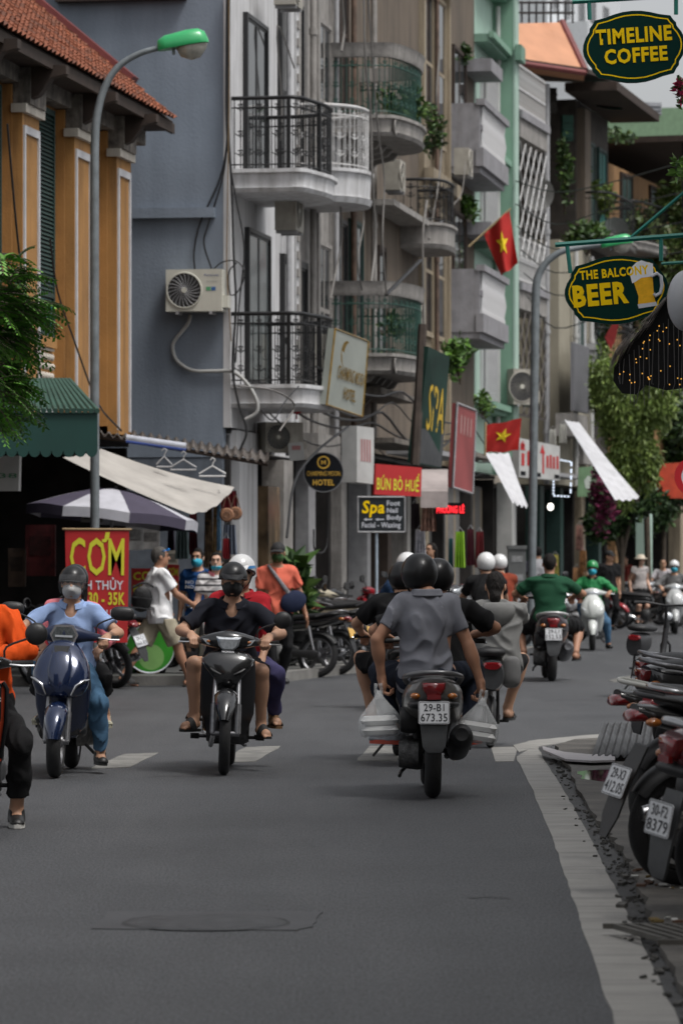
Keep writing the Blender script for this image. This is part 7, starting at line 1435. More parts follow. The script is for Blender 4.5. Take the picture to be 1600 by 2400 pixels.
ac('grey air conditioner facing the street under the upper black balcony', A.W(1.75, .34, Z(548, 54)), A.rz, .62, .56, .30, old=True)
ac('old cream air conditioner above the hotel disc', A.W(2.0, .25, Z(1062, 54)), A.rz-PI/2+.5, .55, .42, .4, old=True)
ac('louvred air conditioner on the mint pier above the flag', Mh.W(3.2, .48, Z(945, 79)), A.rz-.9, .60, .74, .34, old=True)
ac('grey air conditioner high on the white front above the upper balcony', A.W(1.9, .3, Z(22, 54)), A.rz, .62, .5, .30, old=True)
b = MB(); hp = [A.W(-.05, *A.E(px, py, -.05)) for px, py in ((447, 738), (440, 760), (412, 795), (405, 815), (415, 845), (450, 868), (500, 870), (545, 871), (580, 900), (602, 940), (600, 968), (572, 985))]; b.tube(spline(hp, 5), .026, 8); tag(b.build('drain_hose', M('hose_pale', (.34, .34, .33), .6, var=.1), None, 1.), 'pale insulated hose snaking down the blue wall from the air conditioner', 'hose')
CB = M('cable_black', (.012, .012, .013), .5)
def wall_cable(pts, r, lab, s=-.06, m=None): cable('cable', lab, [A.W(s, *A.E(px, py, s)) for px, py in pts], r, m or CB, 5, 'cables on the corner of the blue wall')
for i, (pts, r, lab) in enumerate(((((532, -20), (534, 150), (533, 320), (515, 420), (470, 520), (455, 590), (457, 632)), .013, 'leftmost cable curving from the corner down to the air conditioner top'), (((534, -20), (535, 250), (525, 400), (490, 520), (478, 570), (496, 630)), .012, 'second cable bending to the top of the air conditioner'),
    (((537, -20), (534, 260), (542, 420), (548, 600), (553, 720), (545, 860), (560, 950), (578, 1010), (560, 1060)), .016, 'thick black cable running down the corner past the air conditioner'), (((531, -20), (531, 300), (550, 450), (572, 580), (560, 720), (552, 850)), .011, 'cable crossing the corner strip beside the window'),
    (((498, 634), (520, 615), (555, 612), (573, 640), (560, 680), (540, 690), (536, 640), (555, 615)), .010, 'cable coiled in a loop right of the air conditioner'), (((536, -20), (537, 200), (533, 500), (532, 640), (542, 800)), .007, 'thin yellowish cable down the wall corner'))): wall_cable(pts, r, lab, -.05-.02*i, M('cable_ochre', (.16, .10, .04)) if i == 5 else None)
def fac_cable(pts, r, lab, H=C, d=.35, m=None, g='cables hanging along the old facades'): cable('cable', lab, [H.W(H.L(px, py, d)[0], d, H.L(px, py, d)[1]) for px, py in pts], r, m or M('cable_grey', (.16, .15, .14), .6), 4, g)
for i, (pts, d, r) in enumerate((([(852, -10), (856, 150), (868, 260), (872, 420), (880, 560), (870, 660)], 1.3, .016), ([(862, -10), (872, 130), (885, 300), (900, 420), (896, 560), (905, 690)], 1.3, .013), ([(800, -10), (806, 70), (800, 120)], .3, .02), ([(797, 460), (800, 560), (786, 640), (775, 700)], .6, .014), ([(845, 460), (852, 520), (838, 610), (848, 680)], .6, .012),
    ([(690, 160), (650, 60), (660, 240), (658, 330)], .2, .012), ([(1030, 110), (1022, 240), (1035, 300), (1028, 420), (1005, 560)], .5, .018), ([(1090, 380), (1082, 450), (1062, 480)], .7, .010), ([(560, 905), (640, 915), (690, 950), (655, 1010)], 1.5, .012), ([(700, 905), (665, 945), (640, 985), (610, 960)], 1.4, .010), ([(815, 1000), (740, 1060), (690, 1130), (672, 1260)], 1.0, .018), ([(735, 1240), (738, 1290), (765, 1280), (768, 1150)], .5, .012), ([(905, 690), (985, 610)], 1.3, .03), ([(1000, 470), (990, 560), (992, 760)], .9, .02))):
    fac_cable(pts, r, ('grey cable hanging before the upper ornate balcony', 'paler grey cable beside the first before the ornate balcony', 'short cable at the dark upper window', 'cable sagging down to the lower ornate balcony', 'thin cable by the dark window under the upper balcony', 'cable hanging over the second upper glass door', 'thick cable down the cream house front', 'thin cable beside the grey balcony', 'cable drooping under the lower black balcony', 'thin cable crossing the lower white slab', 'cable slanting down to the hotel disc', 'looped cable on the grey entrance pillar', 'dark stay bar slanting up from the lower ornate balcony', 'rusty pipe at the end of the ornate balcony')[i], d=d, m=CB if i in (9, 10, 11, 12) else None)
cable('cable', 'black cable slanting across the ochre house towards the shop awning', [OH.W(OH.L(px, py, .4)[0], .4, OH.L(px, py, .4)[1]) for px, py in ((118, 560), (135, 680), (175, 800), (230, 945), (285, 1010))], .012, CB, 4)
cable('cable', 'pair of dark wires down the left end of the ochre house', [OH.W(OH.L(px, py, .45)[0], .45, OH.L(px, py, .45)[1]) for px, py in ((18, 290), (40, 540), (55, 650), (92, 860), (104, 905))], .012, CB, 4)
# ------------------------------------------------------------------ awnings, tarpaulins, umbrella
AWG = M('awning_green', (.006, .045, .038), .6, var=.12, scale=2); TIN = M('green_tin', (.030, .075, .058), .55, var=.2, scale=3)
ga = empty('awning', P(100, 965, 40.6), 0, 'dark green awning with corrugated roof and scalloped valance at the left edge', 'awning'); o = ga.location; YA = 40.6
x0, x1, z0, z1 = X(-120, YA), X(229, YA), Z(1055, YA), Z(966, YA); b = MB(); pts = [(x0, z1), (x0, z0)]; n = 13; w = (x1-x0)/n
for i in range(n):
    for k in range(7): t = PI*k/6; pts.append((x0+w*(i+.5)-w/2*math.cos(t), z0-.075*math.sin(t)))
pts.append((x1, z1)); b.prism([(x-o.x, z-o.z) for x, z in pts], (0, .0, 0), (1, 0, 0), (0, 0, 1), (0, 1, 0), .012); b.build('valance', AWG, ga)
b = MB(); b.add([V(x1-o.x, .013, z1-o.z), V(x1-o.x-.2, 1.6, z1-o.z), V(x1-o.x-.2, 1.6, z0-o.z), V(x1-o.x, .013, z0-o.z)], [(0, 1, 2, 3)]); b.build('side_valance', AWG, ga)
for i in range(26): u = x0+(x1-x0)*i/25-o.x; b = MB(); b.tube([V(u, -.03, z1-o.z+.012), V(u-.42*max(0, (i-8)/17), 1.7, z1-o.z+.42)], .030, 6); b.build('corrugation', TIN, ga, 1.)
CANV = M('canvas_grey', (.36, .34, .315), .85, var=.14, scale=2.5, bump=.4, bscale=9, streak=.35, streakcol=(.2, .185, .165), st=(1.5, 1.5, 1.5))
def tarp(label, cs, m, sag=.15, name='tarpaulin', N=12, fold=.0):
    root = empty(name, P(*cs[0]), 0, label, 'tarpaulin'); a, b2, c, d = [P(*q)-root.location for q in cs]; g = MB()
    pt = lambda u, v: a.lerp(b2, u).lerp(d.lerp(c, u), v)+V(0, 0, -sag*4*u*(1-u)*(.3+v)-sag*2*v*(1-v)+fold*math.sin(u*22+v*4)*(.4+.6*v))
    g.add([pt(i/N, j/N) for j in range(N+1) for i in range(N+1)], [(j*(N+1)+i, j*(N+1)+i+1, (j+1)*(N+1)+i+1, (j+1)*(N+1)+i) for j in range(N) for i in range(N)]); g.build('canvas', m, root, 3.); return root
tarp('grey canvas sheet stretched over the shop behind the lamp post', ((148, 1072, 46.3), (238, 1052, 48.05), (549, 1143, 48.1), (447, 1203, 46.2)), CANV, .07, fold=.012)
TSIL = M('tarp_silver', (.50, .50, .52), .5, var=.12, scale=3, bump=.2, bscale=8)
tarp('silver white tarpaulin hanging under the lower flag', ((1136, 1062, 66), (1192, 1062, 67), (1236, 1188, 64.5), (1200, 1176, 64)), TSIL, .02, fold=.03); tarp('long white tarpaulin strip slanting down behind the lamp post', ((1322, 984, 76), (1356, 990, 77), (1497, 1166, 72), (1440, 1170, 71)), TSIL, .03, fold=.02)
um = empty('umbrella', P(272, 1142, 46.5), 0, 'market umbrella with purple and white panels under the grey canvas', 'umbrella'); um.rotation_euler = (.0, .11, .25); UP = M('umbrella_purple', (.050, .042, .070), .8, var=.1); UW = M('umbrella_white', (.40, .40, .44), .8, var=.1)
for i in range(8):
    b = MB(); a0, a1 = 2*PI*i/8, 2*PI*(i+1)/8; rows = []
    for r, z in ((.01, 0), (.3, -.055), (.6, -.15), (.85, -.245), (1.06, -.325)):
        rows.append([V(math.cos(a)*r*(1-.05*math.sin((a-a0)/(a1-a0)*PI)*r), math.sin(a)*r*(1-.05*math.sin((a-a0)/(a1-a0)*PI)*r), z+.02*math.sin((a-a0)/(a1-a0)*PI)*r) for a in [a0+(a1-a0)*k/6 for k in range(7)]])
    rows.append([p*1.0+V(0, 0, -.12) for p in rows[-1]])
    for k in range(5): b.add(rows[k]+rows[k+1], [(j, j+1, 8+j, 7+j) for j in range(6)])
    b.build('panel', UW if i % 2 else UP, um, 1.)
b = MB(); b.tube([V(0, 0, .02), V(0, 0, -2.2)], .02, 8); b.build('pole', PIPE, um, 1.)
tr = empty('tin_awning', P(430, 1045, 49), 0, 'rusty tin awning over the clothes stall under the blue wall', 'awning'); o = tr.location
wavy(P(236, 1016, 48.2)-o, P(630, 1082, 48.2)-o, P(236, 1000, 51)-o, P(630, 1062, 51)-o, 20, .03, .012).build('tin_sheet', M('rusty_tin', (.10, .088, .08), .7, .2, var=.5, scale=4, streak=.6, streakcol=(.05, .03, .02), st=(3, 3, 3)), tr, 2.); b = MB(); b.tube([P(236, 1022, 48.25)-o, P(628, 1088, 48.25)-o], .03, 6); b.build('batten', DARKB, tr)
b = MB(); b.tube([P(296, 1026, 48.1)-o, P(436, 1046, 48.1)-o], .045, 10); b.build('rolled_sheet', M('roll_white', (.40, .42, .48), .5, var=.25, scale=5), tr, 1.); b = MB(); b.tube([P(296, 1034, 48.08)-o, P(436, 1054, 48.08)-o], .022, 8); b.build('blue_edge', M('roll_blue', (.02, .05, .22), .5), tr, 1.)
# ------------------------------------------------------------------ stall goods
def drape(label, px0, px1, py0, py1, Y, m, cat='garment', group='garments hanging in the clothes stalls', name='hanging_garment'):
    w = (px1-px0)*Y/FPX; h = (py1-py0)*Y/FPX; root = empty(name, P((px0+px1)/2, py0, Y), 0, label, cat, group); b = MB(); N = 14; r = random.Random(int(px0*7+py0)); ph = r.uniform(0, 6)
    rows = [[V((i/N-.5)*w*(.75+.25*v), .05*math.sin(i*1.7+ph)*(.4+v), -h*v) for i in range(N+1)] for v in (0, .15, .5, 1)]
    for k in range(3): b.add(rows[k]+rows[k+1], [(j, j+1, N+2+j, N+1+j) for j in range(N)])
    b.build('cloth', m, root, 3.); b = MB(); b.tube([V(-w*.3, 0, .0), V(0, 0, .07), V(w*.3, 0, 0)], .006, 5); b.build('hanger', PIPE, root)
col = lambda n, c: M('cloth_'+n, c, .85, var=.2, scale=6)
PAT = M('patterned_cloth', (.20, .13, .075), .85, var=.8, scale=16, detail=2)
for q in (('grey green scarf hanging left of the stall', 410, 444, 1240, 1310, 47.9, col('sage', (.12, .17, .17))), ('dark red cloth hanging behind the navy T-shirt walker', 442, 464, 1185, 1300, 48.3, col('maroon', (.13, .012, .02))), ('patterned brown scarf hanging above the striped top walker', 478, 500, 1170, 1330, 48, PAT), ('patterned ochre scarf beside the bright blue ribbon', 498, 520, 1165, 1320, 48.1, M('patterned_ochre', (.26, .17, .08), .85, var=.8, scale=20, detail=2)),
    ('bright blue and white ribbon hanging in the stall', 508, 518, 1160, 1290, 47.8, M('ribbon_blue', (.20, .38, .55), .6, var=.6, scale=30)), ('red shirt hanging behind the white helmet', 512, 560, 1150, 1210, 48.6, col('red', (.18, .012, .018))), ('pale blue dress hanging beside the hotel pillar', 520, 556, 1230, 1300, 48.8, col('paleblue', (.17, .20, .26))), ('red top hanging low beside the pillar', 520, 540, 1262, 1310, 48.5, col('scarlet', (.26, .012, .02))), ('purple cloth under the umbrella', 392, 410, 1235, 1290, 48.1, col('purple', (.06, .035, .07))),
    ('lime green T-shirt hanging at the dark clothes shop', 1064, 1090, 1246, 1330, 60.2, col('lime', (.22, .42, .02))), ('dark red T-shirt hanging right of the lime one', 1112, 1134, 1246, 1330, 61, col('brick', (.14, .01, .014))), ('white printed T-shirt hanging under the noodle awning', 970, 998, 1242, 1312, 57.5, M('cloth_print', (.40, .40, .44), .8, var=.5, scale=14)), ('teal cloth beside the lime T-shirt', 1050, 1062, 1262, 1330, 60.5, col('teal', (.03, .12, .13))), ('colourful bundle of scarves under the noodle awning', 985, 1022, 1184, 1245, 57.2, M('scarf_mix', (.28, .16, .12), .8, var=.9, scale=12)), ('maroon dress in the clothes shop gloom', 1092, 1112, 1240, 1325, 60.8, col('wine', (.08, .01, .02))), ('black jacket hanging by the scarves', 962, 985, 1180, 1240, 57.8, col('coal', (.02, .012, .016)))): drape(*q)
for lab, px, py, r in (('woven round bag with a star pattern hanging at the stall', 532, 1207, 17), ('second woven round bag tucked behind the first', 552, 1203, 16)):
    root = empty('woven_bag', P(px, py, 47.6 if px < 540 else 47.9), 0, lab, 'bag'); k = 47.6/FPX; b = MB(); b.lathe([(-.05, 0), (-.05, r*k*.8), (-.02, r*k), (.02, r*k), (.05, r*k*.8)], 24, (0, 0, 0), 'y'); b.build('bag_body', M('rattan', (.22, .105, .055), .7, var=.35, scale=30), root, .8)
    b = MB(); b.lathe([(-.055, r*k*.35), (-.06, r*k*.40), (-.055, r*k*.45)], 20, (0, 0, 0), 'y'); b.build('ring_weave', M('rattan_dark', (.10, .05, .03)), root, 1.); b = MB(); b.tube(spline([V(-r*k*.7, 0, r*k*.6), V(0, 0, r*k*2.6), V(r*k*.7, 0, r*k*.6)], 5), .008, 5); b.build('handle', M('rattan_dark', (0, 0, 0)), root, 1.)
for i, (px, py, w) in enumerate(((430, 1085, 60), (498, 1100, 62), (385, 1078, 36))):
    root = empty('clothes_hanger', P(px, py, 47.4+i*.2), 0, ('grey clothes hanger in the middle under the tin awning', 'white clothes hanger at the right end under the tin awning', 'small grey hanger at the left under the tin awning')[i], 'hanger'); k = 47.4/FPX; m = M('hanger_white', (.5, .5, .5), .4) if i == 1 else PIPE
    b = MB(); b.tube([V(0, 0, 8*k), V(-w/2*k, 0, -10*k), V(-w/2*k, 0, -16*k), V(w/2*k, 0, -16*k), V(w/2*k, 0, -10*k)], .012, 6, True); b.build('arms', m, root, 1.); b = MB(); b.tube(spline([V(0, 0, 8*k), V(2*k, 0, 16*k), V(6*k, 0, 22*k), V(0, 0, 27*k), V(-5*k, 0, 22*k)], 4), .008, 6); b.build('hook', m, root, 1.)
gs_ = empty('round_sign', P(352, 1520, 46.9), 0, 'green round sign standing behind the walker in white', 'sign'); k = 46.9/FPX; b = MB(); b.lathe([(-.02, 0), (-.02, 56*k)], 36, (0, 0, 0), 'y'); b.build('face', M('lime_sign', (.035, .27, .02), .5, var=.15), gs_); b = MB(); b.lathe([(-.021, 55*k), (-.03, 58*k), (.0, 58*k)], 36, (0, 0, 0), 'y'); b.build('rim', WHL, gs_); b = MB(); b.lathe([(-.021, 0), (-.021, 30*k)], 30, (3*k, 0, -20*k), 'y'); b.build('pale_patch', M('pale_green', (.2, .4, .12)), gs_)
bk_ = empty('plastic_basket', G(342, 1602)+V(0, .6, .11), 0, 'yellow plastic basket on the kerb behind the walking legs', 'basket'); b = MB(); b.zloft([(0, 0, 0, .13, .10, 4), (.02, 0, 0, .14, .11, 4), (.20, 0, 0, .17, .13, 4), (.22, 0, 0, .18, .14, 4)], 20); b.build('tub', M('yellow_plastic', (.50, .27, .02), .5, var=.1), bk_, .8); b = MB(); b.tube(spline([V(-.17, -.02, .2), V(0, -.03, .12), V(.17, -.02, .05)], 4), .012, 6); b.build('handle', M('yellow_bright', (.65, .45, .02)), bk_, 1.)
for r in range(3):
    for c in range(5):
        px, py = 306+c*11, 1464+r*15; o = empty('water_bottle', P(px, py+12, 47.5), 0, ('topmost', 'middle', 'lowest')[r]+' row water bottle with white cap, '+('leftmost', 'second from left', 'central', 'second from right', 'rightmost')[c]+' in the green crates', 'bottle', 'water bottles stacked by the green sign'); b = MB(); b.lathe([(0, .0), (.0, .026), (.045, .028), (.06, .012)], 10, (0, 0, 0), 'z'); b.build('bottle', M('bottle_clear', (.32, .42, .34), .2, var=.2), o, .8); b = MB(); b.lathe([(.06, .014), (.075, .014), (.075, 0)], 8, (0, 0, 0), 'z'); b.build('cap', WHL, o)
cr = empty('bottle_crate', P(328, 1500, 47.6), 0, 'green bottle crate stack under the water bottles', 'crate'); b = MB(); b.box(-.16, .16, 0, .3, -.55, .0); b.build('crate_body', M('crate_green', (.05, .20, .04), .6, var=.3, scale=12), cr)
ca = empty('utility_cabinet', G(1211, 1408)*0+V(X(1211, 63), 63, .11), 0, 'grey street utility cabinet with pasted notices beside the lamp post', 'cabinet'); b = MB(); b.box(-.145, .145, 0, .35, .0, 1.58); b.build('casing', M('cabinet_grey', (.12, .125, .125), .6, var=.12, scale=5), ca); b = MB(); b.box(-.16, .16, -.02, .37, 1.581, 1.64); b.build('lid', M('cabinet_grey', (0, 0, 0)), ca)
for x, z, w, h in ((.0, 1.42, .18, .10), (0, 1.12, .20, .10), (-.02, .62, .17, .30), (.09, .70, .05, .1)): b = MB(); b.box(x-w/2, x+w/2, -.006, -.001, z-h/2, z+h/2); b.build('notice', M('paper_notice', (.26, .265, .27), .8, var=.35, scale=40), ca)
b = MB(); b.box(.10, .115, -.02, -.001, .75, .95); b.build('handle', PLA, ca)
# folding shutters and pillars of the ground floors
SHG = M('shutter_grey', (.16, .155, .15), .6, var=.15, scale=3); SHT = M('shutter_tan', (.26, .21, .15), .65, var=.15, scale=3)
for H, s0, s1 in ((Eh, .1, 3.9), (Mh, .1, 3.4), (D, 1.8, 3.5)):
    o = H.box('folding_shutter', SHG, s0, s1, -.35, -.30, .12, 3.05); n = int((s1-s0)/.28)
    for i in range(n): H.box('slat', SHT if i % 4 == 2 else SHG, s0+i*.28+.02, s0+i*.28+.25, -.299, -.26, .14, 3.0, o)
for H, s, w, m in ((C, .05, .5, WSTONE), (C, 2.6, .35, PIPE), (C, 4.8, .4, DARKB), (C, 7.0, .4, WSTONE), (D, .05, .4, CREAMW), (F, .1, .5, SIGNW), (F, 3.4, .5, SHUT), (Gh, 1.5, .4, SHUT), (Hh, .1, .5, CREAMW), (Hh, 2.5, .4, SHUT), (I, .2, .6, AMBW), (I, 4, .5, MINT), (I, 8, .5, CREAMW)): H.box('pillar', m, s, s+w, -.2, .12, .12, 3.15)
for H, s0, s1, m in ((C, .6, 2.5, M('shop_teal', (.015, .05, .05), .6)), (F, .7, 3.3, M('shop_green', (.004, .05, .028), .5, var=.2)), (Gh, .2, 1.4, SHUT), (Hh, .8, 2.4, M('shop_wine', (.09, .01, .025), .6, var=.5, scale=6)), (C, 5.3, 6.9, DARKB)): H.box('shop_door', m, s0, s1, -1.2, -1.1, .12, 2.9)
for H, s0, s1, z, m in ((C, .1, 4.4, 3.35, GRIME), (C, 4.5, 9, 3.3, PIPE), (D, .1, 3.5, 3.4, GRIME), (Mh, .2, 2.9, 3.5, GRIME), (F, .2, 4.2, 3.3, PIPE), (Hh, .1, 4.4, 3.3, GRIME)): H.box('shop_canopy', m, s0, s1, .13, .95, z, z+.08)
# grey curtain at the entrance, box sign
bx = empty('junction_box', P(694, 1058, 53.4), 0, 'small whitish tilted box with faint red writing beside the hotel disc', 'box'); b = MB(); b.prism(rrect(.21, .25, .03), (0, 0, 0), (1, 0, .1), (-.1, 0, 1), (0, 1, 0), .1); b.build('casing', SIGNW, bx); b = MB(); b.box(-.06, .06, -.003, -.001, .02, .08); b.build('faint_print', M('faded_pink', (.3, .1, .1)), bx)
ln = empty('lantern', P(695, 962, 53.5), 0, 'small red paper lantern under the lower white slab', 'lantern'); b = MB(); b.ell((0, 0, 0), (.075, .075, .05), 14, 8); b.build('shade', M('lantern_red', (.35, .01, .02), .7), ln, 3.); b = MB(); b.tube([V(0, 0, -.05), V(0, 0, -.12)], .012, 6); b.build('tassel', M('lantern_red', (0, 0, 0)), ln)
for i, (px, py) in enumerate(((1294, 1020), (1318, 1008))):
    drape(('white laundry shirt hanging left under the far balcony', 'white laundry shirt hanging right under the far balcony')[i], px-9, px+9, py-14, py+30, 78, M('laundry_white', (.55, .54, .50), .8), 'laundry', 'laundry under the far balcony', 'laundry_shirt')
dsh = [(1262, 455, 84, 'pale mesh satellite dish above the lattice balcony'), (1440, 545, 92, 'grey satellite dish with a red mark behind the beer sign bracket')]
for px, py, Yd, lab in dsh:
    ds = empty('satellite_dish', P(px, py, Yd), -.5, lab, 'satellite dish'); b = MB(); b.lathe([(.10, .02), (.06, .2), (0, .36), (-.01, .37), (.05, .2), (.09, .02)], 28, (0, 0, 0), 'y'); b.build('dish', M('dish_grey', (.36, .36, .35), .5, var=.2, scale=30), ds, 1.); b = MB(); b.tube([V(0, .08, -.05), V(0, .2, -.4)], .03, 6); b.build('mount', PIPE, ds); b = MB(); b.tube([V(0, 0, -.36), V(0, -.35, 0)], .012, 5); b.build('feed_arm', PIPE, ds)
# dark thatched parasol with fairy lights at the right edge
th = empty('thatched_parasol', P(1620, 780, 25), 0, 'dark thatched parasol edge hung with fairy lights at the right', 'parasol'); o = th.location
b = MB(); prof = [(1640, 585), (1575, 672), (1520, 745), (1470, 810), (1438, 860), (1436, 893), (1456, 922), (1490, 925), (1510, 902), (1560, 915), (1640, 905)]
pp = [P(x, y, 25)-o for x, y in prof]; b.add(pp+[p+V(.15, 1.4, .1) for p in pp], [list(range(11))[::-1], list(range(11, 22))]+[(i, (i+1) % 11, 11+(i+1) % 11, 11+i) for i in range(11)]); b.build('valance_cloth', M('valance_black', (.004, .004, .005), .9, var=.3, scale=30, stretch=(8, 8, .5)), th)
b = MB(); r = random.Random(4)
oe = spline([(x, y, 0) for x, y in ((1660, 590), (1600, 649), (1562, 691), (1518, 737), (1466, 787), (1441, 823), (1424, 862))], 8); ie = spline([(x, y, 0) for x, y in ((1640, 600), (1590, 660), (1566, 695), (1545, 752), (1505, 792), (1474, 822), (1446, 852))], 8)
for i in range(620):
    u = r.random()*(len(oe)-6); j = int(u); v = r.random(); p = oe[j].lerp(ie[min(j, len(ie)-1)], v*1.05); t = (oe[j+1]-oe[j]).normalized(); l = r.uniform(18, 40); q = p+t*l+V(-2+7*v, 6+5*v, 0); w = r.uniform(.0025, .0055); yy = 24.9+.25*v+r.uniform(-.05, .05)
    a = P(p.x, p.y, yy)-o; c = P(q.x, q.y, yy-.03)-o; s = V(.8, 0, .6)*w; b.add([a-s, a+s, c+s*.2, c-s*.2, (a+c)/2+V(0, -w*2, 0)], [(0, 1, 4), (1, 2, 4), (2, 3, 4), (3, 0, 4)])
tag(b.build('thatch', M('thatch_grey', (.135, .115, .10), .9, var=.4, scale=20), th), kind='stuff')
me = None
for i in range(40):
    px = r.uniform(1448, 1600); py = r.uniform(868-(px-1440)*1.1, 905)
    if me is None: q = MB(); q.ell((0, 0, 0), (.0042, .0042, .005), 6, 4); ob = q.build('fairy_light', M('fairy_glow', (1., .50, .08), .5, var=0, emit=.38), th); me = ob.data
    else: ob = inst('fairy_light', me, th)
    ob.location = P(px, py, 24.93)-o
for i in range(14):
    px = 1450+i*11.5; q = MB(); y1 = r.uniform(880, 960); q.tube([P(px, 860-(px-1440)*.9, 24.96)-o, P(px+r.uniform(-5, 5), 900, 24.95)-o, P(px+r.uniform(-7, 7), y1, 24.95)-o], .0022, 4); q.build('light_wire', M('wire_grey', (.12, .12, .12)), th)
gl2 = empty('globe_lamp', P(1606, 705, 24.4), 0, 'large pale globe lamp under the thatched parasol at the right edge', 'lamp'); b = MB(); b.ell((0, 0, 0), (.12, .12, .195), 24, 16); b.build('globe', M('globe_pale', (.42, .43, .45), .4, var=.05), gl2, 3.); b = MB(); b.tube([V(0, 0, .19), V(0, 0, .4)], .015, 6); b.build('stem', PLA, gl2)
# ------------------------------------------------------------------ plants
def fol(lab, px, py, Y, rx, rz, n, leaf, cols=LG, name='potted_plant', cat='plant', ry=None, **k): return foliage(name, lab, P(px, py, Y), (rx, ry or rx, rz), n, leaf, cols, cat=cat, **k)
# feathery branch at the left edge
tb = empty('tree', V(-4.2, 34, 0), 0, 'feathery leaved tree reaching in from the left edge', 'tree'); b = MB(); b.tube(spline([V(-.3, 0, 0), V(-.2, 0, 2), V(0, 0, 3.4), V(.2, 0, 4.6)], 5), [.10]*6+[.08]*5+[.05]*5, 8); b.build('trunk', M('bark', (.07, .055, .04), .9, var=.3, bump=.6, bscale=20), tb, 1.)
r = random.Random(8); fo = MB(); lim = MB()
def pinna(a, d, L, sag):
    pts = [a+d*L*t+V(0, 0, -sag*t*t*L) for t in [i/9 for i in range(10)]]; lim.tube(pts, [.006*(1-.8*i/9) for i in range(10)], 4)
    for i in range(1, 10):
        q = pts[i]; t = (pts[i]-pts[i-1]).normalized(); s = t.cross(V(0, .3, 1)).normalized()
        for sg in (1, -1):
            l = L*.24*(1-.5*abs(i/9-.4)); e = q+s*sg*l+t*l*.35+V(0, 0, -.25*l); w = t*l*.30
            fo.cur = r.choice((0, 0, 1, 2)); fo.add([q, q+(e-q)*.5+w, e, q+(e-q)*.5-w+V(0, 0, .004)], [(0, 1, 2, 3)])
for (px, py, n, sx, sy) in ((5, 640, 40, 36, 32), (10, 710, 60, 46, 40), (58, 725, 26, 34, 22), (5, 790, 50, 34, 28), (-5, 870, 50, 30, 30), (8, 915, 40, 30, 26), (-12, 965, 24, 26, 24), (-30, 760, 70, 34, 80)):
    for i in range(n):
        p = P(px+r.gauss(0, sx*.55), py+r.gauss(0, sy*.6), 34+r.uniform(-.5, .5))-tb.location; pinna(p, V(r.uniform(.1, 1), r.uniform(-.5, .5), r.uniform(-.35, .35)).normalized(), r.uniform(.20, .36), r.uniform(.2, .6))
for py in (640, 720, 800, 900): lim.tube(spline([P(-75, py+60, 34)-tb.location, P(-20, py+20, 34)-tb.location, P(50, py+5, 34)-tb.location], 4), .012, 5)
fo.build('foliage', [M('fern_green', (.075, .215, .018), .5, var=.3, scale=5), M('fern_dark', (.03, .10, .012), .5, var=.3), M('fern_light', (.12, .30, .035), .5, var=.3)], tb); tag(lim.build('twigs', M('bark', (0, 0, 0)), tb), kind='stuff')
for q in (('green plants filling the upper ornate balcony', 935, 265, 61, .45, .5, 420, .13), ('green plants filling the lower ornate balcony', 930, 760, 61, .40, .25, 160, .12), ('trailing plant spilling off the upper balcony corner', 1015, 300, 66, .25, .55, 260, .12), ('bushy plant on the middle grey balcony', 1085, 490, 75, .32, .36, 420, .13, LB), ('spiky pot plant on the top grey balcony', 1072, 118, 75, .22, .22, 140, .22), ('bushy flowering plants above the faded red menu board', 1078, 840, 66, .34, .45, 420, .14, LB),
    ('small plants on the mint house canopy', 1130, 945, 72, .18, .30, 200, .11, LB), ('spiky palm behind the salmon shirt walker', 685, 1370, 50, .16, .38, 130, .32, LG), ('vines hanging on the dark timber house front', 1345, 430, 90, .45, .85, 1100, .16), ('second mass of vines lower on the timber house', 1375, 560, 88, .5, .4, 700, .16), ('thin vine climbing beside the lattice house', 1322, 400, 87, .18, 1.0, 420, .14, LG)): fol(*q[:8], *(q[8:] or ()))
fol('pink flowering creeper at the upper right edge', 1592, 225, 27, .07, .17, 160, .05, [M('bloom_pink', (.55, .03, .12), .6, var=.3), LG[0], LG[1], LG[2]], name='flowering_creeper', stem=False); fol('green creeper below the pink flowers at the right edge', 1594, 390, 27, .06, .12, 40, .08, LB, name='creeper', stem=False)
fol('dark red bougainvillea beside the light box', 1420, 1160, 79, .28, .75, 700, .14, [M('bloom_wine', (.13, .008, .045), .7, var=.4), M('bloom_wine2', (.07, .006, .03), .7), LG[1]], name='bougainvillea', stem=False)
def tree(lab, px, base, Y, crown, n, leaf, cols=LG, lean=0, clumps=22, droop=0., long=1.8, trunk=True):
    root = empty('tree', V(X(px, Y), Y, 0), 0, lab, 'tree'); o = root.location; b = MB(); top = P(crown[0][0], crown[0][1], Y)-o
    b.tube(spline([V(0, 0, 0), top*.35+V(lean, 0, 0), top*.8, top], 4), [.08]*4+[.07]*4+[.05]*4+[.03], 8); trunk and b.build('trunk', M('bark', (0, 0, 0)), root, 1.)
    for i, (cx, cy, rx, rz) in enumerate(crown):
        c = P(cx, cy, Y)-o; l = MB(); l.tube(spline([top*.55, top*.55+(c-top*.55)*.5+V(0, 0, .3), c], 3), [.06, .05, .05, .04, .03, .02, .015], 6); l.build('limb', M('bark', (0, 0, 0)), root, 1.)
        foliage('crown', None, tuple(c), (rx, rx, rz), n, leaf, cols, parent=root, clumps=clumps, seed=i*7+px, droop=droop, up=.1, long=long)
WIL = [M('willow_green', (.115, .175, .030), .55, var=.3, scale=2), M('willow_light', (.17, .23, .05), .55, var=.3), M('willow_dark', (.06, .10, .02), .55, var=.3)]
tree('weeping light green tree hanging over the far street', 1490, 0, 84, ((1490, 930, .85, 1.2), (1450, 990, .5, 1.2), (1530, 910, .6, 1.2), (1462, 1100, .36, .8), (1505, 1060, .4, .9), (1420, 900, .35, .6)), 4200, .15, WIL, droop=.8, long=3.2, trunk=False)
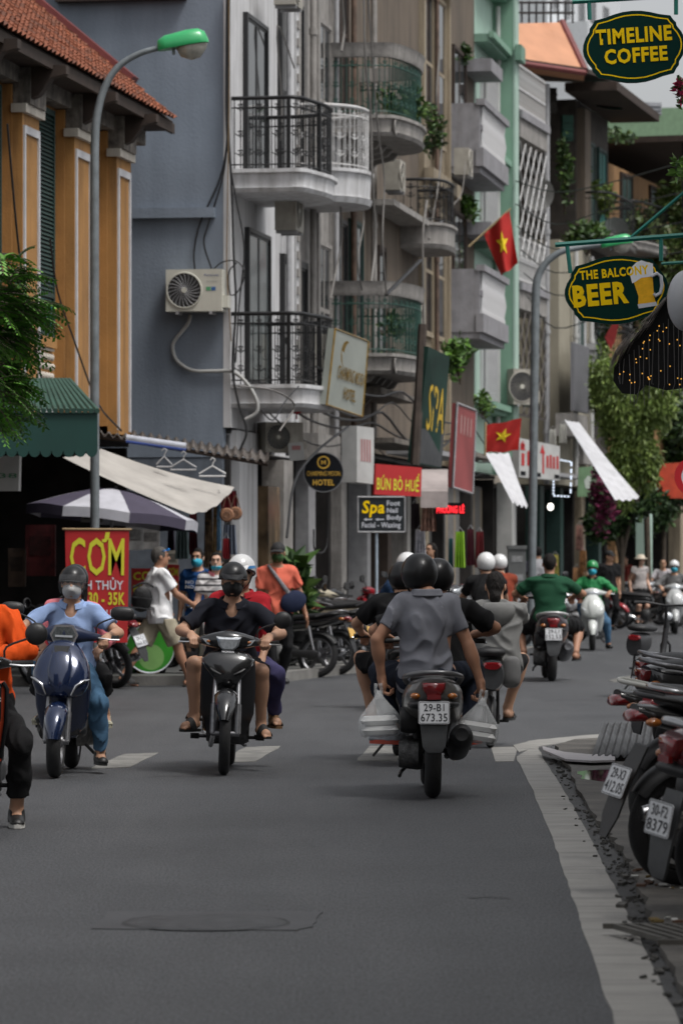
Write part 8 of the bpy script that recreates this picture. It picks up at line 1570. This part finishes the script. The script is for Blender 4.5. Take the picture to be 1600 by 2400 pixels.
tree('dark round tree beyond the weeping tree', 1550, 0, 100, ((1560, 1000, 1.2, 1.3), (1500, 1190, 1.0, .8), (1580, 1100, 1.0, 1.2)), 2200, .2, [LG[1], LG[0], M('leaf_deep', (.012, .034, .010), .5, var=.3)])
tree('dark leafy tree over the souvenir shops', 1455, 0, 88, ((1455, 1190, .75, .45), (1420, 1230, .5, .5), (1500, 1170, .6, .4)), 1500, .16, [LG[1], LG[0], M('leaf_deep', (0, 0, 0))])
tree('olive tree crown before the amber house', 1520, 0, 96, ((1500, 560, 1.0, .9), (1570, 600, .9, 1.1), (1530, 700, 1.0, 1.0), (1585, 480, .5, .6)), 1800, .18, [WIL[2], LG[3], WIL[0]])
fol('orange flowered shrub by the far shops', 1535, 1150, 93, .35, .35, 300, .15, [M('bloom_orange', (.45, .10, .03), .6), LG[0], LG[1]], name='shrub')
# souvenir goods far right
for i, (px, py, h, c) in enumerate(((1357, 1230, 60, (.30, .17, .14)), (1365, 1290, 70, (.26, .13, .05)), (1350, 1330, 60, (.35, .20, .10)), (1372, 1340, 50, (.40, .36, .30)), (1255, 1290, 50, (.35, .34, .42)), (1300, 1300, 60, (.45, .40, .10)), (1262, 1340, 40, (.42, .38, .30)))): drape(('pink patterned bag string at the souvenir shop', 'brown woven goods at the souvenir shop', 'tan hats hanging low at the souvenir shop', 'pale straw goods at the souvenir shop', 'lilac top on display behind the lamp post', 'yellow and white goods behind the green shirt rider', 'straw hats piled behind the lamp post')[i], px-10, px+10, py, py+h, 80, M('goods%d' % i, c, .8, var=.7, scale=9), 'goods', 'goods hung out at the souvenir shops', 'hanging_goods')

# ------------------------------------------------------------------ more street clutter
for i, (H, s, z, lab) in enumerate(((C, 3.3, 7.6, 'small old air conditioner under the cream slab of the beige house'), (C, 5.6, 5.4, 'old air conditioner beside the dark grilled window of the beige house'), (Bh, .5, 4.35, 'old air conditioner under the curved white balcony'), (D, 2.6, 8.7, 'old air conditioner on the cream house cornice'))): ac(lab, H.W(s, .32, z), H.rz, .6, .5, .28, old=True)
for i, (H, s, r, z0, z1, m, lab) in enumerate(((A, 3.75, .035, 3.4, 13.3, PIPE, 'grey rain pipe on the white front next to the quoins'), (Bh, 1.2, .05, 3.4, 13, WSTONE, 'white drain pipe behind the curved balcony'), (Bh, 3.3, .04, 3.4, 13, PIPE, 'grey drain pipe at the far edge of the narrow white house'), (C, 1.25, .045, 3.4, 13, M('pipe_rust', (.11, .07, .05), .7, var=.4), 'rusty pipe between the beige house windows'), (C, 3.3, .05, 3.4, 13, WSTONE, 'pale drain pipe on the bare beige wall'), (D, 1.5, .04, 3.4, 13, M('pipe_rust', (0, 0, 0)), 'brown pipe down the cream house'), (Mh, 2.8, .05, 3.4, 13, SIGNW, 'white pipe beside the mint pier'), (F, 4.2, .07, 3.2, 12, PIPE, 'tall grey pipe by the lattice house'), (Gh, 1.5, .06, 3.2, 8.5, SIGNW, 'white pipe on the stucco corner'), (Gh, 3.6, .06, 3.2, 8.5, SIGNW, 'second white pipe on the stucco house'))):
    b = MB(); b.tube([H.W(s, .47 if H is Gh else .12, z0), H.W(s, .47 if H is Gh else .12, z1)], r, 8)
    for k in range(4): q = z0+(z1-z0)*(k+.5)/4; b.tube([H.W(s, .47 if H is Gh else .12, q), H.W(s, .47 if H is Gh else .12, q+.1)], r*1.3, 8)
    tag(b.build('drain_pipe', m, None, 1.), lab, 'pipe')
r = random.Random(12)
for i in range(5):
    pts = []; z0 = 3.5+.16*i; ss = (.5, 8.4, 17.5, 25.2)
    for k in range(3):
        sg = r.uniform(.15, .5)
        for t in (0, .25, .5, .75): pts.append(A.W(ss[k]+(ss[k+1]-ss[k])*t, .45+.16*i, z0-sg*4*t*(1-t)))
    cable('cable', ('lowest', 'second', 'third', 'fourth', 'topmost')[i]+' of the sagging black cables strung along the house fronts over the shops', pts, .012+.005*(i % 3), CB, 3, 'cables strung along the fronts')
for i, (px, py, w, h, Yq, c, lab) in enumerate(((316, 1258, 40, 62, 48.6, (.32, .32, .32), 'white poster at the back of the stall left of the walker in white'), (352, 1262, 44, 50, 48.7, (.36, .35, .34), 'whitish fan box behind the head of the walker in white'), (400, 1310, 34, 44, 48.6, (.28, .26, .22), 'cream carton behind the walker in white'), (95, 1290, 70, 120, 47.5, (.09, .012, .014), 'dark red curtain deep in the left shop'), (40, 1330, 40, 90, 47, (.05, .03, .02), 'brown cupboard deep in the left shop'), (215, 1215, 50, 18, 46.5, (.16, .15, .14), 'grey box under the umbrella edge'), (690, 1385, 22, 60, 50.6, (.10, .30, .03), 'green and red packet display by the hotel pillar'))):
    k = Yq/FPX; o = empty('display_board', P(px, py, Yq), 0, lab, 'display'); b = MB(); b.box(-w/2*k, w/2*k, 0, .12, -h/2*k, h/2*k); b.build('board', M('display%d' % i, c, .8, var=.5, scale=7), o); b = MB(); b.box(-w*.36*k, w*.36*k, -.008, -.001, -h*.1*k, h*.28*k); b.build('print', M('display_print%d' % i, tuple(x*.45 for x in c), .8, var=.6, scale=14), o)

TEALT = M('tarp_teal', (.012, .20, .16), .6, var=.15, scale=3)
for lab, cs in (('upper teal awning sheet under the dark far roof', ((1352, 206, 92), (1425, 216, 93), (1440, 226, 91), (1356, 222, 90.5))), ('lower teal awning sheet over the iron balcony', ((1380, 232, 91), (1440, 232, 92), (1458, 256, 90.5), (1398, 250, 90)))): tarp(lab, cs, TEALT, .02, N=6)
for q in (('green pots along the amber house balcony', 1450, 320, 95, .5, .22, 260, .13, LG), ('creeper over the dark balcony of the timber house', 1300, 640, 88, .35, .5, 420, .14, LG), ('pale leafy plant at the timber house corner', 1400, 470, 90, .35, .6, 500, .14, WIL), ('leafy plant on the lattice house balcony', 1232, 330, 83, .25, .2, 160, .11, LB), ('hanging greenery over the souvenir shops', 1400, 900, 86, .4, .9, 700, .14, WIL), ('creeper below the olive tree', 1420, 760, 90, .4, .6, 500, .14, LG), ('small fern on the grey balcony house ledge', 1105, 700, 76, .18, .25, 160, .11, LG), ('bushy pot on the stucco balcony', 1275, 905, 86, .2, .25, 180, .11, LG)): fol(*q[:8], *(q[8:] or ()))
for i, (px, py, w, h, c) in enumerate(((1290, 235, 30, 60, (.05, .045, .04)), (1262, 250, 26, 70, (.16, .13, .10)), (1330, 300, 26, 60, (.02, .07, .05)), (1480, 250, 46, 30, (.10, .09, .08)), (1530, 255, 40, 30, (.30, .31, .33)), (1300, 760, 26, 90, (.30, .28, .23)), (1345, 820, 30, 70, (.06, .05, .045)), (1380, 830, 30, 50, (.22, .22, .22)), (1372, 700, 26, 60, (.14, .09, .05)), (1395, 640, 20, 60, (.34, .32, .28)), (1335, 960, 40, 30, (.05, .12, .10)), (1420, 1010, 60, 22, (.25, .26, .26)))):
    Yq = 88 if px < 1400 else 94; k = Yq/FPX; o = empty('wall_screen', P(px, py, Yq), .25, ('dark upper screen under the orange eave', 'tan board left under the orange eave', 'green upright panel on the timber house', 'brown low board under the dark far roof', 'pale board under the dark far roof', 'cream tall panel by the stucco house', 'dark slatted panel above the white tarpaulin', 'grey box panel over the souvenir shop', 'brown panel left of the plain red flag', 'cream panel under the beer sign', 'teal low panel over the white strip', 'pale ledge board before the dark tree')[i], 'screen', 'boards and screens on the far fronts'); b = MB(); b.box(-w/2*k, w/2*k, 0, .15, -h/2*k, h/2*k); b.build('board', M('screen%d' % i, c, .8, var=.4, scale=3), o)
    for j in range(3): b = MB(); b.box(-w/2*k, w/2*k, -.04, -.001, (-.4+.3*j)*h*k, (-.34+.3*j)*h*k); b.build('slat', M('screen%d' % i, c), o)
r = random.Random(21)
for i in range(6):
    pts = [(1195+i*8, 420+i*55), (1300, 455+i*60+r.uniform(-10, 20)), (1420, 430+i*62), (1600, 380+i*70)]; cable('cable', ('first', 'second', 'third', 'fourth', 'fifth', 'sixth')[i]+' cable from the top crossing the bend of the far street', [P(px, py, 80-.02*(px-1195)) for px, py in pts], .012, CB, 4, 'cables across the far street')
